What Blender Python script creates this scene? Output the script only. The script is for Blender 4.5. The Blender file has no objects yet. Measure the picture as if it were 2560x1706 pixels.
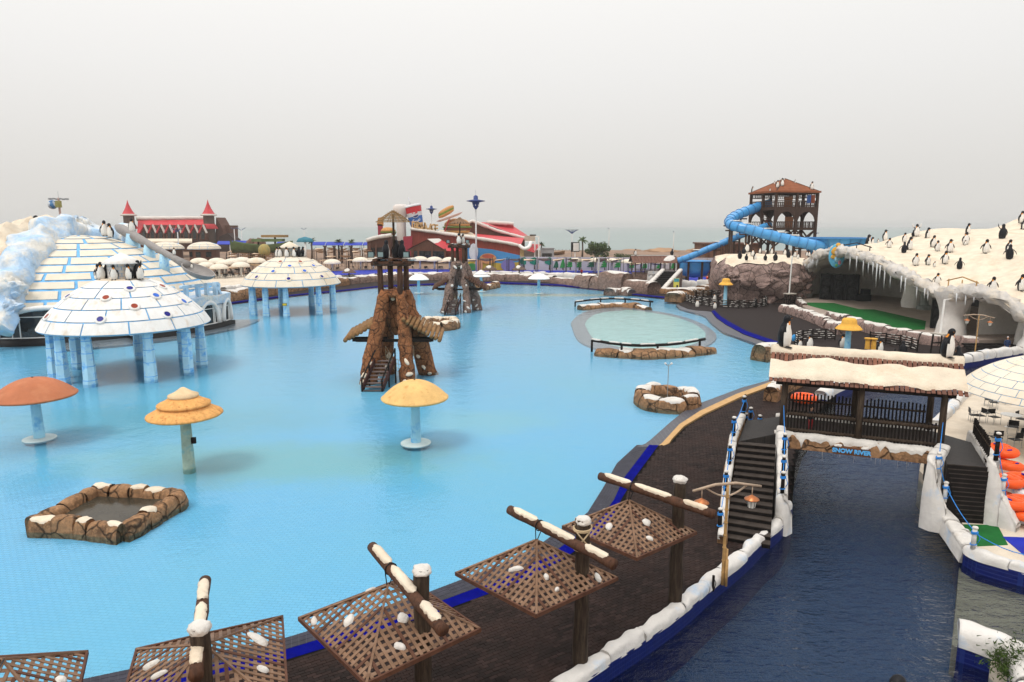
import bpy, bmesh, math, random
from mathutils import Vector, Matrix, noise, Euler
R = math.radians
rnd = random.Random(7)
S = bpy.context.scene
C = S.collection

# ------------------------------------------------------------------ camera
CAM_H = 12.0
FPX = 1707.0                      # focal length in pixels of the 2560 px wide photograph (24 mm)
PITCH = math.atan(288.0 / FPX)
cam_d = bpy.data.cameras.new('camera')
cam_d.sensor_width = 36.0
cam_d.lens = 36.0 * FPX / 2560.0
cam_d.clip_start = 0.1
cam_d.clip_end = 30000.0
cam = bpy.data.objects.new('camera', cam_d)
C.objects.link(cam)
cam.location = (0, 0, CAM_H)
cam.rotation_euler = (math.pi / 2 - PITCH, 0, 0)
S.camera = cam

# ------------------------------------------------------------------ sky: even overcast (brighter towards the zenith), pale dusty air
SUN_EL, SUN_AZ = 58.0, -40.0
W = bpy.data.worlds.new('World')
S.world = W
W.use_nodes = True
nt = W.node_tree
nt.nodes.clear()
N = nt.nodes.new
out = N('ShaderNodeOutputWorld'); bg = N('ShaderNodeBackground')
tc = N('ShaderNodeTexCoord'); sep = N('ShaderNodeSeparateXYZ')
nt.links.new(tc.outputs['Generated'], sep.inputs[0])
rampn = N('ShaderNodeValToRGB')
cr = rampn.color_ramp
cr.elements[0].position = 0.0; cr.elements[0].color = (0.715, 0.694, 0.66, 1)
cr.elements[1].position = 1.0; cr.elements[1].color = (1.58, 1.58, 1.58, 1)
for p_, c_ in ((0.06, (0.74, 0.722, 0.692, 1)), (0.2, (0.86, 0.85, 0.83, 1)), (0.34, (0.97, 0.958, 0.932, 1))):
 e_ = cr.elements.new(p_); e_.color = c_
nt.links.new(sep.outputs['Z'], rampn.inputs[0])
sky = N('ShaderNodeTexSky'); sky.sky_type = 'NISHITA'; sky.sun_disc = False
sky.sun_elevation = R(SUN_EL); sky.sun_rotation = R(SUN_AZ); sky.dust_density = 8.0; sky.air_density = 0.6
skym = N('ShaderNodeVectorMath'); skym.operation = 'SCALE'; skym.inputs['Scale'].default_value = 0.006
nt.links.new(sky.outputs[0], skym.inputs[0])
addn = N('ShaderNodeVectorMath'); addn.operation = 'ADD'
nt.links.new(rampn.outputs[0], addn.inputs[0]); nt.links.new(skym.outputs[0], addn.inputs[1])
nt.links.new(addn.outputs[0], bg.inputs['Color'])
bg.inputs['Strength'].default_value = 1.0
nt.links.new(bg.outputs[0], out.inputs['Surface'])

sun_d = bpy.data.lights.new('sun', 'SUN')
sun_d.energy = 1.4
sun_d.angle = R(18)
sun_d.color = (1.0, 0.95, 0.87)
sun = bpy.data.objects.new('sun', sun_d)
C.objects.link(sun)
_dir = Vector((math.sin(R(SUN_AZ)) * math.cos(R(SUN_EL)), -math.cos(R(SUN_AZ)) * math.cos(R(SUN_EL)), math.sin(R(SUN_EL))))
sun.rotation_euler = _dir.to_track_quat('Z', 'Y').to_euler()
sun.location = (0, 0, 80)

S.view_settings.view_transform = 'Standard'
S.view_settings.look = 'None'
S.view_settings.exposure = 0.0
S.view_settings.gamma = 1.0
S.cycles.max_bounces = 6
S.cycles.transparent_max_bounces = 12
S.cycles.volume_bounces = 0
S.cycles.use_adaptive_sampling = True
S.cycles.adaptive_threshold = 0.02

# ------------------------------------------------------------------ survey helpers: photograph pixel -> place in the world
def ray(px, py):
 u = (px - 1280.0) / FPX; v = -(py - 853.0) / FPX
 return Vector((u, math.cos(PITCH) + v * math.sin(PITCH), -math.sin(PITCH) + v * math.cos(PITCH)))
def G(px, py, z=0.0):
 d = ray(px, py); t = (z - CAM_H) / d.z
 return Vector((d.x * t, d.y * t, z))
def at(px, py, Y):
 d = ray(px, py); t = Y / d.y
 return Vector((d.x * t, Y, CAM_H + d.z * t))
def XY(px, Y):                       # x at depth Y for a column of pixels near the horizon
 return (px - 1280.0) / FPX * Y / math.cos(PITCH)
def lerp(a, b, t): return a + (b - a) * t
def sm(t): t = max(0.0, min(1.0, t)); return t * t * (3 - 2 * t)
def interp(tab, x):
 if x <= tab[0][0]: return tab[0][1]
 for (a, va), (b, vb) in zip(tab, tab[1:]):
  if x <= b: return lerp(va, vb, (x - a) / (b - a))
 return tab[-1][1]
def resample(pts, step, closed=False):
 pts = [Vector(p) for p in pts]
 if closed: pts = pts + [pts[0]]
 o = [pts[0]]; acc = 0.0
 for a, b in zip(pts, pts[1:]):
  L = (b - a).length; s = step - acc
  while s <= L:
   o.append(a.lerp(b, s / L)); s += step
  acc = L - (s - step)
 if not closed and (o[-1] - pts[-1]).length > step * .3: o.append(pts[-1])
 return o
def smooth_path(pts, n=6):
 pts = [Vector(p) for p in pts]; o = []
 for i in range(len(pts) - 1):
  p0 = pts[max(i - 1, 0)]; p1 = pts[i]; p2 = pts[i + 1]; p3 = pts[min(i + 2, len(pts) - 1)]
  for k in range(n):
   t = k / n
   o.append(0.5 * ((2 * p1) + (p2 - p0) * t + (2 * p0 - 5 * p1 + 4 * p2 - p3) * t * t + (3 * p1 - p0 - 3 * p2 + p3) * t ** 3))
 o.append(pts[-1])
 return o

# ------------------------------------------------------------------ materials
MATS = {}
def _mix(nt, f, a, b, blend='MIX'):
 m = nt.nodes.new('ShaderNodeMix'); m.data_type = 'RGBA'; m.blend_type = blend
 for sock, v in ((m.inputs[0], f), (m.inputs[6], a), (m.inputs[7], b)):
  if isinstance(v, (int, float)): sock.default_value = v
  elif isinstance(v, tuple): sock.default_value = v if len(v) == 4 else (*v, 1)
  else: nt.links.new(v, sock)
 return m.outputs[2]
def _noise(nt, vec, scale, detail=4, rough=.6, dim='3D'):
 n = nt.nodes.new('ShaderNodeTexNoise'); n.inputs['Scale'].default_value = scale
 n.inputs['Detail'].default_value = detail; n.inputs['Roughness'].default_value = rough
 nt.links.new(vec, n.inputs['Vector']); return n.outputs['Fac']
def _ramp(nt, fac, a, b):
 m = nt.nodes.new('ShaderNodeMapRange'); m.inputs[1].default_value = a; m.inputs[2].default_value = b
 m.clamp = True; nt.links.new(fac, m.inputs[0]); return m.outputs[0]
def newmat(name):
 m = bpy.data.materials.new(name); m.use_nodes = True; nt = m.node_tree
 p = nt.nodes['Principled BSDF']; tc = nt.nodes.new('ShaderNodeTexCoord')
 return m, nt, p, tc
def vec_of(nt, tc, stretch=None, world=True):
 src = tc.outputs['Object']
 if world:
  g = nt.nodes.new('ShaderNodeNewGeometry'); src = g.outputs['Position']
 if stretch:
  mp = nt.nodes.new('ShaderNodeMapping'); mp.inputs['Scale'].default_value = stretch
  nt.links.new(src, mp.inputs[0]); src = mp.outputs[0]
 return src
def bump(nt, p, h, strength=.4, dist=.02):
 b = nt.nodes.new('ShaderNodeBump'); b.inputs['Strength'].default_value = strength; b.inputs['Distance'].default_value = dist
 nt.links.new(h, b.inputs['Height'])
 nt.links.new(b.outputs[0], p.inputs['Normal']); return b
def M(name, col, rough=.6, var=.18, scale=2.0, col2=None, c2lo=.5, c2hi=.72, s2=1.2, bmp=.25, bsc=18.0, bdist=.02, stretch=None, metal=0.0, spec=.15, world=True):
 """plain painted / plastered / wooden surface: colour with blotches, optional second colour of wear, fine relief"""
 if name in MATS: return MATS[name]
 m, nt, p, tc = newmat(name)
 v = vec_of(nt, tc, stretch, world)
 lo = tuple(max(0, c * (1 - var)) for c in col); hi = tuple(min(1, c * (1 + var)) for c in col)
 n1 = _noise(nt, v, scale, 5)
 c = _mix(nt, _ramp(nt, n1, .3, .7), lo, hi)
 if col2:
  n2 = _noise(nt, v, s2, 5, .65)
  c = _mix(nt, _ramp(nt, n2, c2lo, c2hi), c, col2)
 nt.links.new(c, p.inputs['Base Color'])
 p.inputs['Roughness'].default_value = rough; p.inputs['Metallic'].default_value = metal
 p.inputs['Specular IOR Level'].default_value = spec
 if bmp:
  n3 = _noise(nt, v, bsc, 4)
  bump(nt, p, n3, bmp, bdist)
 MATS[name] = m; return m
def rock_mat(name, col, dark, crack=.35, cs=1.2, light=None):
 if name in MATS: return MATS[name]
 m, nt, p, tc = newmat(name)
 v = vec_of(nt, tc)
 n1 = _noise(nt, v, 1.3, 6, .65); n2 = _noise(nt, v, 6.0, 5, .7)
 c = _mix(nt, _ramp(nt, n1, .32, .68), dark, col)
 c = _mix(nt, _ramp(nt, n2, .45, .75), c, light or tuple(min(1, x * 1.5) for x in col))
 dv = nt.nodes.new('ShaderNodeVectorMath'); dv.operation = 'ADD'
 sc = nt.nodes.new('ShaderNodeVectorMath'); sc.operation = 'SCALE'; sc.inputs['Scale'].default_value = .35
 nn = nt.nodes.new('ShaderNodeTexNoise'); nn.inputs['Scale'].default_value = 2.0; nt.links.new(v, nn.inputs['Vector'])
 nt.links.new(nn.outputs['Color'], sc.inputs[0]); nt.links.new(v, dv.inputs[0]); nt.links.new(sc.outputs[0], dv.inputs[1])
 vo = nt.nodes.new('ShaderNodeTexVoronoi'); vo.feature = 'DISTANCE_TO_EDGE'; vo.inputs['Scale'].default_value = cs
 nt.links.new(dv.outputs[0], vo.inputs['Vector'])
 cf = _ramp(nt, vo.outputs['Distance'], 0.0, .05)
 ckc = tuple(x * crack for x in dark)
 c = _mix(nt, cf, ckc, c)
 nt.links.new(c, p.inputs['Base Color'])
 p.inputs['Roughness'].default_value = .8; p.inputs['Specular IOR Level'].default_value = .25
 h = nt.nodes.new('ShaderNodeMath'); h.operation = 'MULTIPLY_ADD'; h.inputs[1].default_value = .6
 nt.links.new(n2, h.inputs[0]); nt.links.new(cf, h.inputs[2])
 bump(nt, p, h.outputs[0], .7, .06)
 MATS[name] = m; return m
def brick_mat(name, c1, c2, mortar, bw, bh, ms=.01, rough=.7, off=.5, stain=None, rot=0.0, bs=.5, scale=1.0, spec=.4, sc=.25, coord='world'):
 if name in MATS: return MATS[name]
 m, nt, p, tc = newmat(name)
 v = vec_of(nt, tc)
 if coord == 'vert':          # running length across, height up
  sp = nt.nodes.new('ShaderNodeSeparateXYZ'); nt.links.new(v, sp.inputs[0]); ad = nt.nodes.new('ShaderNodeMath'); ad.operation = 'ADD'
  nt.links.new(sp.outputs[0], ad.inputs[0]); nt.links.new(sp.outputs[1], ad.inputs[1]); cb = nt.nodes.new('ShaderNodeCombineXYZ'); nt.links.new(ad.outputs[0], cb.inputs[0]); nt.links.new(sp.outputs[2], cb.inputs[1]); v = cb.outputs[0]
 mp = nt.nodes.new('ShaderNodeMapping'); mp.inputs['Rotation'].default_value = (0, 0, rot)
 nt.links.new(v, mp.inputs[0])
 b = nt.nodes.new('ShaderNodeTexBrick'); nt.links.new(mp.outputs[0], b.inputs['Vector'])
 b.inputs['Color1'].default_value = (*c1, 1); b.inputs['Color2'].default_value = (*c2, 1); b.inputs['Mortar'].default_value = (*mortar, 1)
 b.inputs['Scale'].default_value = scale; b.inputs['Mortar Size'].default_value = ms; b.inputs['Brick Width'].default_value = bw; b.inputs['Row Height'].default_value = bh
 b.offset = off
 c = b.outputs['Color']
 n1 = _noise(nt, v, 3.0, 5); c = _mix(nt, .35, c, _mix(nt, _ramp(nt, n1, .3, .7), (.35, .35, .35), (1, 1, 1)), 'MULTIPLY')
 if stain:
  n2 = _noise(nt, v, sc, 5, .6); c = _mix(nt, _ramp(nt, n2, .45, .7), c, stain)
 nt.links.new(c, p.inputs['Base Color'])
 p.inputs['Roughness'].default_value = rough; p.inputs['Specular IOR Level'].default_value = spec
 iv = nt.nodes.new('ShaderNodeMath'); iv.operation = 'SUBTRACT'; iv.inputs[0].default_value = 1.0
 nt.links.new(b.outputs['Fac'], iv.inputs[1]); bump(nt, p, iv.outputs[0], bs, .01)
 MATS[name] = m; return m
def water_mat(name, tint, wave, ws, rough=.03, dist=.05, stretch=None, w2=0.0, ws2=3.0):
 """clear sheet of water: Fresnel mirror over what lies below, tinted by the depth of water"""
 if name in MATS: return MATS[name]
 m, nt, p, tc = newmat(name)
 nt.nodes.remove(p)
 v = vec_of(nt, tc, stretch)
 n1 = _noise(nt, v, ws, 4, .55)
 n2 = _noise(nt, v, ws2, 3, .5)
 h = nt.nodes.new('ShaderNodeMath'); h.operation = 'MULTIPLY_ADD'; h.inputs[1].default_value = w2
 nt.links.new(n2, h.inputs[0]); nt.links.new(n1, h.inputs[2])
 b = nt.nodes.new('ShaderNodeBump'); b.inputs['Strength'].default_value = wave; b.inputs['Distance'].default_value = dist
 nt.links.new(h.outputs[0], b.inputs['Height'])
 fr = nt.nodes.new('ShaderNodeFresnel'); fr.inputs['IOR'].default_value = 1.333; nt.links.new(b.outputs[0], fr.inputs['Normal'])
 tr = nt.nodes.new('ShaderNodeBsdfTransparent'); tr.inputs['Color'].default_value = (*tint, 1)
 gl = nt.nodes.new('ShaderNodeBsdfGlossy'); gl.inputs['Roughness'].default_value = rough; nt.links.new(b.outputs[0], gl.inputs['Normal'])
 mx = nt.nodes.new('ShaderNodeMixShader')
 nt.links.new(fr.outputs[0], mx.inputs[0]); nt.links.new(tr.outputs[0], mx.inputs[1]); nt.links.new(gl.outputs[0], mx.inputs[2])
 nt.links.new(mx.outputs[0], nt.nodes['Material Output'].inputs['Surface'])
 MATS[name] = m; return m

SNOW = M('snow_plaster', (.69, .595, .47), .9, .12, .9, col2=(.56, .43, .30), c2lo=.50, c2hi=.82, s2=.6, bmp=.9, bsc=6, bdist=.07)
SNOWW = M('white_snow_plaster', (.64, .605, .56), .9, .12, 2.0, col2=(.50, .42, .34), c2lo=.58, c2hi=.80, s2=1.9, bmp=1.0, bsc=9, bdist=.05)
ICEW = M('ice_rock_paint', (.63, .60, .565), .8, .08, 1.5, col2=(.34, .52, .74), c2lo=.56, c2hi=.80, s2=.9, bmp=.6, bsc=5, bdist=.06)
ICEB = M('blue_ice_paint', (.40, .56, .74), .8, .22, .8, col2=(.72, .69, .63), c2lo=.44, c2hi=.62, s2=.35, bmp=.9, bsc=1.6, bdist=.25)
ICEP = M('pillar_ice_paint', (.42, .66, .80), .7, .12, .8, col2=(.08, .34, .72), c2lo=.50, c2hi=.70, s2=1.6, bmp=.3, bsc=6)
CREAM = M('igloo_block_plaster', (.72, .65, .54), .85, .09, .7, col2=(.58, .44, .28), c2lo=.52, c2hi=.82, s2=.35, stretch=(1.6, 1.6, .5), bmp=.35, bsc=9, bdist=.02)
WHITEB = M('white_block_plaster', (.75, .735, .71), .85, .08, .8, col2=(.60, .47, .33), c2lo=.53, c2hi=.80, s2=.6, stretch=(1.8, 1.8, .45), bmp=.35, bsc=9, bdist=.02)
GROUT = M('blue_joint_paint', (.17, .44, .76), .8, .2, 2.0)
WHITE = M('white_paint', (.78, .77, .74), .5, .05, 2.0)
POLEB = M('pale_blue_pole_paint', (.30, .58, .74), .45, .12, 1.2, col2=(.10, .36, .66), c2lo=.5, c2hi=.7, s2=1.5)
LOG = M('dark_log_wood', (.036, .024, .017), .8, .45, 3.0, col2=(.085, .062, .042), c2lo=.45, c2hi=.75, s2=2.0, stretch=(6, 6, .7), bmp=.5, bsc=6)
LOGR = M('brown_log_wood', (.085, .040, .024), .75, .35, 3.0, col2=(.04, .022, .016), stretch=(5, 5, .8), bmp=.4, bsc=6)
SLAT = M('slat_wood', (.19, .11, .068), .6, .3, 4.0, col2=(.26, .165, .11), c2lo=.5, c2hi=.7, s2=3, bmp=.25, bsc=25)
SLATD = M('dark_slat_wood', (.10, .045, .028), .65, .3, 4.0, bmp=.25, bsc=25)
FENCE = M('fence_dark_wood', (.012, .0085, .007), .7, .4, 4.0, bmp=.3, bsc=20)
BLACK = M('black_rubber', (.012, .012, .013), .5, .3, 5)
BLUEP = M('deep_blue_paint', (.001, .003, .16), .85, .25, 2.0, bmp=.1, spec=.03)
BLUET = M('blue_floor_mat', (.006, .02, .32), .6, .2, 1.0)
ROPE = M('blue_rope', (.03, .22, .62), .6, .2, 8)
STRAW = M('straw_rope', (.48, .36, .22), .7, .2, 8)
BAMBOO = M('bamboo', (.42, .25, .10), .45, .25, 6, bmp=.2)
PALEWOOD = M('pale_driftwood', (.40, .30, .22), .6, .2, 6, bmp=.2)
ORANGE = M('orange_vinyl', (.78, .10, .02), .35, .1, 2, bmp=0)
TUBEW = M('white_vinyl', (.72, .74, .78), .35, .06, 2, col2=(.25, .45, .75), c2lo=.56, c2hi=.62, s2=4, bmp=0)
RED = M('red_roof_sheet', (.52, .045, .055), .5, .15, .6, bmp=.2)
REDW = M('red_board_wall', (.25, .048, .030), .65, .22, 1.0, stretch=(3, 3, .4), bmp=.3, bsc=5)
BROWNW = M('brown_board_wall', (.115, .048, .030), .65, .25, 1.5, stretch=(3, 3, .5))
CONC = M('beige_concrete', (.60, .52, .42), .8, .1, .8, col2=(.44, .36, .27), c2lo=.5, c2hi=.8, s2=.35, bmp=.15)
CONCG = M('grey_concrete', (.30, .27, .24), .8, .15, .8)
SAND = M('sand', (.36, .22, .13), .9, .15, .15, col2=(.27, .15, .09), c2lo=.45, c2hi=.7, s2=.05)
ROCKB = rock_mat('brown_rock', (.30, .165, .082), (.12, .065, .034), .3, .95)
ROCKO = rock_mat('orange_rock', (.29, .115, .045), (.085, .032, .014), .25, 1.5)
ROCKG = rock_mat('greybrown_rock', (.25, .165, .13), (.10, .066, .055), .35, 1.3)
ROCKW = rock_mat('mauve_rock', (.29, .20, .175), (.14, .095, .082), .35, .6)
SLIDE = M('blue_fibreglass', (.07, .32, .66), .22, .1, .4, col2=(.045, .22, .50), c2lo=.5, c2hi=.8, s2=.5, bmp=0, spec=.5)
SAIL = M('beige_sailcloth', (.62, .46, .32), .8, .1, 1.0, bmp=.1)
GLASS = M('dark_window_glass', (.012, .016, .018), .06, .3, 1.0, bmp=0, spec=.6)
YELLOW = M('yellow_plaster', (.74, .40, .07), .75, .12, 3, bmp=.8, bsc=22, bdist=.04)
GREEN = M('green_carpet', (.012, .115, .025), .95, .2, 1.5, bmp=.3, bsc=60)
PBLACK = M('penguin_black', (.012, .012, .015), .45, .3, 6, bmp=.1)
PWHITE = M('penguin_white', (.74, .71, .66), .6, .08, 6, bmp=.1)
PYEL = M('penguin_orange', (.72, .26, .03), .5, .15, 6, bmp=.1)
STEEL = M('galvanised_steel', (.36, .37, .38), .4, .1, 4, metal=.6, bmp=0)
GREYP = M('grey_spoon_paint', (.27, .25, .24), .5, .12, 1.2)
NAVY = M('navy_lamp_paint', (.035, .06, .20), .4, .15, 2)

# ------------------------------------------------------------------ mesh builder
class MB:
 def __init__(s):
  s.v = []; s.f = []; s.mi = []; s.mats = []
 def slot(s, m):
  if m not in s.mats: s.mats.append(m)
  return s.mats.index(m)
 def add(s, vs, fs, m):
  k = s.slot(m); o = len(s.v)
  s.v.extend([Vector(v) for v in vs]); s.f.extend([tuple(i + o for i in f) for f in fs]); s.mi.extend([k] * len(fs)); return s
 def box(s, c, size, m, rz=0.0, mx=None):
  hx, hy, hz = size[0] / 2, size[1] / 2, size[2] / 2
  rot = mx or Matrix.Rotation(rz, 3, 'Z'); c = Vector(c)
  vs = [c + rot @ Vector((x * hx, y * hy, z * hz)) for x in (-1, 1) for y in (-1, 1) for z in (-1, 1)]
  return s.add(vs, [(0, 1, 3, 2), (4, 6, 7, 5), (0, 4, 5, 1), (2, 3, 7, 6), (0, 2, 6, 4), (1, 5, 7, 3)], m)
 def bar(s, a, b, w, h, m, up=(0, 0, 1)):
  a = Vector(a); b = Vector(b); d = (b - a); L = d.length; d.normalize()
  u = Vector(up); x = d.cross(u)
  if x.length < 1e-4: x = d.cross(Vector((1, 0, 0)))
  x.normalize(); u = x.cross(d).normalized()
  return s.box((a + b) / 2, (L, w, h), m, mx=Matrix((d, x, u)).transposed())
 def tube(s, pts, r, m, seg=8, cap=True, closed=False, wob=0.0, seed=0):
  pts = [Vector(p) for p in pts]; n = len(pts); rs = r if isinstance(r, (list, tuple)) else [r] * n
  vs = []; fs = []; prev = None
  for i, p in enumerate(pts):
   if closed: d = pts[(i + 1) % n] - pts[i - 1]
   else: d = pts[min(i + 1, n - 1)] - pts[max(i - 1, 0)]
   if d.length < 1e-9: d = Vector((0, 0, 1))
   d.normalize()
   if prev is None:
    x = d.cross(Vector((0, 0, 1)))
    if x.length < 1e-3: x = d.cross(Vector((1, 0, 0)))
    x.normalize()
   else:
    x = (prev - d * prev.dot(d))
    if x.length < 1e-5: x = d.orthogonal()
    x.normalize()
   prev = x; y = d.cross(x)
   for k in range(seg):
    a = 2 * math.pi * k / seg; rr = rs[i]
    q = p + (x * math.cos(a) + y * math.sin(a)) * rr
    if wob:
     q = q + noise.noise_vector(q * 1.7 + Vector((seed * 3.1, 0, 0))) * wob
    vs.append(q)
  for i in range(n if closed else n - 1):
   j = (i + 1) % n
   for k in range(seg):
    k2 = (k + 1) % seg
    fs.append((i * seg + k, i * seg + k2, j * seg + k2, j * seg + k))
  if cap and not closed:
   fs.append(tuple(range(seg))[::-1]); fs.append(tuple((n - 1) * seg + k for k in range(seg)))
  return s.add(vs, fs, m)
 def lathe(s, prof, m, seg=24, c=(0, 0, 0), a0=0.0, a1=2 * math.pi, sx=1.0, sy=1.0, mfun=None):
  c = Vector(c); full = abs(a1 - a0 - 2 * math.pi) < 1e-6; n = seg if full else seg + 1
  vs = []
  for (r, z) in prof:
   for k in range(n):
    a = a0 + (a1 - a0) * k / seg
    vs.append(c + Vector((r * math.cos(a) * sx, r * math.sin(a) * sy, z)))
  fs = []
  for i in range(len(prof) - 1):
   for k in range(seg):
    k2 = (k + 1) % n if full else k + 1
    fs.append((i * n + k, i * n + k2, (i + 1) * n + k2, (i + 1) * n + k))
  return s.add(vs, fs, m)
 def prism(s, poly, z0, z1, m, mtop=None):
  n = len(poly)
  ar = sum(poly[i][0] * poly[(i + 1) % n][1] - poly[(i + 1) % n][0] * poly[i][1] for i in range(n))
  if ar < 0: poly = poly[::-1]
  vs = [(p[0], p[1], z0) for p in poly] + [(p[0], p[1], z1) for p in poly]
  s.add(vs, [(i, (i + 1) % n, n + (i + 1) % n, n + i) for i in range(n)] + [tuple(range(n))[::-1]], m)
  s.add([(p[0], p[1], z1) for p in poly], [tuple(range(n))], mtop or m); return s
 def extr(s, poly3, off, m):
  """flat polygon (3d points) thickened along off"""
  n = len(poly3); off = Vector(off)
  vs = [Vector(p) for p in poly3] + [Vector(p) + off for p in poly3]
  return s.add(vs, [tuple(range(n)), tuple(range(n, 2 * n))[::-1]] + [(i, n + i, n + (i + 1) % n, (i + 1) % n) for i in range(n)], m)
 def blob(s, c, rad, m, sub=2, amp=.25, fr=1.0, seed=0, flat=None, mx=None):
  bm = bmesh.new(); bmesh.ops.create_icosphere(bm, subdivisions=sub, radius=1.0)
  c = Vector(c); vs = []
  for v in bm.verts:
   d = v.co.normalized()
   k = 1 + amp * noise.noise(d * 1.6 * fr + Vector((seed * 7.3, seed * 1.7, 0))) + amp * .5 * noise.noise(d * 4.1 * fr + Vector((0, seed * 5.1, 3)))
   q = Vector((d.x * rad[0] * k, d.y * rad[1] * k, d.z * rad[2] * k))
   if flat is not None and q.z < flat: q.z = flat
   if mx: q = mx @ q
   vs.append(c + q)
  s.add(vs, [tuple(v.index for v in f.verts) for f in bm.faces], m); bm.free(); return s
 def grid(s, fn, nu, nv, m, flip=False):
  vs = [fn(i / nu, j / nv) for i in range(nu + 1) for j in range(nv + 1)]
  fs = []
  for i in range(nu):
   for j in range(nv):
    a = i * (nv + 1) + j; q = (a, a + nv + 1, a + nv + 2, a + 1)
    fs.append(q[::-1] if flip else q)
  return s.add(vs, fs, m)
 def mesh(s, name, smooth=False, org=None):
  me = bpy.data.meshes.new(name)
  o = Vector(org) if org is not None else Vector((0, 0, 0))
  me.from_pydata([tuple(v - o) for v in s.v], [], s.f)
  for m in s.mats: me.materials.append(m)
  if len(s.mats) > 1: me.polygons.foreach_set('material_index', s.mi)
  if smooth: me.polygons.foreach_set('use_smooth', [True] * len(s.f))
  me.update(); return me
 def build(s, name, parent=None, smooth=False, world=False, auto=None):
  """one mesh object. world: coordinates are in world space, moved into the parent's space"""
  if parent is None:
   xs = [v.x for v in s.v]; ys = [v.y for v in s.v]; zs = [v.z for v in s.v]
   org = Vector(((min(xs) + max(xs)) / 2, (min(ys) + max(ys)) / 2, min(zs)))
   me = s.mesh(name, smooth, org); o = bpy.data.objects.new(name, me); o.location = org
  else:
   org = None
   if world: org = wloc(parent)
   me = s.mesh(name, smooth, org); o = bpy.data.objects.new(name, me); o.parent = parent
  C.objects.link(o); return o
def wloc(o):
 p = Vector((0, 0, 0))
 while o is not None:
  p += Vector(o.location); o = o.parent
 return p
def tag(o, label=None, cat=None, group=None, kind=None):
 if label: o['label'] = label
 if cat: o['category'] = cat
 if group: o['group'] = group
 if kind: o['kind'] = kind
 return o
def thing(name, label, cat, loc=(0, 0, 0), rz=0.0, group=None, scale=1.0):
 o = bpy.data.objects.new(name, None); C.objects.link(o)
 o.location = loc; o.rotation_euler = (0, 0, rz); o.empty_display_size = .3
 if scale != 1.0: o.scale = (scale, scale, scale)
 return tag(o, label, cat, group)
def one(mb, name, label, cat, group=None, smooth=False):
 return tag(mb.build(name, None, smooth), label, cat, group)
def struct(mb, name, smooth=False, parent=None):
 o = mb.build(name, parent, smooth, world=parent is not None)
 if parent is None: o['kind'] = 'structure'
 return o
def inst(name, me, parent, loc=(0, 0, 0), rot=(0, 0, 0), scale=(1, 1, 1)):
 """a piece that shares its mesh with its likes"""
 o = bpy.data.objects.new(name, me); C.objects.link(o); o.parent = parent
 o.location = loc; o.rotation_euler = rot; o.scale = scale; return o
def dup(root, loc=None, rz=None, label=None, group=None, scale=None, skip=()):
 r = root.copy(); C.objects.link(r)
 if loc is not None: r.location = loc
 if rz is not None: r.rotation_euler = (0, 0, rz)
 if scale is not None: r.scale = (scale,) * 3
 if label: r['label'] = label
 if group: r['group'] = group
 for ch in list(root.children):
  if ch.name.split('.')[0] in skip: continue
  c = ch.copy(); C.objects.link(c); c.parent = r
  for g in list(ch.children):
   d = g.copy(); C.objects.link(d); d.parent = c
 return r
def text_mesh(txt, size, depth, mat, align='CENTER', bevel=0.0):
 cu = bpy.data.curves.new('lettering', 'FONT'); cu.body = txt; cu.size = size; cu.extrude = depth; cu.align_x = align
 cu.bevel_depth = bevel; cu.offset = size * .02
 o = bpy.data.objects.new('lettering', cu); C.objects.link(o)
 bpy.context.view_layer.update()
 me = bpy.data.meshes.new_from_object(o.evaluated_get(bpy.context.evaluated_depsgraph_get()))
 bpy.data.objects.remove(o); bpy.data.curves.remove(cu)
 me.materials.clear(); me.materials.append(mat); return me
# ================================================================== THE SETTING
def GL(pts, z=0.0): return [G(x, y, z) for x, y in pts]
def xy(ps): return [(p.x, p.y) for p in ps]

# --- ground sheet, sea
b = MB(); b.add([(-9000, -400, -2.4), (9000, -400, -2.4), (9000, 14000, -2.4), (-9000, 14000, -2.4)], [(0, 1, 2, 3)], SAND); struct(b, 'ground')
m, nt_, p_, tc_ = newmat('sea_water')
v_ = vec_of(nt_, tc_, (1, .35, 1)); v2_ = vec_of(nt_, tc_, (.02, .1, 1))
n_ = _noise(nt_, v_, .35, 5, .6); n2_ = _noise(nt_, v2_, .3, 4)
nt_.links.new(_mix(nt_, _ramp(nt_, n2_, .3, .7), (.155, .215, .205), (.21, .268, .255)), p_.inputs['Base Color'])
p_.inputs['Roughness'].default_value = .35; p_.inputs['Specular IOR Level'].default_value = .3
bump(nt_, p_, n_, .5, .5)
b = MB(); b.add([(-9000, 300, -1.2), (9000, 300, -1.2), (9000, 13800, -1.2), (-9000, 13800, -1.2)], [(0, 1, 2, 3)], m); struct(b, 'sea')

# --- pool: tiled floor, water
m, nt_, p_, tc_ = newmat('pool_floor_tiles')
v_ = vec_of(nt_, tc_)
mp_ = nt_.nodes.new('ShaderNodeMapping'); mp_.inputs['Rotation'].default_value = (0, 0, .10); nt_.links.new(v_, mp_.inputs[0])
br_ = nt_.nodes.new('ShaderNodeTexBrick'); nt_.links.new(mp_.outputs[0], br_.inputs['Vector'])
br_.inputs['Color1'].default_value = (.18, .495, .705, 1); br_.inputs['Color2'].default_value = (.21, .54, .74, 1); br_.inputs['Mortar'].default_value = (.09, .29, .42, 1)
br_.inputs['Scale'].default_value = 1.0; br_.inputs['Mortar Size'].default_value = .010; br_.inputs['Brick Width'].default_value = .30; br_.inputs['Row Height'].default_value = .15
n1_ = _noise(nt_, v_, .055, 4, .5); n2_ = _noise(nt_, v_, .5, 5)
c_ = _mix(nt_, _ramp(nt_, n2_, .3, .75), br_.outputs['Color'], _mix(nt_, .5, br_.outputs['Color'], (.15, .455, .68)))
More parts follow.
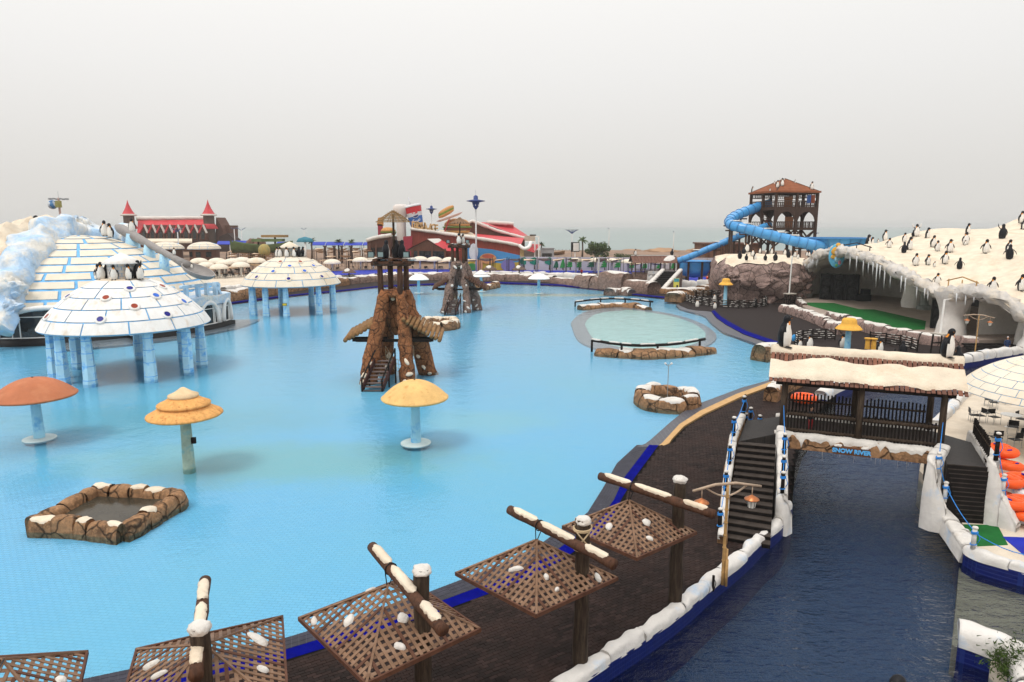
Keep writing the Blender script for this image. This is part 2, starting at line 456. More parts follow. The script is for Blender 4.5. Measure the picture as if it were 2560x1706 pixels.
c_ = _mix(nt_, _ramp(nt_, n1_, .38, .62), c_, _mix(nt_, .75, c_, (.18, .48, .60)))
# greenish silt where the floor dips
sp_ = nt_.nodes.new('ShaderNodeSeparateXYZ'); nt_.links.new(v_, sp_.inputs[0])
def silt(cx, cy, rx, ry, prev, col, amt):
 a_ = nt_.nodes.new('ShaderNodeVectorMath'); a_.operation = 'SUBTRACT'; nt_.links.new(v_, a_.inputs[0]); a_.inputs[1].default_value = (cx, cy, -.5)
 s_ = nt_.nodes.new('ShaderNodeVectorMath'); s_.operation = 'MULTIPLY'; nt_.links.new(a_.outputs[0], s_.inputs[0]); s_.inputs[1].default_value = (1 / rx, 1 / ry, 0)
 l_ = nt_.nodes.new('ShaderNodeVectorMath'); l_.operation = 'LENGTH'; nt_.links.new(s_.outputs[0], l_.inputs[0])
 ad_ = nt_.nodes.new('ShaderNodeMath'); ad_.operation = 'MULTIPLY_ADD'; ad_.inputs[1].default_value = .9; nt_.links.new(n2_, ad_.inputs[0]); nt_.links.new(l_.outputs['Value'], ad_.inputs[2])
 mr_ = nt_.nodes.new('ShaderNodeMapRange'); mr_.interpolation_type = 'SMOOTHSTEP'; nt_.links.new(ad_.outputs[0], mr_.inputs[0]); mr_.inputs[1].default_value = 1.55; mr_.inputs[2].default_value = .75
 mr_.inputs[3].default_value = 0; mr_.inputs[4].default_value = amt
 return _mix(nt_, mr_.outputs[0], prev, col)
c_ = silt(-13, 34.5, 13, 4.2, c_, (.20, .455, .49), .95)
c_ = silt(-24, 42, 16, 5, c_, (.17, .43, .52), .75)
c_ = silt(-2, 42, 6, 3.5, c_, (.24, .50, .55), .6)
c_ = silt(4, 122, 22, 3.2, c_, (.58, .55, .38), .9)
c_ = silt(-12, 70, 22, 14, c_, (.19, .46, .66), .5)
nt_.links.new(c_, p_.inputs['Base Color']); p_.inputs['Roughness'].default_value = .6
POOLF = m
A_line = [(-260, 1810), (0, 1742), (207, 1697), (326, 1672), (520, 1633), (714, 1594), (900, 1537), (1076, 1478), (1250, 1412), (1350, 1360), (1406, 1320), (1468, 1282), (1507, 1220), (1542, 1158), (1592, 1112)]
B_line = [(-260, 1850), (0, 1778), (207, 1728), (326, 1703), (520, 1664), (714, 1623), (905, 1566), (1095, 1505), (1280, 1437), (1385, 1380), (1440, 1340), (1500, 1300), (1536, 1247), (1561, 1193), (1623, 1112)]
C_line = [(-260, 1890), (0, 1812), (207, 1760), (326, 1733), (520, 1692), (714, 1649), (905, 1591), (1100, 1528), (1300, 1455), (1412, 1395), (1464, 1357), (1520, 1312), (1556, 1243), (1584, 1197), (1646, 1113)]
A2 = [(1592, 1118), (1612, 1111), (1627, 1100), (1675, 1057), (1706, 1032), (1742, 1012), (1798, 991), (1854, 970), (1913, 954), (1990, 926), (2060, 900)]
Yo = [(1646, 1118), (1655, 1111), (1665, 1100), (1698, 1064), (1750, 1030), (1840, 988), (1940, 952), (2010, 925), (2075, 899)]
Yi = [(1660, 1118), (1673, 1111), (1680, 1100), (1710, 1068), (1760, 1038), (1849, 996), (1947, 960), (2015, 932), (2080, 905)]
RIV_L = [(1400, 1740), (1470, 1700), (1540, 1652), (1620, 1600), (1705, 1538), (1792, 1462), (1858, 1408), (1915, 1352), (1955, 1318), (1978, 1273), (1985, 1200), (1990, 1140), (2010, 1075), (2060, 1015), (2110, 972), (2180, 938), (2290, 917), (2408, 905), (2560, 881), (2760, 852)]
poolside_D2 = [(2060, 900), (1990, 893), (1936, 862), (1910, 854), (1859, 836), (1813, 811), (1790, 795), (1777, 778), (1740, 776), (1719, 772), (1700, 764), (1690, 754), (1680, 748)]
far_edge = [(1680, 748), (1670, 746), (1583, 737), (1504, 724), (1402, 714), (1300, 710), (1250, 708), (1181, 709), (1100, 711), (1021, 714), (952, 717), (860, 727), (755, 737), (690, 744), (564, 760), (470, 778), (380, 800), (250, 815), (-100, 822)]

pool_poly = [(-150, 5)] + [((p.x + q.x) / 2, (p.y + q.y) / 2) for p, q in zip(GL(A_line), GL(B_line))] + xy(GL([(1627, 1108), (1685, 1058), (1750, 1020), (1880, 974), (1990, 930), (2065, 900)])) + xy(GL(poolside_D2[1:], 0)) + xy([p + Vector((0, 2, 0)) for p in GL(far_edge)]) + [(-150, 130)]
b = MB(); b.add([(x, y, -.24) for x, y in pool_poly], [tuple(range(len(pool_poly)))], POOLF); struct(b, 'pool_floor')
PW = water_mat('pool_water', (.86, .96, 1.0), .45, 3.4, .05, .05, w2=1.8, ws2=.9)
b = MB(); b.add([(x, y, 0) for x, y in pool_poly], [tuple(range(len(pool_poly)))], PW); struct(b, 'pool_water')

# --- river: navy floor, water
riv_r = [(2760, 1505), (2560, 1455), (2470, 1428), (2407, 1402), (2392, 1350), (2345, 1265), (2298, 1180), (2310, 1120), (2330, 1080), (2362, 1036), (2412, 985), (2480, 952), (2580, 925), (2760, 885)]
riv_poly = xy(GL(RIV_L, -.3)) + xy(GL(riv_r[::-1], -.3)) + [(30, 8), (2, 10)]
NAVYF = brick_mat('navy_pool_tiles', (.002, .032, .095), (.0025, .036, .105), (.006, .05, .14), .16, .16, .012, .5, 0.0)
rp_ = [(1.0, 8)] + [(x - .6, y) for x, y in xy(GL(RIV_L, -.3))] + [(120, 75), (120, 8)]
rp_ = rp_[::-1]
b = MB(); b.add([(x, y, -1.7) for x, y in rp_], [tuple(range(len(rp_)))], NAVYF); struct(b, 'river_floor')
RW = water_mat('river_water', (.78, .89, .93), .9, 1.0, .02, .2, stretch=(.75, 1.5, 1), w2=.55, ws2=4.5)
b = MB(); b.add([(x, y, -.35) for x, y in rp_], [tuple(range(len(rp_)))], RW); struct(b, 'river_water')
SHAL = M('shallow_beige_floor', (.22, .175, .125), .8, .2, 1.0)
b = MB(); b.prism(xy(GL([(2400, 1398), (2392, 1500), (2382, 1592), (2480, 1640), (3000, 1900), (3100, 1520)], -.35)), -1.6, -.62, SHAL); struct(b, 'shallow_ramp')

# --- near deck: slate band, blue band, pavers, sand-coloured line
SLATE = M('slate_tile', (.040, .040, .054), .55, .3, 2.5, bmp=.15, spec=.12)
SLATEJ = M('slate_joint', (.085, .085, .10), .8, .1)
PAVER = M('dark_paver', (.018, .0115, .010), .75, .45, 1.2, col2=(.036, .019, .015), c2lo=.45, c2hi=.7, s2=.5, bmp=.35, bsc=40, bdist=.006, spec=.12)
PAVERL = M('worn_paver', (.030, .018, .0155), .75, .45, 3.0, bmp=.35, bsc=40, bdist=.006, spec=.12)
PAVERJ = M('paver_joint', (.006, .005, .0045), .9, .3, 3, spec=.05)
PAVFAR = brick_mat('far_paver', (.028, .020, .019), (.036, .025, .024), (.012, .010, .009), .26, .13, .012, .8, stain=(.025, .018, .016), spec=.1)
a_ = GL(A_line, .02); bb_ = GL(B_line, .02); c2_ = GL(C_line, .02)
b = MB(); b.prism(xy(a_) + xy(bb_)[::-1], -2.0, .005, SLATEJ); slate = struct(b, 'slate_band')
# single slate tiles, three to the width
def strip_points(la, lb, t):
 n = len(la) - 1; f = t * n; i = min(int(f), n - 1); f -= i
 return la[i].lerp(la[i + 1], f), lb[i].lerp(lb[i + 1], f)
cum = [0.0]
for p, q in zip(a_, a_[1:]): cum.append(cum[-1] + (q - p).length)
def strip_at(la, lb, s):
 for i in range(len(cum) - 1):
  if s <= cum[i + 1]:
   f = (s - cum[i]) / (cum[i + 1] - cum[i]); return la[i].lerp(la[i + 1], f), lb[i].lerp(lb[i + 1], f)
 return la[-1], lb[-1]
s = 0.0; k = 0; TL = .215; rest = MB()
while s < cum[-1] - TL:
 p0, q0 = strip_at(a_, bb_, s + .008); p1, q1 = strip_at(a_, bb_, s + TL - .008)
 nr = max(2, round((q0 - p0).length / .215))
 for j in range(nr):
  f0 = j / nr + .012; f1 = (j + 1) / nr - .012
  P4 = [p0.lerp(q0, f0), p1.lerp(q1, f0), p1.lerp(q1, f1), p0.lerp(q0, f1)]
  zz = .016 + rnd.uniform(-.002, .002)
  t_ = MB(); t_.prism([(p.x, p.y) for p in P4], -.01, zz, SLATE)
  yv = (p0.y + q0.y) / 2; xv = (p0.x + q0.x) / 2
  if k < 290 and yv < 24 and abs(xv / yv) < .78:
   o_ = t_.build('tile', slate, world=True); k += 1
  else:
   rest.v += []; rest.prism([(p.x, p.y) for p in P4], -.01, zz, SLATE)
 s += TL
o_ = rest.build('tile_field', slate, world=True); o_['kind'] = 'stuff'
b = MB(); b.prism(xy(GL(B_line, .06)) + xy(GL(C_line, .06))[::-1], -2.0, .05, BLUEP); struct(b, 'blue_edge_strip')
SLATEF = brick_mat('slate_far_tiles', (.06, .06, .075), (.075, .075, .09), (.14, .14, .16), .3, .3, .012, .4, 0.0, spec=.35)
b = MB(); b.prism(xy(GL(A2)) + xy(GL(Yo + [(2080, 890)]))[::-1], -2.0, .02, SLATEF); struct(b, 'slate_edge')
b = MB(); b.prism(xy(GL(Yo)) + xy(GL(Yi))[::-1], -2.0, .075, M('sand_stone_line', (.50, .31, .14), .8, .12, 2)); struct(b, 'sandstone_line')
deck_px = C_line + [(1655, 1112)] + [(x + 2, y) for x, y in Yi[1:]]
# deck lies between that line and the river wall
deck_poly = xy(GL(deck_px, .08)) + xy(GL(RIV_L[:15], .08))[::-1] + [(0, 9)]
b = MB(); b.prism(deck_poly, -2.0, .062, PAVERJ); deck = struct(b, 'deck')
def inside(poly, x, y):
 c = False; n = len(poly); j = n - 1
 for i in range(n):
  xi, yi = poly[i]; xj, yj = poly[j]
  if (yi > y) != (yj > y) and x < (xj - xi) * (y - yi) / (yj - yi) + xi: c = not c
  j = i
 return c
pv = MB(); pw, ph = .25, .125; rot_ = .55; cr_, sr_ = math.cos(rot_), math.sin(rot_)
cand = []
for j in range(-80, 480):
 for i in range(-120, 260):
  lx = (i + .5 * (j % 2)) * pw; ly = j * ph
  x = lx * cr_ - ly * sr_ + 4; y = lx * sr_ + ly * cr_ + 8
  if y < 13.5 or y > 56 or abs(x / y) > .80: continue
  if all(inside(deck_poly, x + dx * cr_ - dy * sr_, y + dx * sr_ + dy * cr_) for dx in (-.13, .13) for dy in (-.07, .07)): cand.append((y, x))
cand.sort()
pm = []
for mt_ in (PAVER, PAVERL):
 q = MB(); q.box((0, 0, 0), (pw - .012, ph - .012, .03), mt_); q.f = q.f[:]; pm.append(q.mesh('paver'))
vis = [c for c in cand if c[0] > 16.6 and abs((c[1]) / c[0]) < .70]
chosen = set(vis[:300])
for (y, x) in cand:
 zz = .072 + rnd.uniform(-.004, .004); mt_ = PAVERL if rnd.random() < .35 else PAVER
 tx, ty = rnd.uniform(-.02, .02), rnd.uniform(-.02, .02)
 if (y, x) in chosen:
  o_ = inst('paver', pm[0 if mt_ is PAVER else 1], deck, Vector((x, y, zz)) - deck.location, (tx, ty, rot_))
 else:
  hx, hy = (pw - .012) / 2, (ph - .012) / 2
  vs = []
  for (sx, sy) in ((-1, -1), (1, -1), (1, 1), (-1, 1)):
   lx, ly = sx * hx, sy * hy
   vs.append((x + lx * cr_ - ly * sr_, y + lx * sr_ + ly * cr_, zz + .015 + sx * tx * .1 + sy * ty * .05))
  vs += [(v[0], v[1], zz - .015) for v in vs]
  pv.add(vs, [(0, 1, 2, 3), (0, 4, 5, 1), (1, 5, 6, 2), (2, 6, 7, 3), (3, 7, 4, 0)], mt_)
o_ = pv.build('paver_field', deck, world=True); o_['kind'] = 'stuff'

# --- dark plaza before the cave (beyond the bridge) and the far bank of the pool
D2 = xy(GL(poolside_D2, .05)) + [(64, 150), (190, 150), (190, 70)] + xy(GL(RIV_L[13:], .05))[::-1] + xy(GL([(2080, 904)], .05))
b = MB(); b.prism(D2, -2.0, .055, PAVFAR); struct(b, 'cave_plaza')
# slate apron and blue line of the plaza
ap_o = [(1690, 764), (1700, 773), (1721, 779), (1750, 786), (1764, 792), (1780, 810), (1808, 831), (1859, 849), (1910, 867), (1945, 880)]
ap_i = [(1697, 760), (1708, 766), (1722, 772), (1742, 776), (1779, 780), (1792, 797), (1815, 812), (1860, 837), (1911, 855), (1940, 863)]
b = MB(); b.prism(xy(GL(ap_o)) + xy(GL(ap_i))[::-1], -1.0, .012, SLATEF); struct(b, 'slate_apron')
bl_i = [(1786, 778), (1800, 792), (1822, 806), (1866, 830), (1918, 848), (1950, 858)]
bl_o = [(1779, 780), (1792, 796.5), (1814, 812.5), (1859, 837), (1910, 855), (1938, 864)]
b = MB(); b.prism(xy(GL(bl_o)) + xy(GL(bl_i))[::-1], -1.0, .10, BLUEP); struct(b, 'blue_plaza_edge')
fe = GL(far_edge, .05)
D3 = xy(fe) + [(-150, 135), (-150, 205), (70, 205), (64, 150)]
b = MB(); b.prism(D3, -2.0, .05, PAVFAR); struct(b, 'far_deck')
bl = [p for p in fe]; b = MB()
inner = [p + Vector((0, 1.1 + .012 * (p.y - 60), 0)) for p in bl]
b.prism(xy(bl[1:]) + xy(inner[1:])[::-1], -1.0, .11, BLUEP); struct(b, 'blue_far_edge')
# upper ground behind the far bank
up = [(-190, 172), (-110, 168), (-60, 160), (-20, 161), (20, 160), (60, 159), (120, 158), (250, 160), (420, 318), (250, 322), (120, 312), (40, 318), (-40, 314), (-120, 330), (-250, 345), (-420, 355), (-420, 200)]
b = MB(); b.prism(up, -2.2, .95, M('upper_ground', (.22, .15, .11), .9, .2, .1, col2=(.32, .20, .13), c2lo=.45, c2hi=.7, s2=.04)); struct(b, 'upper_terrace')
# beige café plaza to the right of the river
pl = [(x + (.55 if i < 6 else 0), y + (.35 if i < 4 else 0)) for i, (x, y) in enumerate(xy(GL(riv_r, .05)))] + [(150, 66), (150, 15), (40, 15)]
b = MB(); b.prism(pl, -2.0, .12, CONC); struct(b, 'cafe_plaza')

# --- oval paddling basin: slate ring and pale floor just under the surface
ov = smooth_path(GL([(1427, 807), (1445, 788), (1484, 773), (1560, 768), (1630, 776), (1700, 789), (1750, 806), (1780, 824), (1791, 838), (1784, 852), (1755, 868), (1690, 882), (1600, 886), (1530, 880), (1477, 866), (1442, 845), (1427, 807)]), 4)[:-1]
cen = sum(ov, Vector()) / len(ov)
ovi = [cen + (p - cen) * (.80 if p.x < cen.x else .86) for p in ov]
b = MB(); b.prism(xy(ov), -.445, -.05, M('oval_ring_tiles', (.27, .27, .29), .6, .15, 2)); struct(b, 'oval_ring')
b = MB(); b.prism(xy(ovi), -.44, -.035, M('oval_floor', (.40, .58, .54), .7, .1, .6)); struct(b, 'oval_floor')
# ================================================================== SHARED BUILDERS
def sect(path, w, h, seed, step, amp, zfun=None, nr=11, ends=True):
 """rounded rock section swept along a ground line; returns rings (list of lists of points)"""
 ps = resample(path, step); n = len(ps); rings = []
 for i, p in enumerate(ps):
  d = (ps[min(i + 1, n - 1)] - ps[max(i - 1, 0)]); d.z = 0; d.normalize(); sd = Vector((-d.y, d.x, 0))
  e = min(i, n - 1 - i) / 2.0; k = min(1.0, .955 + .045 * e) if ends else 1.0
  ring = []
  for j in range(nr):
   a = math.pi * j / (nr - 1); ca, sa = math.cos(a), math.sin(a)
   x = math.copysign(abs(ca) ** .6, ca) * w / 2 * k; z = (abs(sa) ** .6) * h * k
   q = p + sd * x + Vector((0, 0, z))
   nv = noise.noise_vector(q * (1.1 / max(w, .3)) + Vector((seed * 2.3, seed, 0)))
   q = q + nv * amp * (0.25 if z < .01 else 1.0) + Vector((0, 0, 0))
   if z < .01: q.z = p.z
   ring.append(q)
  rings.append(ring)
 return rings
def skin_rings(mb, rings, m, caps=True):
 nr = len(rings[0]); vs = [q for r in rings for q in r]
 fs = [(i * nr + j, i * nr + j + 1, (i + 1) * nr + j + 1, (i + 1) * nr + j) for i in range(len(rings) - 1) for j in range(nr - 1)]
 if caps: fs += [tuple(range(nr)), tuple((len(rings) - 1) * nr + j for j in range(nr))[::-1]]
 mb.add(vs, fs, m)
def snow_rings(mb, rings, m, seed, cover=.62, thick=.04, drip=.35, fr=1.3):
 """a snow cap lying over swept rock, with a wavy dripping lower edge"""
 nr = len(rings[0]); vs = []; K = 8; n = len(rings)
 for i, r in enumerate(rings):
  mid = (nr - 1) / 2; c = r[nr // 2]
  base = sum(r, Vector()) / nr; base.z = r[0].z
  e = sm(min(i, n - 1 - i) / 2.0) if n > 4 else 1
  h1 = max(.12, cover * (1 + drip * 2 * noise.noise(Vector((i * fr * .37, seed, 0))))) * (.55 + .45 * e)
  h2 = max(.12, cover * (1 + drip * 2 * noise.noise(Vector((i * fr * .37, seed + 9, 3))))) * (.55 + .45 * e)
  for k in range(K + 1):
   f = k / K; j = mid - h1 * mid + f * (h1 + h2) * mid
   j = max(0, min(nr - 1.001, j)); j0 = int(j); q = r[j0].lerp(r[j0 + 1], j - j0)
   nrm = (q - base).normalized()
   t = thick if 0 < k < K else -.015
   vs.append(q + nrm * (t + .012 * noise.noise(q * 3)))
 fs = [(i * (K + 1) + j, i * (K + 1) + j + 1, (i + 1) * (K + 1) + j + 1, (i + 1) * (K + 1) + j) for i in range(n - 1) for j in range(K)]
 mb.add(vs, fs, m)
def stone_wall(root, path, w, h, mat, stone=1.2, seed=0, amp=.06, snow=None, cover=.6, step=.22, joint=.03, gap_p=0.0, name='stone', limit=400):
 """a run of single stones along a line, each with its snow cap"""
 ps = resample(path, step); n = len(ps); k = max(3, int(stone / step)); i = 0; q = seed
 while i < n - 2:
  L = max(3, int(k * rnd.uniform(.7, 1.3))); seg = ps[i:min(i + L + 1, n)]
  if n - (i + L) < 3: seg = ps[i:]; L = n
  if len(seg) < 3: break
  hh = h * rnd.uniform(.9, 1.12); ww = w * rnd.uniform(.92, 1.08)
  rg = sect(seg, ww, hh, q, step, amp)
  mb = MB(); skin_rings(mb, rg, mat); o = mb.build(name, root, smooth=True, world=True)
  if snow and rnd.random() > gap_p:
   mb = MB(); snow_rings(mb, rg, snow, q * 1.7, cover, .035); c = mb.build('snow_cap', root, smooth=True, world=True)
  i += L; q += 1
def snow_patch(mb, c, rx, ry, th, nrm, seed, m=SNOWW, rot=0.0):
 """a small irregular pad of artificial snow lying on a sloping face"""
 nrm = Vector(nrm).normalized(); x = nrm.orthogonal().normalized(); x = Matrix.Rotation(rot, 3, nrm) @ x; y = nrm.cross(x)
 n = 14; vs = [Vector(c) + nrm * th]; c = Vector(c)
 for ring, (f, t) in enumerate(((.55, .9), (.88, .55), (1.0, -.1))):
  for k in range(n):
   a = 2 * math.pi * k / n
   rr = 1 + .35 * noise.noise(Vector((math.cos(a) * 1.3, math.sin(a) * 1.3, seed * 3.7)))
   vs.append(c + x * math.cos(a) * rx * f * rr + y * math.sin(a) * ry * f * rr + nrm * th * t)
 fs = [(0, 1 + k, 1 + (k + 1) % n) for k in range(n)]
 for r in range(2):
  fs += [(1 + r * n + k, 1 + (r + 1) * n + k, 1 + (r + 1) * n + (k + 1) % n, 1 + r * n + (k + 1) % n) for k in range(n)]
 mb.add(vs, fs, m)

# ---- penguin statues
def penguin_mesh(name, wing='down', look=0.0, flip=0, lean=0.0, baby=False, seg=18):
 mb = MB(); rings = [(0.0, .09), (.025, .15), (.10, .185), (.22, .205), (.34, .21), (.46, .195), (.57, .165), (.66, .125), (.72, .098), (.77, .094), (.82, .100), (.87, .096), (.915, .072), (.945, .035), (.952, .004)]
 def bend(q):
  t = max(0, q.z); return Vector((q.x, q.y - lean * t * t, q.z))
 vs = []
 for (z, r) in rings:
  hy = -.045 * sm((z - .6) / .25)
  for k in range(seg):
   a = 2 * math.pi * k / seg
   sx, sy = (1.0, .92) if z < .6 else (.95, 1.1)
   vs.append(bend(Vector((math.sin(a) * r * sx, -math.cos(a) * r * sy + hy, z))))
 fw, fb, fo = [], [], []
 for i in range(len(rings) - 1):
  zc = (rings[i][0] + rings[i + 1][0]) / 2
  for k in range(seg):
   ac = 2 * math.pi * (k + .5) / seg; ac = abs((ac + math.pi) % (2 * math.pi) - math.pi)
   ah = abs(((2 * math.pi * (k + .5) / seg - look) + math.pi) % (2 * math.pi) - math.pi)
   f = (i * seg + k, i * seg + (k + 1) % seg, (i + 1) * seg + (k + 1) % seg, (i + 1) * seg + k)
   lim = 1.25 if zc < .5 else 1.0
   if zc > .79: fb.append(f)
   elif .64 < zc < .80 and .7 < ah < 1.5: fo.append(f)
   elif zc > .70: fb.append(f)
   elif ac < lim: fw.append(f)
   else: fb.append(f)
 o = len(mb.v); mb.v += vs
 for fl, mt in ((fw, PWHITE), (fb, PBLACK), (fo, PYEL)):
  k = mb.slot(mt); mb.f += [tuple(i + o for i in f) for f in fl]; mb.mi += [k] * len(fl)
 # bill
 cl, sl = math.cos(look), math.sin(look)
 def hd(x, y, z):
  q = Vector((x * cl - y * sl, x * sl + y * cl - .045, z)); return bend(q)
 mb.tube([hd(0, -.07, .865), hd(0, -.13, .865), hd(0, -.20, .85)], [.032, .02, .004], PBLACK, 6)
 mb.tube([hd(0, -.09, .853), hd(0, -.165, .846)], [.018, .005], PYEL, 5)
 # flippers
 for s in (-1, 1):
  sh = Vector((s * .155, .01, .615))
  tip = {'down': Vector((s * .225, .05, .20)), 'out': Vector((s * .37, .04, .27)), 'up': Vector((s * .33, .03, .98)), 'one': Vector((s * .33, .03, .96)) if s == (1 if flip == 0 else -1) else Vector((s * .225, .05, .20))}[wing]
  mid = sh.lerp(tip, .45) + Vector((s * .045, 0, 0)); up = wing == 'up' or (wing == 'one' and tip.z > .6)
  pts = [bend(sh), bend(sh.lerp(mid, .6)), bend(mid), bend(mid.lerp(tip, .6)), bend(tip)]
  n0 = len(mb.v); mb.tube(pts, [.05, .062, .056, .042, .012], PWHITE if (up and rnd.random() < 0) else PBLACK, 8)
  ax = (tip - sh).normalized(); thin = ax.cross(Vector((0, 1, 0))).normalized()
  for i in range(n0, len(mb.v)):
   q = mb.v[i]; cpt = min(pts, key=lambda pp: (pp - q).length); dq = q - cpt; mb.v[i] = q - thin * dq.dot(thin) * .62
  if wing == 'up':
   mb.tube([p + Vector((0, -.022, 0)) for p in pts[1:]], [.04, .04, .03, .01], PWHITE, 6)
 for s in (-1, 1):
  mb.add([(s * .03, -.05, 0), (s * .14, -.05, 0), (s * .15, -.24, 0), (s * .05, -.25, 0), (s * .04, -.05, .05), (s * .12, -.05, .05), (s * .13, -.22, .022), (s * .06, -.23, .022)],
    [(0, 1, 5, 4), (1, 2, 6, 5), (2, 3, 7, 6), (3, 0, 4, 7), (4, 5, 6, 7)], PBLACK)
 mb.tube([(0, .15, .10), (0, .25, .0)], [.05, .01], PBLACK, 6)
 return mb.mesh(name, True)
PENG = {('down', 0): penguin_mesh('penguin'), ('down', 1): penguin_mesh('penguin', look=.8), ('down', 2): penguin_mesh('penguin', look=-.9, lean=.05),
  ('out', 0): penguin_mesh('penguin', 'out'), ('out', 1): penguin_mesh('penguin', 'out', look=.6), ('up', 0): penguin_mesh('penguin', 'up', lean=-.06), ('one', 0): penguin_mesh('penguin', 'one', flip=0, look=.3, lean=-.05), ('one', 1): penguin_mesh('penguin', 'one', flip=1, look=.3)}
def penguin(loc, face, h, label, wing='down', v=0, group='penguin statues'):
 """face: 0 = towards the camera, positive = turned to the right of the picture"""
 o = bpy.data.objects.new('penguin_statue', PENG[(wing, v)]); C.objects.link(o)
 base = math.atan2(-loc[0], loc[1])            # turn so that 0 looks at the viewer's place
 o.location = (loc[0], loc[1], loc[2] - .02 * h); o.rotation_euler = (rnd.uniform(-.03, .03), rnd.uniform(-.03, .03), -base * 0 + face); s = h / .95; o.scale = (s, s, s)
 return tag(o, label, 'penguin', group)

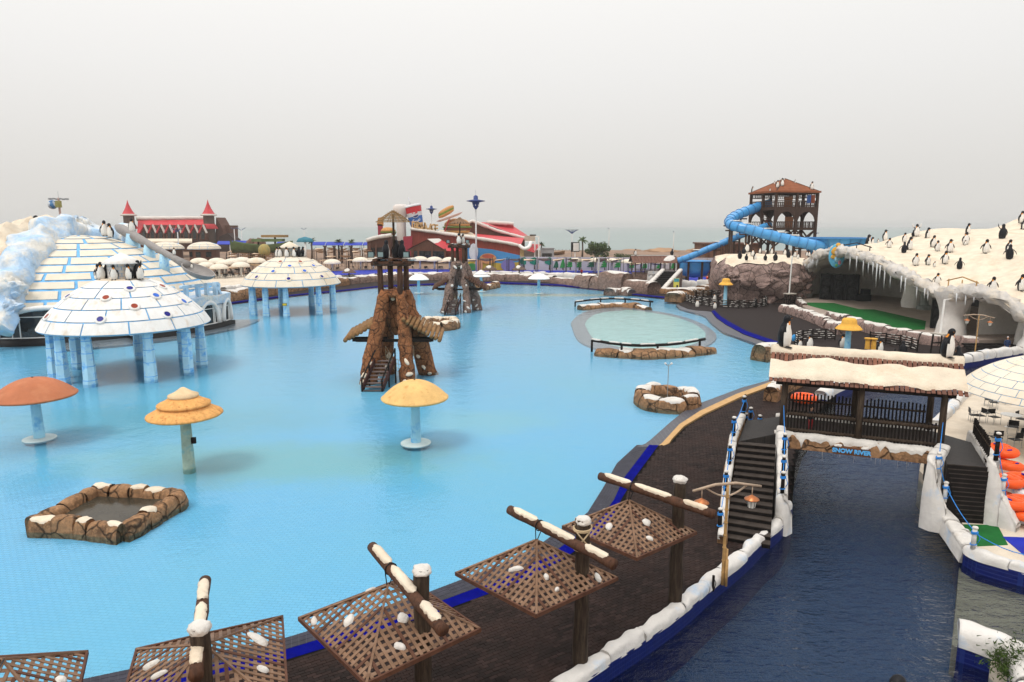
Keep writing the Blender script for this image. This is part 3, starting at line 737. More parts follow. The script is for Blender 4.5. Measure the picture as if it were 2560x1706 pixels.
# ================================================================== LATTICE PARASOLS ON THE NEAR DECK
def clip_seg(a, d, tri):
 """part of the line a+t*d inside the 2d triangle"""
 t0, t1 = -1e9, 1e9
 n = 3; ar = sum(tri[i][0] * tri[(i + 1) % 3][1] - tri[(i + 1) % 3][0] * tri[i][1] for i in range(3))
 for i in range(3):
  p, q = tri[i], tri[(i + 1) % 3]; ex, ey = q[0] - p[0], q[1] - p[1]
  nx, ny = (-ey, ex) if ar > 0 else (ey, -ex)
  den = nx * d[0] + ny * d[1]; num = nx * (p[0] - a[0]) + ny * (p[1] - a[1])
  if abs(den) < 1e-9:
   if num > 0: return None
   continue
  t = num / den
  if den > 0: t0 = max(t0, t)
  else: t1 = min(t1, t)
 return (t0, t1) if t1 - t0 > .02 else None
def parasol(label, post_top, base_z, corners, apex, arm, lash=False, sub=False, pads=()):
 px, py = post_top.x, post_top.y
 root = thing('lattice_parasol', label, 'parasol', (px, py, base_z), group='lattice parasols on the deck')
 H = post_top.z - base_z
 b = MB(); n = 12
 b.tube([(px + .015 * math.sin(i * 1.3 + px), py + .015 * math.cos(i * .9), base_z + H * i / n) for i in range(n + 1)], [.215 - .035 * i / n for i in range(n + 1)], LOG, 12, wob=.018, seed=px)
 b.build('post', root, True, True)
 b = MB(); b.blob((px + .01, py, post_top.z - .06), (.215, .215, .13), SNOWW, 3, .22, 1.3, px, flat=-.13); b.build('snow_cap', root, True, True)
 a0, a1 = arm; d = (a1 - a0)
 b = MB(); b.tube([a0 + d * (i / 10) for i in range(11)], [.13 + .01 * math.sin(i * 2) for i in range(11)], LOGR, 12, wob=.02, seed=py); ao = b.build('arm', root, True, True)
 # snow along the arm, in two or three runs
 dn = d.normalized(); sd = dn.cross(Vector((0, 0, 1))).normalized(); upv = sd.cross(dn)
 runs = [(.05, .30), (.34, .66), (.76, .95)]
 for (f0, f1) in runs:
  b = MB(); nn = 16; vs = []; K = 6
  for i in range(nn + 1):
   f = f0 + (f1 - f0) * i / nn; p = a0 + d * f; e = sm(min(i, nn - i) / 2.2)
   s1 = (1.0 + .45 * noise.noise(Vector((f * 40, px, 0)))) * (.25 + .75 * e); s2 = (1.0 + .45 * noise.noise(Vector((f * 40, px, 9)))) * (.25 + .75 * e)
   for k in range(K + 1):
    a = -s1 + (s1 + s2) * k / K; rr = .142 + (.035 if 0 < k < K else -.02) * (.3 + .7 * e)
    vs.append(p + sd * math.sin(a) * rr + upv * math.cos(a) * rr)
  b.add(vs, [(i * (K + 1) + j, i * (K + 1) + j + 1, (i + 1) * (K + 1) + j + 1, (i + 1) * (K + 1) + j) for i in range(nn) for j in range(K)], SNOW)
  b.build('snow_cap', ao, True, True) if False else b.build('arm_snow', root, True, True)
 # suspension
 tt = max(0, min(1, (Vector((apex.x, apex.y, 0)) - Vector((a0.x, a0.y, 0))).dot(Vector((d.x, d.y, 0))) / Vector((d.x, d.y, 0)).length_squared)); hp = a0 + d * tt
 b = MB()
 b.tube([hp + (sd * math.cos(k * math.pi / 5) + upv * math.sin(k * math.pi / 5)) * .15 for k in range(10)], .016, BLACK, 5, closed=True)
 for s in (-1, 1): b.tube([hp + sd * s * .15, apex + sd * s * .03 + Vector((0, 0, .02))], .014, BLACK, 5)
 b.build('hanger', root, True, True)
 if lash:
  b = MB(); jp = Vector((px, py, 0)); ft = (jp - Vector((a0.x, a0.y, 0))).dot(Vector((d.x, d.y, 0))) / Vector((d.x, d.y, 0)).length_squared; jz = (a0 + d * ft).z
  for k, (z0, z1) in enumerate(((.22, .20), (-.30, -.32), (-.26, -.24), (.30, -.28), (-.28, .28), (.26, .24))):
   b.tube([(px + math.cos(t * math.pi / 8) * .235, py + math.sin(t * math.pi / 8) * .235, jz + lerp(z0, z1, .5 - .5 * math.cos(t * math.pi / 8))) for t in range(16)], .022, STRAW, 6, closed=True)
  b.build('lashing', root, True, True)
 # lattice faces
 for fi in range(4):
  p = corners[fi]; q = corners[(fi + 1) % 4]; e = (q - p); L = e.length; ex = e.normalized()
  nrm = ex.cross(apex - p).normalized()
  if nrm.z < 0: nrm = -nrm
  ey = nrm.cross(ex)
  if (apex - p).dot(ey) < 0: ey = -ey
  tri = [(0, 0), (L, 0), ((apex - p).dot(ex), (apex - p).dot(ey))]
  sp = .180; k = int(L / sp); w = .076
  for i in range(1, k + 1):                          # upper layer: up the slope
   cc = clip_seg((i * L / (k + 1), 0), (0, 1), tri)
   if cc:
    x = i * L / (k + 1); mb = MB()
    mb.bar(p + ex * x + ey * (cc[0] + .01) + nrm * .012, p + ex * x + ey * (cc[1] - .02) + nrm * .012, w, .016, SLAT if (i * 7 + fi) % 5 else SLATD, up=nrm); mb.build('slat', root, world=True)
  hgt = tri[2][1]; k2 = int(hgt / sp)
  for i in range(1, k2 + 1):                         # lower layer: along the eaves
   y = i * hgt / (k2 + 1) - .03; cc = clip_seg((0, y), (1, 0), tri)
   if cc:
    mb = MB(); mb.bar(p + ey * y + ex * (cc[0] + .01) - nrm * .006, p + ey * y + ex * (cc[1] - .01) - nrm * .006, w, .014, SLAT, up=nrm); mb.build('slat', root, world=True)
  mb = MB(); mb.bar(p - ex * .02, q + ex * .02, .05, .10, SLATD); mb.build('eaves_rail', root, world=True)
  mb = MB(); mb.bar(p + nrm * .03, apex + Vector((0, 0, .02)), .055, .035, SLAT, up=nrm); mb.build('hip_rail', root, world=True)
 for i, (f, u, v, rx, ry, rot) in enumerate(pads):
  p = corners[f]; q = corners[(f + 1) % 4]; nrm = (q - p).cross(apex - p).normalized()
  if nrm.z < 0: nrm = -nrm
  c = p.lerp(q, u).lerp(apex, v) + nrm * .022
  mb = MB(); snow_patch(mb, c, rx, ry, .07, nrm, i + px, SNOWW, rot); mb.build('snow_pad', root, True, True)
 return root
ZE, ZP, ZA, ZT = 2.75, 3.55, 3.95, 4.45
def para_px(label, top, cr, apex, arm, mode, **k):
 T = G(*top, ZT)
 if mode == 0: l, f, r = [G(*c, ZE) for c in cr]; cs = [l, f, r, l + r - f]
 else: br, bl, fr = [G(*c, ZE) for c in cr]; cs = [bl, bl + fr - br, fr, br]
 ctr = sum(cs, Vector()) / 4
 ap = Vector((ctr.x, ctr.y, ZP)) if apex is None else G(*apex, ZP).lerp(Vector((ctr.x, ctr.y, ZP)), .5)
 a0 = G(*arm[0], ZA); a1 = G(*arm[1], ZA)
 return parasol(label, T, .07, cs, ap, (a0, a1), **k)
PD = [(0, .5, .35, .15, .10, .3), (0, .25, .15, .10, .07, 1.0), (1, .45, .5, .14, .13, .2), (1, .3, .22, .12, .08, 2.0), (3, .4, .2, .18, .1, .5), (2, .5, .3, .17, .09, .4)]
para_px('lattice parasol under a dark log post, farthest of the row, beside the twin-lantern pole', (1700, 1195), [(1407, 1318), (1592, 1398), (1740, 1333)], (1572, 1240), [(1500, 1190), (1785, 1287)], 0, pads=PD)
para_px('lattice parasol whose post and arm are lashed with pale rope', (1457, 1297), [(1140, 1435), (1340, 1540), (1543, 1447)], (1343, 1332), [(1275, 1275), (1535, 1412)], 0, lash=True, pads=[(0, .55, .45, .22, .08, 2.3), (1, .2, .42, .10, .07, .9), (1, .3, .2, .07, .05, .2), (1, .85, .12, .16, .08, 1.2), (3, .5, .3, .2, .1, .5)])
para_px('lattice parasol in the middle of the row with its post standing right before it', (1053, 1420), [(748, 1548), (915, 1712), (1200, 1575)], (972, 1447), [(930, 1367), (1108, 1578)], 0, pads=[(0, .42, .38, .16, .11, .4), (0, .12, .1, .12, .08, 1.0), (1, .45, .52, .14, .13, .2), (1, .3, .22, .14, .09, 2.0), (3, .4, .25, .2, .1, .5), (2, .5, .4, .2, .09, .4)])
para_px('near lattice parasol cut by the bottom edge with a snow-covered post before it', (497, 1563), [(706, 1544), (342, 1626), (722, 1790)], None, [(512, 1452), (488, 1690)], 1, pads=[(0, .25, .3, .10, .2, .9), (0, .5, .45, .06, .2, .9), (2, .75, .35, .14, .26, .5), (2, .3, .3, .08, .14, .9)])
para_px('lattice parasol in the bottom left corner, only its edge in view', (-60, 1790), [(218, 1632), (-110, 1652), (170, 1850)], None, [(-45, 1712), (-80, 1960)], 1, pads=[(2, .55, .25, .1, .12, .5), (2, .35, .3, .1, .12, .5)])

# ================================================================== RIVER WALL (white rocks on blue tiles)
BLUETILE = brick_mat('blue_wall_tiles', (.0025, .008, .10), (.003, .010, .12), (.010, .025, .16), .15, .15, .012, .4, 0.0, spec=.25, coord='vert')
def wall_strip(mb, path, w, z0, z1, m):
 ps = resample(path, .5); n = len(ps); L = []; Rr = []
 for i, p in enumerate(ps):
  d = ps[min(i + 1, n - 1)] - ps[max(i - 1, 0)]; d.z = 0; d.normalize(); s = Vector((-d.y, d.x, 0)); L.append(p + s * w / 2); Rr.append(p - s * w / 2)
 vs = [Vector((p.x, p.y, z)) for p in L for z in (z0, z1)] + [Vector((p.x, p.y, z)) for p in Rr for z in (z0, z1)]
 fs = []; o = 2 * n
 for i in range(n - 1):
  a = 2 * i
  fs += [(a, a + 2, a + 3, a + 1), (o + a, o + a + 1, o + a + 3, o + a + 2), (a + 1, a + 3, o + a + 3, o + a + 1)]
 fs += [(0, 1, o + 1, o), (2 * n - 2, o + 2 * n - 2, o + 2 * n - 1, 2 * n - 1)]
 mb.add(vs, fs, m)
def river_wall(label, path, name='river_wall', zb=.12, h=.32, w=.46, stone=1.7, seed=1, blue=True, mat=ICEW, cat='wall', step=.12, amp=.09):
 path = smooth_path(path, 5)
 root = thing(name, label, cat, (path[0].x, path[0].y, -1.7))
 if blue:
  b = MB(); wall_strip(b, path, w * .94, -1.7, zb + .05, BLUETILE); b.build('blue_tiling', root, False, True)
 stone_wall(root, [Vector((p.x, p.y, zb)) for p in path], w, h, mat, stone, seed, amp, None, step=step)
 return root
rl = GL(RIV_L[:10], .1); rl = [p + Vector((-.12, .12, 0)) for p in rl]
river_wall('long white rock wall curving along the deck beside the dark river', rl, seed=3)
rr = GL([(2760, 1490), (2600, 1448), (2500, 1422), (2425, 1398), (2408, 1375), (2398, 1340)], .12); rr = [p + Vector((.25, .12, 0)) for p in rr]
river_wall('white and blue painted rock wall edging the café bank at the stair foot', rr, seed=30)
rc = GL([(2384, 1600), (2425, 1612), (2475, 1632), (2520, 1652)], .15); rc = [p + Vector((.15, .0, 0)) for p in rc]
river_wall('short white rock wall with blue joints in the bottom right corner', rc + [rc[-1] + Vector((-.5, -1.2, 0)), rc[-1] + Vector((-1.2, -2.6, 0))], seed=50, w=.75, h=.55)
b = MB(); cc = G(2570, 1690, .2)
for i in range(5200):
 q = Vector((rnd.gauss(0, .36), rnd.gauss(0, .36), abs(rnd.gauss(0, .26)))); d = Vector((rnd.uniform(-1, 1), rnd.uniform(-1, 1), rnd.uniform(.2, 1.2))).normalized() * .16
 s_ = d.orthogonal().normalized() * .02; p = cc + q; b.add([p - s_, p + s_, p + d], [(0, 1, 2)], M('shrub_leaf', (.035, .060, .010), .7, .5, 9))
pr = thing('shrub', 'small green shrub growing behind the corner rock wall', 'shrub', cc - Vector((0, 0, .1)))
b.build('foliage', pr, False, True)
b = MB(); [b.tube([cc + Vector((0, 0, -.1)), cc + Vector((rnd.uniform(-.3, .3), rnd.uniform(-.3, .3), .45))], .015, LOG, 5) for _ in range(6)]; b.build('stem', pr, False, True)
b = MB(); b.prism([(cc.x - .5, cc.y - .9), (cc.x + 2.5, cc.y - .9), (cc.x + 2.5, cc.y + .9), (cc.x - .5, cc.y + .7)], -1.7, .14, CONC); struct(b, 'corner_planter_ground')
# big penguin at the bottom edge, on a plinth
tp = G(2250, 1692, 1.95)
b = MB(); b.blob((tp.x, tp.y, -.6), (.6, .6, 1.0), ROCKG, 3, .2, 1, 5); one(b, 'rock', 'grey rock in the river carrying the penguin at the bottom edge', 'rock', smooth=True)
penguin((tp.x, tp.y, .30), -1.2, 1.75, 'penguin statue cut by the bottom edge, only its black head showing over the river', group='penguin statues by the river')

# ================================================================== TWIN-LANTERN BAMBOO POLE
def lantern_pole(label, base, h, s=1.0, rz=.35, extra=True, group='twin-lantern bamboo poles'):
 root = thing('lantern_pole', label, 'lamp', base, rz, group, s)
 b = MB(); b.tube([(0, 0, h * i / 8) for i in range(9)], [.06 - .002 * i for i in range(9)], BAMBOO, 8)
 for i in range(1, 8): b.tube([(0, 0, h * i / 8 - .02), (0, 0, h * i / 8 + .02)], .068, BAMBOO, 8)
 b.build('pole', root, True)
 b = MB(); b.tube([(-1.35, 0, h - .05), (-.5, 0, h + .05), (.3, 0, h), (1.35, 0, h - .25)], [.045, .05, .05, .04], PALEWOOD, 7); b.build('crossbar', root, True)
 b = MB(); b.tube([(-.85 + 1.7 * i / 10, .04, h - .02 - .35 * math.sin(math.pi * i / 10) - .1 * i / 10) for i in range(11)], .032, PALEWOOD, 6); b.build('bow', root, True)
 for sgn in (-1, 1):
  x = sgn * 1.0; zt = h - .05 if sgn < 0 else h - .22
  lp = bpy.data.objects.new('lantern', None);
  mb = MB(); mb.tube([(x, 0, zt), (x, 0, zt - .3)], .018, PALEWOOD, 5); mb.lathe([(.02, zt - .28), (.07, zt - .32), (.24, zt - .42), (.25, zt - .45), (.05, zt - .44)], M('copper', (.46, .17, .07), .35, .2, 6, metal=.7), 14, (x, 0, 0))
  l = mb.build('lantern', root, True)
  mb = MB(); mb.lathe([(.05, zt - .44), (.17, zt - .46), (.12, zt - .72), (.02, zt - .75)], M('frosted_glass', (.72, .70, .64), .3, .05, 5, bmp=0), 8, (x, 0, 0)); mb.build('glass', l)
  mb = MB()
  for k in range(8):
   a = k * math.pi / 4; mb.bar((x + .172 * math.cos(a), .172 * math.sin(a), zt - .455), (x + .122 * math.cos(a), .122 * math.sin(a), zt - .73), .015, .015, FENCE)
  mb.build('cage', l)
 if extra:
  b = MB(); b.tube([(.11, .02, 0), (.11, .02, 1.25)], .055, BAMBOO, 8); b.tube([(.05, -.11, 0), (.05, -.11, .95)], .05, BAMBOO, 8); b.build('bamboo_stub', root, True)
 return root
lb = G(1806, 1462, .1)
lantern_pole('bamboo pole with two copper lanterns standing by the near stair', lb, 3.55)
b = MB(); pb = G(1782, 1478, .07); b.tube([pb, pb + Vector((0, 0, .55))], .045, FENCE, 7); b.tube([pb + Vector((0, 0, .5)), pb + Vector((.08, -.03, .3)), pb + Vector((.02, -.03, 0))], .012, BLACK, 5)
one(b, 'bollard', 'short dark bollard beside the bamboo lantern pole', 'bollard')
# ================================================================== COVERED BRIDGE "SNOW RIVER"
ZD = 2.5
Lb = G(1955, 1080, ZD); Rb = G(2349, 1122, ZD)
ax = (Rb - Lb); BL = ax.length; ax.normalize(); pe = Vector((-ax.y, ax.x, 0)); BW = 3.0
UP = Vector((0, 0, 1))
def B(s, t, z): return Vector((Lb.x, Lb.y, 0)) + ax * s + pe * t + UP * z
br = thing('covered_bridge', 'wooden covered bridge with snow-laden roof over the dark river', 'bridge', (Lb.x, Lb.y, -1.7))
b = MB(); b.extr([B(-.2, .12, ZD - .3), B(BL + .2, .12, ZD - .3), B(BL + .2, BW - .1, ZD - .3), B(-.2, BW - .1, ZD - .3)], (0, 0, .28), M('bridge_planks', (.03, .02, .015), .7, .3, 3)); b.build('deck', br, False, True)
# rock beam with snow flowing over it, near and far side
for t, nm in ((-.12, 0), (BW + .1, 1)):
 pth = [B(-.35 + (BL + .7) * i / 10, t, ZD - .62) for i in range(11)]
 rg = sect(pth, .62, .66, 3 + nm, .2, .07)
 b = MB(); skin_rings(b, rg, ROCKB); b.build('rock_beam', br, True, True)
 b = MB(); snow_rings(b, rg, SNOWW, 4 + nm, .74, .05, .5, 2.4); b.build('beam_snow', br, True, True)
# posts
for t in (0.0, BW):
 for s in (0.0, BL * .5, BL):
  b = MB(); b.tube([B(s, t, ZD - .1), B(s, t, ZD + 1.2), B(s, t, 4.95)], [.15, .14, .13], LOG, 10, wob=.015); b.build('post', br, True, True)
 b = MB(); b.bar(B(-.4, t, 4.86), B(BL + .4, t, 4.86), .16, .18, FENCE); b.build('tie_beam', br, False, True)
# picket fences: near and far
def picket_fence(root, p0, p1, z0, z1, zt, n, log=True, rails=((.22, .08), (.92, .09))):
 p0 = Vector(p0); p1 = Vector(p1); d = (p1 - p0)
 for i in range(n):
  q = p0 + d * ((i + .5) / n); hh = rnd.uniform(-.05, .05)
  dz = d.z * ((i + .5) / n)
  b = MB(); b.tube([Vector((q.x, q.y, z0 + dz)), Vector((q.x, q.y, zt + hh + dz))], [.042, .038], FENCE, 6); b.build('picket', root, False, True)
 for f, r in rails:
  z = lerp(z0, z1, f); b = MB(); b.tube([Vector((p0.x, p0.y, z)), Vector((p1.x, p1.y, z + d.z))], r, LOG, 8, wob=.01); b.build('rail', root, True, True)
picket_fence(br, B(.16, -.02, 0), B(BL * .5 - .14, -.02, 0), ZD - .05, ZD + 1.02, ZD + 1.12, 21)
picket_fence(br, B(BL * .5 + .14, -.02, 0), B(BL - .16, -.02, 0), ZD - .05, ZD + 1.02, ZD + 1.12, 21)
picket_fence(br, B(.16, BW, 0), B(BL * .5 - .14, BW, 0), ZD - .05, ZD + 1.02, ZD + 1.25, 18, rails=((.3, .05), (.85, .05)))
picket_fence(br, B(BL * .5 + .14, BW, 0), B(BL - .16, BW, 0), ZD - .05, ZD + 1.02, ZD + 1.25, 18, rails=((.3, .05), (.85, .05)))
# roof planks, both slopes
RP, RZ, EZ = 1.5, 6.2, 4.98
eave0, eave1 = -.42, BW + .42
s0, s1 = -.72, BL + .78; npl = 40
RPL = [M('roof_plank_red', (.20, .085, .055), .65, .25, 5), M('roof_plank_brown', (.155, .070, .048), .65, .25, 5), M('roof_plank_dull', (.125, .062, .045), .7, .25, 5)]
for side in (0, 1):
 et = eave0 if side == 0 else eave1
 for i in range(npl):
  f = (i + .5) / npl; s = lerp(s0, s1, f); j = rnd.uniform(-.05, .05); w = (s1 - s0) / npl
  b = MB(); nrm = Vector((0, 0, 1)) + pe * (-.6 if side == 0 else .6)
  b.bar(B(s, RP + (-.04 if side == 0 else .04), RZ), B(s + j * .4, et + (j if side == 0 else -j), EZ - j * .5), w * rnd.uniform(.70, .86), .035, RPL[rnd.randrange(3)], up=nrm); b.build('roof_plank', br, False, True)
 b = MB(); b.bar(B(s0 + .05, lerp(RP, et, .9), lerp(RZ, EZ, .9) - .06), B(s1 - .05, lerp(RP, et, .9), lerp(RZ, EZ, .9) - .06), .08, .07, FENCE); b.bar(B(s0 + .05, lerp(RP, et, .3), lerp(RZ, EZ, .3) - .06), B(s1 - .05, lerp(RP, et, .3), lerp(RZ, EZ, .3) - .06), .08, .07, FENCE); b.build('purlin', br, False, True)
 # wide snow slab
 NU, NV = 60, 12
 def slab(lift):
  def fn(u, v):
   s = lerp(s0 + .0, s1 - .0, u)
   top = .29 + .16 * noise.noise(Vector((u * 5, 1 + side * 5, 0))) + .05 * noise.noise(Vector((u * 17, 2, 0))); bot = .90 + .08 * noise.noise(Vector((u * 8, 7, side))) + .03 * noise.noise(Vector((u * 23, 4, 0)))
   if u < .12: top += (.12 - u) * .5
   g = lerp(top, bot, v); e = min(v, 1 - v, u * 3, (1 - u) * 3) * 8; k = sm(e)
   th = (.035 + .09 * k + .03 * noise.noise(Vector((s * 2.2, g * 5, side * 4))) * k) if lift else .028
   return B(s, lerp(RP, et, g), lerp(RZ, EZ, g)) + (UP * .8 + pe * (-.55 if side == 0 else .55)) * th
  return fn
 b = MB(); b.grid(slab(True), NU, NV, SNOW, flip=(side == 1)); b.grid(slab(False), NU, 1, SNOW, flip=(side == 0)); b.build('roof_snow', br, True, True)
rg = sect([B(s0 - .03 + (s1 - s0 + .06) * i / 12, RP, RZ - .05) for i in range(13)], .62, .24, 2, .14, .06)
for r in rg:
 for k, q in enumerate(r):
  dd = abs((q - B(0, RP, 0)).dot(pe)); q.z -= dd * .6
b = MB(); skin_rings(b, rg, SNOW); b.build('ridge_snow', br, True, True)
# name board
bc = B(BL * .46, -.47, ZD - .42)
b = MB(); b.box(bc, (1.5, .07, .38), M('board_wood', (.16, .07, .035), .6, .3, 6), rz=math.atan2(ax.y, ax.x))
for k in range(2): b.box(bc + UP * (.1 - .2 * k) - pe * .04, (1.52, .02, .015), FENCE, rz=math.atan2(ax.y, ax.x))
for sx in (-.55, .55): b.blob(bc + ax * sx + UP * .2, (.2, .1, .08), SNOWW, 2, .3, 1, sx)
nb = b.build('name_board', br, False, True)
me = text_mesh('SNOW RIVER', .26, .02, M('sky_blue_letter', (.12, .45, .85), .5, .05), bevel=.006)
o = inst('lettering', me, nb, bc - wloc(nb) + Vector((0, 0, -.09)) - pe * .06, (math.pi / 2, 0, math.atan2(ax.y, ax.x)))
# drip icicles under the beam
b = MB()
for i in range(16):
 q = B(BL * (.25 + .7 * rnd.random()), -.1, ZD - .66); b.tube([q, q + Vector((0, 0, -rnd.uniform(.15, .5)))], [.012, .002], SNOWW, 4)
b.build('drips', br, False, True)

# ---- stairs on both banks
STEP = M('dark_step', (.008, .006, .0055), .7, .3, 3); NOSE = M('worn_step_tread', (.046, .036, .030), .75, .3, 3)
def stairs(label, l0, l1, r0, r1, n, z0, z1, land=None):
 root = thing('staircase', label, 'stairs', (l0.x, l0.y, z0), group='staircases of the covered bridge')
 for i in range(n):
  f0 = i / n; f1 = (i + 1) / n; z = lerp(z0, z1, (i + 1) / n)
  a, bb, c, d = l0.lerp(l1, f0), r0.lerp(r1, f0), r0.lerp(r1, f1), l0.lerp(l1, f1)
  mb = MB(); mb.prism([(q.x, q.y) for q in (a, bb, c, d)], z0 - .02, z - .035, STEP)
  mb.prism([(q.x, q.y) for q in (a.lerp(d, -.08), bb.lerp(c, -.08), c.lerp(bb, 0), d)], z - .034, z, NOSE if rnd.random() < 2 else STEP)
  mb.build('step', root, False, True)
 return root
def rope_post(root, p, h=.85, white=False):
 mb = MB(); mb.tube([p, p + UP * h], [.085, .075], ICEW if white else FENCE, 8); o = mb.build('rope_post', root, True, True)
 mb = MB(); mb.blob(p + UP * (h + .01), (.10, .10, .06), SNOWW, 2, .2, 1, p.x); mb.build('post_cap', o, True, True) if False else mb.build('post_cap', root, True, True)
 mb = MB()
 for z in (h * .82, h * .78, h * .74, h * .22):
  mb.tube([p + Vector((math.cos(k * math.pi / 5) * .1, math.sin(k * math.pi / 5) * .1, z + .015 * math.sin(k))) for k in range(10)], .02, ROPE, 5, closed=True)
 mb.tube([p + Vector((.1, -.04, h * .75)), p + Vector((.16, -.08, h * .5)), p + Vector((.1, -.06, h * .3))], .014, ROPE, 4)
 mb.build('rope_knot', root, True, True)
def rope_run(root, tops, sag=.18):
 for a, c in zip(tops, tops[1:]):
  mb = MB(); mb.tube([a.lerp(c, i / 8) - UP * (sag * math.sin(math.pi * i / 8)) for i in range(9)], .018, ROPE, 5); mb.build('rope', root, True, True)
lB0, rB0 = G(1812, 1352, .08), G(1925, 1372, .08); lT, rT = G(1846, 1104, ZD), G(1940, 1112, ZD)
st1 = stairs('dark steps with white rock sides rising from the deck to the bridge', lB0, lT, rB0, rT, 15, .08, ZD)
lT2, rT2 = G(1866, 1052, ZD), Vector((B(0, BW, 0).x, B(0, BW, 0).y, ZD))
LANDM = brick_mat('landing_boards', (.022, .017, .015), (.030, .023, .020), (.009, .008, .007), .4, .16, .012, .65, rot=.9)
b = MB(); b.prism([(q.x, q.y) for q in (lT, Vector((Lb.x, Lb.y, 0)) + ax * .1, B(0.1, BW, 0), lT2)], .05, ZD - .005, LANDM); b.build('landing', st1, False, True)
def slope_wall(root, pts, w, h, seed, mat=SNOWW, zfoot=-.3, side_mat=ICEW):
 """rock cheek along a flight: crest follows the points, body reaches down to the ground"""
 ps = resample(pts, .22); n = len(ps)
 mb = MB(); rings = []
 for i, p in enumerate(ps):
  d = ps[min(i + 1, n - 1)] - ps[max(i - 1, 0)]; d.z = 0; d.normalize(); s = Vector((-d.y, d.x, 0)); r = []
  for (x, z) in ((w * .62, zfoot), (w * .56, p.z * .5), (w * .52, p.z + h * .45), (w * .36, p.z + h * .88), (0, p.z + h), (-w * .36, p.z + h * .88), (-w * .52, p.z + h * .45), (-w * .56, p.z * .5), (-w * .62, zfoot)):
   q = Vector((p.x, p.y, z)) + s * x; q += noise.noise_vector(q * 2.1 + Vector((seed, 0, 0))) * (.07 if z > zfoot + .01 else 0); r.append(q)
  rings.append(r)
 skin_rings(mb, rings, side_mat); o = mb.build('rock_cheek', root, True, True)
 # crest stones
 k = 5; i = 0; q = seed
 while i < n - 2:
  seg = [Vector((p.x, p.y, p.z + h * .55)) for p in ps[i:i + k + 1]]
  if len(seg) >= 3:
   rg = sect(seg, w * 1.06, h * .62, q, .22, .04); mb = MB(); skin_rings(mb, rg, mat); mb.build('stone', root, True, True)
  i += k; q += 1
dl = (lB0 - rB0).normalized()
slope_wall(st1, [lB0 + dl * .22 + Vector((0, -.35, .0)), lB0.lerp(lT, .5) + dl * .22, lT + dl * .22, lT2 + dl * .2], .32, .30, 4, side_mat=ROCKB)
slope_wall(st1, [G(1968, 1300, .2), rB0.lerp(rT, .42) - dl * .35 + UP * .0, rB0.lerp(rT, .75) - dl * .3, rT - dl * .25, B(-.05, -.15, ZD)], .40, .30, 9)
tops = []
for f in (.02, .38, .66, .98):
 p = lB0.lerp(lT, f) + dl * .22 + UP * .3; rope_post(st1, p); tops.append(p + UP * .68)
p = lT2 + dl * .15 + UP * .25; rope_post(st1, p, .95); tops.append(p + UP * .75)
rope_run(st1, tops)
tops = []
for f in (.44, .60, .84):
 p = rB0.lerp(rT, f) - dl * .33 + UP * .3; rope_post(st1, p); tops.append(p + UP * .68)
tops.append(B(0, -.12, ZD + 1.3)); rope_run(st1, tops, .08)
# picket screen at the far end of the landing, three little posts beyond
picket_fence(st1, lT2 + dl * .12 + Vector((0, .2, 0)), lT2 + dl * .12 + Vector((.55, 1.5, 0)), ZD - 1.0, ZD + .95, ZD + 1.0, 9, rails=((.4, .04), (.9, .04)))
for q in ((1862, 1055), (1875, 1040), (1898, 1060)):
 p = G(q[0], q[1], ZD - .1) + pe * .6; p.z = ZD - .6; rope_post(st1, p, .75)
# small landing beyond the bridge on this bank
lB1, rB1 = G(2395, 1306, .12), G(2494, 1313, .12); lT1, rT1 = G(2368, 1160, ZD), G(2466, 1168, ZD)
st2 = stairs('dark steps between white rock sides coming down to the green mat', lB1, lT1, rB1, rT1, 13, .12, ZD)
lT3, rT3 = Vector((B(BL, BW, 0).x, B(BL, BW, 0).y, ZD)), G(2428, 1106, ZD)
b = MB(); b.prism([(q.x, q.y) for q in (Vector((Rb.x, Rb.y, 0)), lT1, rT1, rT3, B(BL, BW, 0))], .05, ZD - .005, LANDM); b.build('landing', st2, False, True)
dr = (rB1 - lB1).normalized()
slope_wall(st2, [rB1 + dr * .3 + Vector((.1, -.5, 0)), rB1.lerp(rT1, .5) + dr * .3, rT1 + dr * .28, rT3 + dr * .25, rT3 + dr * .2 + pe * .8], .42, .30, 14)
slope_wall(st2, [G(2425, 1385, .1), lB1 - dr * .4, lB1.lerp(lT1, .5) - dr * .55, lT1 - dr * .5, B(BL + .1, -.15, ZD - .05)], .52, .30, 19)
tops = []
for f in (-.05, .42):
 p = rB1.lerp(rT1, f) + dr * .3 + UP * .3; rope_post(st2, p, .8, True); tops.append(p + UP * .65)
p = rT1 + dr * .3 + UP * .3; rope_post(st2, p, 1.1); tops.append(p + UP * .9)
rope_run(st2, tops)
tops = []
for p in (G(2432, 1372, .45), lB1.lerp(lT1, .22) - dr * .45 + UP * .3, lB1.lerp(lT1, .72) - dr * .5 + UP * .3):
 rope_post(st2, p, .8, True); tops.append(p + UP * .65)
tops.append(B(BL, -.12, ZD + 1.2)); rope_run(st2, tops, .12)
picket_fence(st2, rT1 + dr * .12 + pe * .3, rT3 + dr * .12 + pe * .4, ZD - .5, ZD + .9, ZD + 1.05, 14, rails=((.4, .04), (.9, .04)))
b = MB()
p0 = G(2432, 1372, .45) + UP * .6; p1 = G(2640, 1395, .9)
b.tube([p0.lerp(p1, i / 8) - UP * (.25 * math.sin(math.pi * i / 8)) for i in range(9)], .018, ROPE, 5); b.build('rope', st2, True, True)
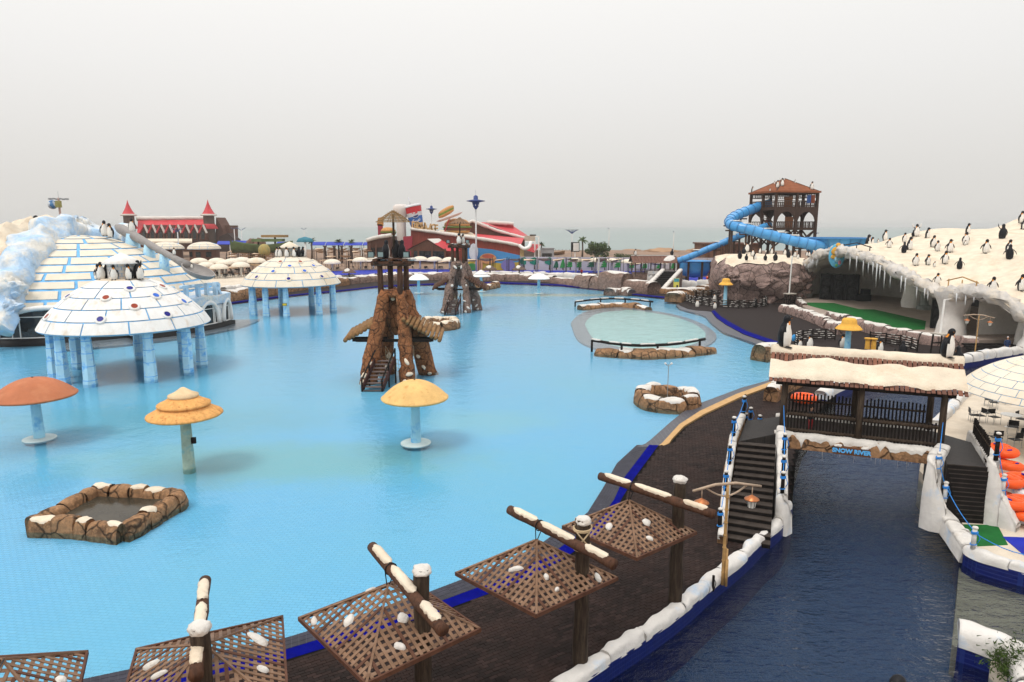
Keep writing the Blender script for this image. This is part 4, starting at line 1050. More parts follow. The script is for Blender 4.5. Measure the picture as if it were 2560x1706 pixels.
# fence under the roof end beyond: white rock parapet, orange tube, dark landing on this bank of the river
sp = GL([(1925, 1005), (1945, 985), (2000, 960), (2060, 945)], .06)
w1 = thing('rock_parapet', 'rounded brown rock parapet with white top just behind the bridge', 'wall', (sp[0].x, sp[0].y, .0))
stone_wall(w1, sp, 1.1, 1.15, ROCKB, 2.2, 21, .12, SNOWW, .55, .3)
sp2 = GL([(2060, 1003), (2090, 985), (2125, 970), (2200, 938), (2300, 918), (2408, 908), (2480, 896), (2560, 884), (2700, 862)], .1)
river_wall('white rock wall edging the river beyond the bridge', [p + Vector((-.15, .25, 0)) for p in sp2], seed=70, w=.9, h=.7, step=.3, stone=2.5)
sp3 = GL([(2330, 1065), (2362, 1034), (2412, 984), (2480, 951), (2580, 924), (2700, 893)], .1)
river_wall('white rock kerb of the café plaza beyond the bridge', [p + Vector((.2, .0, 0)) for p in sp3], seed=90, w=.6, h=.4, step=.25, stone=2.0)
# penguins on the bridge roof
penguin(B(s0 + .55, RP, RZ + .12), .9, 1.55, 'large penguin statue on the left end of the snowy bridge roof', 'down', 1, 'penguin statues on the bridge roof')
penguin(B(s1 - .62, RP - .05, RZ + .1), .75, 1.30, 'penguin statue stooping at the right end of the bridge roof', 'down', 2, 'penguin statues on the bridge roof')
penguin(B(s1 - .15, RP + .15, RZ - .35), 3.0, .95, 'small penguin statue with its back turned at the right end of the bridge roof', 'down', 0, 'penguin statues on the bridge roof')

# ================================================================== CAFÉ BANK: mats, tubes, igloo umbrella, chairs
b = MB(); b.prism(xy(GL([(2408, 1311), (2494, 1313), (2520, 1362), (2434, 1366)], .14)), .122, .14, GREEN); one(b, 'door_mat', 'green mat at the foot of the bridge steps', 'mat')
b = MB(); b.prism(xy(GL([(2506, 1342), (2620, 1346), (2640, 1420), (2560, 1388)], .14)), .122, .145, BLUET); one(b, 'floor_mat', 'bright blue mat at the right edge near the bridge steps', 'mat')
def swim_tube(p, R0, r, m, label, tilt=(0, 0), fig8=True, group='swim tubes stacked by the bridge steps'):
 root = thing('swim_tube', label, 'swim tube', p, group=group)
 mb = MB(); n = 20
 for cx in ((-R0 * .62, R0 * .62) if fig8 else (0,)):
  mb.tube([(cx + R0 * math.cos(2 * math.pi * k / n), R0 * math.sin(2 * math.pi * k / n), r) for k in range(n)], r, m, 10, closed=True)
 mb.build('ring', root, True)
 mb = MB()
 for sx in (-1, 1):
  x = sx * (R0 * 1.3 if fig8 else R0 * .8); mb.bar((x, -.1, r * 2 + .0), (x, .1, r * 2 + .0), .06, .05, BLUET)
 mb.build('handle', root)
 root.rotation_euler = (tilt[0], tilt[1], rnd.uniform(0, 3)); return root
tb = [(2492, 1130, 1.05, ORANGE, 'orange swim tube on top of the upper heap beside the picket screen'), (2497, 1165, .62, ORANGE, 'orange swim tube in the middle of the upper heap by the steps'), (2520, 1205, .95, ORANGE, 'orange swim tube topmost of the middle heap by the steps'),
  (2540, 1228, .55, TUBEW, 'white patterned swim tube showing between the orange ones'), (2545, 1250, .20, ORANGE, 'orange swim tube at the bottom of the middle heap'), (2530, 1262, .80, ORANGE, 'orange swim tube topmost of the front heap'), (2556, 1290, .42, ORANGE, 'orange swim tube in the front heap at the right edge'), (2550, 1296, .13, TUBEW, 'white patterned swim tube at the bottom of the front heap')]
for x, y, z, mt, lab in tb:
 p = G(x + 14, y + 6, z); swim_tube(p, .38, .19, mt, lab, (rnd.uniform(-.1, .1), rnd.uniform(-.1, .1)))
p = G(2010, 1005, .25); swim_tube(p, .6, .26, ORANGE, 'orange swim tube seen through the pickets behind the bridge', fig8=False)

def block_dome(root, c, prof, rows, seg0, m, gm, gap=.05, proud=.05, a_lim=None, name='block', stag=True, under=True):
 """igloo skin: a blue underlayer and single blocks standing proud of it. prof(t)->(r,z) for t 0 (rim) ..1 (top)"""
 c = Vector(c)
 if under:
  mb = MB(); mb.lathe([(prof(i / 24)[0] - proud * .5 if i < 23 else prof(i / 24)[0], prof(i / 24)[1] - proud * .4) for i in range(25)], gm, 72, c); mb.build('joint_shell', root, True, True)
 for i in range(rows):
  t0 = i / rows; t1 = (i + 1) / rows; rmid = prof((t0 + t1) / 2)[0]
  n = seg0(i, rmid); off = (.5 if i % 2 and stag else 0) + rnd.uniform(-.05, .05)
  r0, z0 = prof(t0); r1, z1 = prof(t1); L = math.hypot(r1 - r0, z1 - z0)
  g = gap / 2 / max(L, .01)
  ta, tb_ = t0 + (t1 - t0) * g * 1.0, t1 - (t1 - t0) * g
  for k in range(n):
   a0 = 2 * math.pi * (k + off) / n; a1 = 2 * math.pi * (k + 1 + off) / n
   am = ((a0 + a1) / 2) % (2 * math.pi)
   if a_lim and not a_lim(am, i): continue
   ga = gap / 2 / max(rmid, .05); a0 += ga; a1 -= ga
   NA = max(2, int((a1 - a0) / .13)); NT = 3; vs = []
   for ti in range(NT + 1):
    r, z = prof(lerp(ta, tb_, ti / NT))
    for ki in range(NA + 1):
     a = lerp(a0, a1, ki / NA); vs.append(c + Vector((math.cos(a) * (r + proud * .8), math.sin(a) * (r + proud * .8), z + proud * .6)))
   top = len(vs); N1 = NA + 1
   fs = [(t * N1 + q, t * N1 + q + 1, (t + 1) * N1 + q + 1, (t + 1) * N1 + q) for t in range(NT) for q in range(NA)]
   edge = [q for q in range(N1)] + [(t) * N1 + NA for t in range(1, NT + 1)] + [NT * N1 + q for q in range(NA - 1, -1, -1)] + [t * N1 for t in range(NT - 1, 0, -1)]
   cen_ = c + Vector((0, 0, z0 - 2.0))
   vs += [vs[e] - (Vector((vs[e].x - c.x, vs[e].y - c.y, 0)).normalized() * .8 + UP * .6) * proud * 1.15 for e in edge]
   ne = len(edge); fs += [(edge[q], top + q, top + (q + 1) % ne, edge[(q + 1) % ne]) for q in range(ne)]
   mb = MB(); mb.add(vs, fs, m); o_ = mb.build(name, root, True, True)
   o_.data.set_sharp_from_angle(angle=R(40))
# igloo umbrella at the right edge
uc = G(2620, 1130, .12)
um = thing('igloo_umbrella', 'cream umbrella painted with blue igloo joints at the right edge', 'parasol', uc)
def uprof(t): return (4.3 * (1 - t) ** 1.0 * (1 + .18 * math.sin(math.pi * t)) + .001, 3.15 + 2.1 * math.sin(t * math.pi / 2) ** 1.1)
block_dome(um, uc, uprof, 9, lambda i, r: max(5, int(2 * math.pi * r / .95)), CREAM, GROUT, .035, .02, lambda a, i: math.cos(a - math.pi) > -.35)
b = MB(); b.lathe([(.30, 0), (.24, .3), (.20, 3.2)], WHITE, 16, uc); b.build('pole', um, True, True)
b = MB(); b.lathe([(.22, 3.0), (2.5, 3.05), (4.28, 3.13)], WHITE, 40, uc); b.build('underside', um, True, True)
uc2 = G(2610, 1075, .12);
b = MB(); b.lathe([(.30, 0), (.24, .3), (.20, 3.2), (.3, 3.25), (2.6, 3.3), (2.0, 4.2), (0, 4.6)], WHITE, 20, uc2 + Vector((1.5, .6, 0))); one(b, 'cafe_umbrella', 'white pole umbrella half hidden behind the igloo umbrella', 'parasol', smooth=True)
def chair(p, rz, label, group='black café chairs under the igloo umbrella'):
 root = thing('cafe_chair', label, 'chair', p, rz, group)
 for sx in (-.24, .24):
  mb = MB(); mb.tube([(sx, -.24, 0), (sx, -.22, .62), (sx, .2, .66)], .013, STEEL, 5); mb.build('leg', root)
  mb = MB(); mb.tube([(sx, .22, 0), (sx, .2, .45), (sx, .28, .88)], .013, STEEL, 5); mb.build('leg', root)
 mb = MB(); mb.box((0, 0, .44), (.5, .46, .03), BLACK); mb.build('seat', root)
 mb = MB(); mb.bar((-.25, .255, .72), (.25, .255, .72), .02, .30, BLACK); mb.build('backrest', root)
 return root
CH = [(2433, 1055, 1.2, 'black café chair nearest the picket screen, turned aside'), (2448, 1056, -1.5, 'black café chair facing the one by the picket screen'), (2484, 1060, 0.1, 'black café chair left of the umbrella pole'), (2487, 1112, 3.0, 'black café chair right behind the picket screen, backrest to the viewer'), (2470, 1015, 1.0, 'black café chair farthest left under the umbrella rim'), (2482, 1022, -2.0, 'black café chair just behind the umbrella pole'),
  (2530, 1085, 2.6, 'black café chair right of the umbrella pole'), (2535, 1118, 3.3, 'black café chair in the front row near the right edge'), (2552, 1065, .6, 'black café chair at the right edge, back row'), (2556, 1105, 2.9, 'black café chair at the right edge, front row'), (2512, 1010, .2, 'black café chair far under the umbrella')]
for x, y, rz, lab in CH: chair(G(x, y, .12), rz, lab)
b = MB(); tp_ = G(2525, 1068, .12); b.lathe([(.28, 0), (.05, .05), (.04, .72), (.55, .74), (.55, .77), (0, .775)], WHITE, 20, tp_); one(b, 'cafe_table', 'round white café table between the black chairs', 'table', smooth=False)
# child on the bridge
def person(label, loc, h, face, top, legs, hair, pose=0.0, group=None, hat=None, skin=(.36, .20, .13)):
 """standing figure: one continuous skinned body; clothing by material"""
 SK = M('skin', skin, .6, .1, 5, bmp=0); bm = MB()
 r = thing('person', label, 'person', loc, face, group, h / 1.75)
 def body():
  rg = []
  prof = [(.80, .150, .100), (.90, .170, .115), (1.0, .155, .105), (1.12, .150, .105), (1.25, .175, .115), (1.36, .185, .110), (1.43, .14, .085), (1.47, .065, .06), (1.53, .055, .055)]
  hd = [(1.545, .060, .070), (1.58, .075, .090), (1.64, .080, .100), (1.70, .074, .092), (1.745, .045, .055), (1.755, .005, .005)]
  vs = []; fs = []; ms = []; n = 12; allp = prof + hd
  for (z, rx, ry) in allp:
   for k in range(n):
    a = 2 * math.pi * k / n; vs.append((rx * math.cos(a), ry * math.sin(a) - (.01 if z > 1.54 else 0), z))
  for i in range(len(allp) - 1):
   z = allp[i][0]; fl = [(i * n + k, i * n + (k + 1) % n, (i + 1) * n + (k + 1) % n, (i + 1) * n + k) for k in range(n)]
   o0 = len(bm.v) if i == 0 else 0
   ms.append((fl, legs if z < .88 else top if z < 1.46 else SK))
  o0 = len(bm.v); bm.v += [Vector(v) for v in vs]
  for fl, mt in ms:
   k = bm.slot(mt); bm.f += [tuple(q + o0 for q in f) for f in fl]; bm.mi += [k] * len(fl)
 body()
 for s in (-1, 1):
  bm.tube([(s * .085, 0, .88), (s * .095, -.01 - pose * s * .08, .48), (s * .10, .02 - pose * s * .22, .08)], [.092, .065, .048], legs, 9)
  bm.tube([(s * .10, .04 - pose * s * .22, .05), (s * .105, -.16 - pose * s * .22, .035)], [.05, .04], BLACK, 7)
  bm.tube([(s * .185, 0, 1.38), (s * .235, .02 + pose * s * .06, 1.12), (s * .22, -.10 + pose * s * .14, .90)], [.058, .046, .035], top, 8)
  bm.tube([(s * .22, -.10 + pose * s * .14, .90), (s * .215, -.13 + pose * s * .16, .80)], [.032, .022], SK, 6)
  for f in range(4): bm.tube([(s * (.20 + .012 * f), -.13 + pose * s * .16, .81), (s * (.20 + .012 * f), -.145 + pose * s * .16, .735 + .008 * abs(f - 1))], [.009, .007], SK, 5)
  bm.tube([(s * .195, -.13 + pose * s * .16, .84), (s * .17, -.16 + pose * s * .16, .79)], [.011, .008], SK, 5)
 bm.tube([(0, -.10, 1.645), (0, -.125, 1.625)], [.012, .012], SK, 5)
 for s in (-1, 1):
  bm.blob((s * .03, -.095, 1.665), (.011, .008, .009), BLACK, 1, 0); bm.blob((s * .082, .0, 1.645), (.014, .022, .03), SK, 1, 0)
 bm.bar((-.025, -.098, 1.592), (.025, -.098, 1.592), .01, .008, M('lips', (.25, .08, .07), .5, .1, 5, bmp=0))
 bm.build('body', r, True)
 hb = MB(); hb.blob((0, .012, 1.685), (.090, .108, .085), hair, 2, .1, 1, 2, flat=-.03); hb.build('hair' if not hat else 'cap', r, True)
 return r
REDC = M('red_cloth', (.32, .015, .02), .8, .2, 6); DARKC = M('dark_cloth', (.015, .016, .025), .8, .2, 6); BLUEC = M('navy_cloth', (.02, .035, .09), .8, .2, 6); WHC = M('white_cloth', (.6, .6, .6), .8, .1, 6); HAIR = M('black_hair', (.012, .009, .008), .5, .3, 9)
person('child in dark top and red trousers behind the bridge pickets', B(BL * .19, .55, ZD), 1.18, .4, DARKC, REDC, HAIR)
# ================================================================== THINGS STANDING IN THE POOL
def px_h(base, py):           # height at which the ray through row py passes over a ground point
 d = ray(1280, py); return CAM_H + d.z * (base.y / d.y)
TERRA = M('terracotta_plaster', (.44, .155, .075), .7, .12, 1.0, col2=(.50, .20, .10), bmp=.3, bsc=20)
MUSTARD = M('mustard_plaster', (.70, .44, .17), .7, .12, 1.5, col2=(.50, .25, .07), c2lo=.55, c2hi=.75, s2=2.5, bmp=.4, bsc=18)
THATCH = M('painted_thatch', (.70, .36, .12), .75, .2, 2, col2=(.40, .10, .02), c2lo=.56, c2hi=.74, s2=1.8, stretch=(3, 3, .5), bmp=.5, bsc=10)
THATCHT = M('pale_thatch', (.68, .50, .30), .8, .12, 2, bmp=.5, bsc=12)
def mushroom(label, base, top_py, rim_py, half_px, capm, kind='round', disc=True, pole_m=POLEB, scale_r=None):
 Y = base.y; zt = px_h(base, top_py); zr = px_h(base, rim_py); r = half_px / FPX * Y / math.cos(PITCH)
 root = thing('water_mushroom', label, 'water feature', (base.x, base.y, -.42), group='mushroom fountains in the pool')
 b = MB(); b.lathe([(.30, -.42), (.29, .2), (.24, zr + .05)], pole_m, 16, (base.x, base.y, 0)); b.build('pole', root, True, True)
 if disc:
  b = MB(); b.lathe([(.28, -.06), (.84, -.05), (.85, .03), (.81, .06), (.28, .08)], M('disc_paint', (.50, .60, .62), .7, .1, 2), 28, (base.x, base.y, 0)); b.build('base_disc', root, True, True)
 h = zt - zr; c = (base.x, base.y, zr); b = MB()
 if kind == 'round':
  prof = [(r * .2, -.02), (r * .97, -.06), (r, .0), (r, .05), (r * .96, .10)] + [(r * .96 * f, .10 + (h - .1) * (1 - f ** 2.1)) for f in (.9, .8, .7, .6, .5, .4, .3, .2, .1)] + [(.03, h)]
  b.lathe(prof, capm, 40, c); b.build('cap', root, True, True)
  b = MB(); b.lathe([(.05, h - .05), (.05, h + .03), (0.002, h + .03)], BLACK, 8, c); b.build('nozzle', root, False, True)
 elif kind == 'tier':
  for i, (r0, r1, z0, z1) in enumerate(((r, r * .52, 0, h * .44), (r * .70, r * .28, h * .38, h * .74), (r * .40, r * .05, h * .70, h))):
   mb = MB(); n = 48; P = [(r1 * .3, z0 + .05), (r0 * .96, z0 - .07), (r0, z0 - .02), (r0 * .985, z0 + .06), (lerp(r0, r1, .45), lerp(z0, z1, .42)), (r1, z1), (.01, z1 + .02)]
   mb.lathe(P, (THATCH if i < 2 else THATCHT) if capm is THATCH else capm, n, c)
   for v in mb.v:
    a = math.atan2(v.y - c[1], v.x - c[0]); k = 1 + .012 * math.sin(a * 24) + .015 * noise.noise(Vector((math.cos(a) * 3, math.sin(a) * 3, i)))
    v.x = c[0] + (v.x - c[0]) * k; v.y = c[1] + (v.y - c[1]) * k
   mb.build('thatch_tier', root, True, True)
 elif kind == 'hat':
  prof = [(r * .3, .05), (r * .92, -.04), (r, .0), (r * .98, .05), (r * .78, h * .28), (r * .60, h * .42), (r * .57, h * .55), (r * .54, h * .80), (r * .44, h * .95), (r * .22, h), (.01, h)]
  b.lathe(prof, capm, 32, c); b.build('hat', root, True, True)
 return root
mushroom('terracotta mushroom fountain at the left edge of the pool', G(99, 1097), 944, 990, 95, TERRA)
t2 = mushroom('fountain with three-tiered orange thatch cap in the pool', G(473, 1170), 969, 1036, 91, THATCH, 'tier', False, pole_m=M('mossy_pole_paint', (.34, .42, .34), .6, .25, 2, col2=(.10, .34, .42), s2=1.5))
bb = t2.location; b = MB(); b.box((bb.x + .36, bb.y - .05, 1.45), (.20, .14, .30), FENCE); b.build('control_box', t2, False, True)
mushroom('mustard mushroom fountain in the middle of the pool', G(1040, 1108), 950, 995, 85, MUSTARD)
mushroom('white mushroom fountain far out, left of the farther rock tower', G(1047, 733), 685, 699, 26, WHITE)
mushroom('white mushroom fountain on the sandy shallows near the far bank', G(1347, 734), 684, 697, 27, WHITE)
mushroom('white tiered fountain just right of the farther rock tower', G(1203, 729), 675, 691, 23, WHITE, 'tier', True)

def rock_ring(label, pts, w, h, mat, seed, cover=.0, stone=1.3, inner=None, snowm=SNOW, gap=.45, step=.22, cat='rock', name='rock_basin', amp=.12, zb=-.44):
 path = [Vector((p.x, p.y, zb)) for p in pts]
 root = thing(name, label, cat, (path[0].x, path[0].y, zb))
 stone_wall(root, path, w, h - zb, mat, stone, seed, amp, snowm, cover, step, gap_p=gap)
 if inner:
  b = MB(); b.prism(inner[0], -.44, inner[1], M('basin_water_dark', (.05, .042, .03), .15, .3, 1, bmp=0)); b.build('basin_water', root, False, True)
 return root
def densify(ps, k=4): return [p.lerp(q, i / k) for p, q in zip(ps, ps[1:]) for i in range(k)] + [ps[-1]]
q4 = GL([(84, 1322), (190, 1325), (305, 1340), (335, 1325), (392, 1290), (450, 1258), (435, 1247), (340, 1243), (245, 1238), (228, 1246), (160, 1282), (84, 1322)])
ctr = sum(q4[:-1], Vector()) / 11
rock_ring('four-sided brown rock basin with snow patches in the near pool', q4, .74, .52, ROCKB, 5, .42, 1.0, ([(p.x * .9 + ctr.x * .1, p.y * .9 + ctr.y * .1) for p in q4[:-1]], .10), snowm=SNOW, gap=.55, step=.16, amp=.10)
def ring_pts(cx, cy, rx, ry, n=16, a0=0, a1=2 * math.pi): return [Vector((cx + rx * math.cos(lerp(a0, a1, i / n)), cy + ry * math.sin(lerp(a0, a1, i / n)), 0)) for i in range(n + 1)]
c5 = G(1668, 1003); rr_ = rock_ring('round brown rock basin with snow caps near the curved pool edge', ring_pts(c5.x, c5.y, 1.75, 2.1, 14, .3, 2 * math.pi + .3), 1.15, .80, ROCKB, 9, .46, 1.6, (xy(ring_pts(c5.x, c5.y, 1.4, 1.7)[:-1]), .1), snowm=SNOWW, gap=.15)
b = MB(); b.tube([(c5.x, c5.y, 0), (c5.x, c5.y, 2.6)], .03, STEEL, 6); b.tube([(c5.x - .2, c5.y, 2.6), (c5.x, c5.y, 2.45), (c5.x + .2, c5.y, 2.65)], .03, STEEL, 6)
for s in (-.22, .2): b.blob((c5.x + s, c5.y, 2.66), (.09, .08, .07), WHITE, 1, .1)
one(b, 'spray_mast', 'thin steel mast with two nozzles standing in the round basin', 'mast')
c6 = G(1100, 815); rock_ring('small pale-topped rock basin behind the nearer rock tower', ring_pts(c6.x, c6.y, 1.9, 2.4, 12, .2, 2 * math.pi + .2), 1.2, .85, ROCKB, 13, .6, 1.6, (xy(ring_pts(c6.x, c6.y, 1.5, 1.9)[:-1]), .1), snowm=SNOW, gap=.1, step=.3)
rock_ring('snow-topped low rock cluster by the far bank', GL([(1522, 737), (1540, 734), (1560, 735), (1580, 737)]), 2.2, 1.1, ROCKG, 17, .7, 1.8, snowm=SNOWW, gap=0, step=.35, name='rock_cluster')
rock_ring('low tan rock bank by the far white fountain', GL([(1184, 722), (1205, 724), (1225, 720), (1242, 716)]), 1.6, .95, ROCKB, 19, .4, 2.2, snowm=SNOWW, gap=.3, step=.4, name='rock_cluster')
rock_ring('brown boulder at the pool edge under the bridge eaves', GL([(1896, 897), (1915, 893), (1940, 890)]), 2.0, 1.2, ROCKB, 23, .5, 2.5, snowm=SNOWW, gap=0, step=.35, name='rock_cluster')
def log_rail(label, rail, rocks, seed, hz=1.25, snow=False):
 root = thing('log_barrier', label, 'railing', (rocks[0].x, rocks[0].y, -.44))
 stone_wall(root, [Vector((p.x, p.y, -.44)) for p in rocks], 1.7, .98, ROCKB, 2.1, seed, .22, SNOWW, .5, .35, gap_p=.35)
 pts = smooth_path(rail, 4); b = MB(); b.tube(pts, .14, FENCE, 8, wob=.02); b.build('rail', root, True, True)
 n = len(pts)
 for f in (.06, .32, .66, .94):
  p = pts[int(f * (n - 1))]; b = MB(); b.tube([Vector((p.x, p.y, 0)), p], .11, FENCE, 8); b.build('post', root, True, True)
 for i, f in enumerate((.03, .2, .36, .52, .72, .86)):
  p = pts[int(f * (n - 1))]; d = pts[min(n - 1, int(f * (n - 1)) + 2)]; e = p.lerp(d, .85)
  rg = sect([p, p.lerp(e, .33), p.lerp(e, .66), e], .22, .14, i + seed, .15, .01); b = MB(); skin_rings(b, [[q + Vector((0, 0, .07)) for q in r] for r in rg], SNOWW); b.build('rail_snow', root, True, True)
 return root
Yt, Yb = G(1530, 765).y, G(1630, 880).y
log_rail('dark log rail over rocks on the far side of the oval basin', [at(1438, 755, Yt - 1), at(1490, 749, Yt), at(1536, 747, Yt + 1), at(1590, 750, Yt), at(1633, 755, Yt - 1)], GL([(1450, 772), (1500, 768), (1545, 766), (1590, 769), (1622, 774)]), 31)
log_rail('long dark log rail over rocks on the near side of the oval basin', [at(1480, 851, Yb), at(1540, 860, Yb - 1.5), at(1600, 864, Yb - 2), at(1690, 860, Yb - 1.2), at(1762, 848, Yb + 1)], GL([(1492, 882), (1540, 886), (1610, 890), (1700, 886), (1780, 876)]), 41)
for (x, y, w, h, lab) in ((1140, 1073, .55, .9, 'dark square grate on the pool floor beyond the mustard fountain'), (14, 1086, 1.1, .7, 'dark grate on the pool floor by the left edge')):
 p = G(x, y, -.42); b = MB(); b.box((p.x, p.y, -.42), (w, h, .03), M('grate', (.05, .09, .11), .6, .2, 3))
 for k in range(6): b.box((p.x - w / 2 + w * (k + .5) / 6, p.y, -.40), (w / 14, h * .94, .02), FENCE)
 one(b, 'floor_grate', lab, 'grate')

# ---- rock towers with log roofs, wooden crown and wicker parasol
def rock_tower(label, base, rock, snow, rz, seed, groupn='rock climbing towers'):
 root = thing('rock_tower', label, 'tower', (base.x, base.y, -.44), rz)
 def leg(p0, p1, r0, r1, k):
  b = MB(); n = 14; pts = []; rs = []
  for i in range(n + 1):
   t = i / n; q = Vector(p0).lerp(Vector(p1), t); bow = math.sin(t * math.pi) * .18
   pts.append(q + Vector((bow * (-1 if p0[0] < 0 else 1) * .5, 0, 0))); rs.append(lerp(r0, r1, t) * (1 + .10 * noise.noise(Vector((t * 6, k, seed)))))
  b.tube(pts, rs, rock, 16, wob=.24, seed=k + seed); o = b.build('rock_leg', root, True)
  for i in range(5 if snow else 3):
   t = (.04, .12, .25, .55, .9)[i]; q = Vector(p0).lerp(Vector(p1), t); mb = MB()
   snow_patch(mb, q + Vector((rnd.uniform(-.3, .3), -lerp(r0, r1, t) * .95, .1)), rnd.uniform(.16, .34), rnd.uniform(.12, .22), .09, (0, -1, .45), k * 3 + i, SNOWW if snow else SNOW, rnd.random() * 3); mb.build('snow_pad', root, True)
 leg((-1.95, -1.7, 0), (-.60, -.35, 7.3), .74, .44, 1); leg((1.15, -1.4, 0), (.52, -.35, 7.3), .60, .42, 2)
 leg((2.45, 1.8, 0), (.62, .75, 7.3), .78, .55, 3); leg((-1.1, 2.0, 0), (-.6, .75, 7.3), .66, .48, 4)
 b = MB(); b.blob((0, -.2, 7.15), (1.05, .65, .35), rock, 3, .2, 1, seed); b.build('rock_lintel', root, True)
 b = MB(); b.blob((.85, .95, 4.9), (.62, .7, 2.2), rock, 3, .25, 1, seed + 4); b.build('rock_core', root, True)
 b = MB(); b.blob((0, .45, 5.6), (.72, .5, 1.9), rock, 3, .25, 1, seed + 9); b.build('rock_core', root, True)
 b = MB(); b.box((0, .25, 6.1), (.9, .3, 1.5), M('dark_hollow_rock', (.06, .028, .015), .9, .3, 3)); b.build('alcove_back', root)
 b = MB(); b.lathe([(.02, -.12), (.15, -.1), (.16, 0), (.02, .02)], M('lamp_lens', (.6, .5, .35), .3, .1, 4), 12);
 for v in b.v: v.y, v.z = -v.z - .42, v.y + 6.75
 b.build('spot_lamp', root, True)
 # log roofs left and right
 for s in (-1, 1):
  n = 10
  for i in range(n):
   t = i / (n - 1); x = s * lerp(.9, 3.7, t); z = lerp(5.0, 3.35, t ** .9) + .44
   mb = MB(); mb.tube([(x, -1.25 + rnd.uniform(-.1, .1), z - .25), (x, 1.6 + rnd.uniform(-.1, .1), z + .25)], .17, M('tan_log', (.25, .14, .06), .75, .3, 3, col2=(.12, .06, .03), s2=2.0) if not snow else LOGR, 8, wob=.02, seed=i); mb.build('roof_log', root, True)
  mb = MB(); mb.bar((s * .6, 0, 3.55), (s * 3.5, 0, 3.55), .18, .20, FENCE); mb.bar((s * .6, -.9, 3.5), (s * 3.2, -.9, 3.5), .16, .16, FENCE); mb.build('roof_beam', root)
 b = MB(); b.bar((-3.0, -.6, 3.45), (3.0, -.6, 3.45), .2, .22, FENCE); b.build('cross_beam', root)
 # wooden stairs in front
 for i in range(9):
  t = i / 8; b = MB(); b.box((-1.05 + .55 * t, -4.3 + 2.7 * t, .25 + 1.75 * t), (1.35, .32, .06), M('grey_tread', (.16, .12, .11), .6, .2, 4)); b.build('stair_tread', root)
 for s in (-1, 1):
  b = MB(); b.bar((-1.05 + s * .75, -4.4, .35), (-.5 + s * .75, -1.6, 2.2), .10, .45, M('stair_side', (.055, .022, .018), .6, .3, 4)); b.bar((-1.05 + s * .75, -4.4, 1.1), (-.5 + s * .75, -1.6, 2.95), .08, .10, FENCE)
  for t in (0, .5, 1): b.tube([(-1.05 + .55 * t + s * .75, -4.4 + 2.8 * t, .1), (-1.05 + .55 * t + s * .75, -4.4 + 2.8 * t, 1.15 + 1.85 * t)], .07, FENCE, 6)
  b.build('stair_rail', root)
 # rope net and hanging bridge behind the legs
 b = MB()
 for k in range(12):
  t = k / 11; p = Vector((-.9 + 2.3 * t, .6, 2.8 - 1.2 * math.sin(t * math.pi)))
  b.tube([p, p + Vector((0, .1, -1.0))], .018, STRAW, 4)
 for dz in (0, -.35, -.7, -1.0): b.tube([(-.9 + 2.3 * t / 10, .6, 2.8 + dz - 1.2 * math.sin(t * math.pi / 10)) for t in range(11)], .02, STRAW, 4)
 b.build('rope_net', root)
 # crown: posts, ring of logs, snow
 for (x, y) in ((-.95, -.5), (.65, -.55), (-.35, .75), (.95, .7)):
  b = MB(); b.tube([(x * .95, y, 6.6), (x, y, 9.75)], [.25, .21], LOGR, 9, wob=.02); b.build('post', root, True)
 for i, (p, q) in enumerate((((-1.55, -.75, 9.55), (1.55, -.75, 9.55)), ((-1.55, .9, 9.55), (1.55, .9, 9.55)), ((-1.2, -1.2, 9.75), (-1.2, 1.4, 9.75)), ((1.1, -1.2, 9.75), (1.1, 1.4, 9.75)), ((0, -1.2, 9.75), (0, 1.4, 9.75)))):
  b = MB(); b.tube([p, q], .19, LOGR, 8, wob=.02); b.build('crown_log', root, True)
 for i in range(10):
  b = MB(); b.blob((rnd.uniform(-1.6, 1.6), rnd.uniform(-1.0, 1.0), 9.85), (rnd.uniform(.15, .35), rnd.uniform(.12, .3), .12), SNOWW, 2, .3, 1, i + seed); b.build('snow_pad', root, True)
 b = MB(); b.box((0, .1, 9.9), (2.3, 1.9, .08), LOGR); b.build('platform', root)
 b = MB(); b.tube([(.1, .2, 9.8), (.1, .2, 13.3)], .09, LOG, 8); b.build('parasol_pole', root, True)
 if snow:
  for k in range(20):
   a = 2 * math.pi * k / 20; b = MB(); b.bar((.1, .2, 13.6), (.1 + 1.45 * math.cos(a), .2 + 1.45 * math.sin(a), 12.75), .30, .05, M('wicker', (.20, .12, .07), .8, .3, 5)); b.build('parasol_stave', root)
 else:
  for k in range(9):
   r = .12 + 1.22 * k / 8; b = MB(); b.tube([(.1 + r * math.cos(2 * math.pi * q / 24), .2 + r * math.sin(2 * math.pi * q / 24), 13.6 - .85 * (k / 8) ** 1.15) for q in range(24)], .032, M('wicker_tan', (.30, .18, .08), .8, .3, 5), 5, closed=True); b.build('wicker_hoop', root, True)
  for k in range(12):
   a = 2 * math.pi * k / 12; b = MB(); b.tube([(.1, .2, 13.6), (.1 + .7 * math.cos(a), .2 + .7 * math.sin(a), 13.22), (.1 + 1.36 * math.cos(a), .2 + 1.36 * math.sin(a), 12.72)], .028, M('wicker_tan', (.3, .18, .08)), 5); b.build('parasol_stave', root, True)
 for (x, y, a) in ((-1.5, -.95, .15), (1.25, -.95, -.15)) + (() if snow else ((-.75, -.9, 0),)):
  b = MB(); b.box((x, y, 10.25), (.52, .25, .5), BLACK, rz=a); b.bar((x - .3, y + .05, 9.9), (x + .3, y + .05, 9.9), .05, .05, BLACK); o = b.build('floodlight', root)
  mb = MB(); mb.box((x + math.sin(a) * .13, y - .14, 10.25), (.40, .02, .36), M('flood_glass', (.22, .28, .27), .1, .1, 3, bmp=0), rz=a); mb.build('lens', o)
 return root
t1 = G(990, 940); rock_tower('orange-brown rock tower with log roofs, stairs and open wicker parasol', t1, ROCKO, False, 0.0, 3)
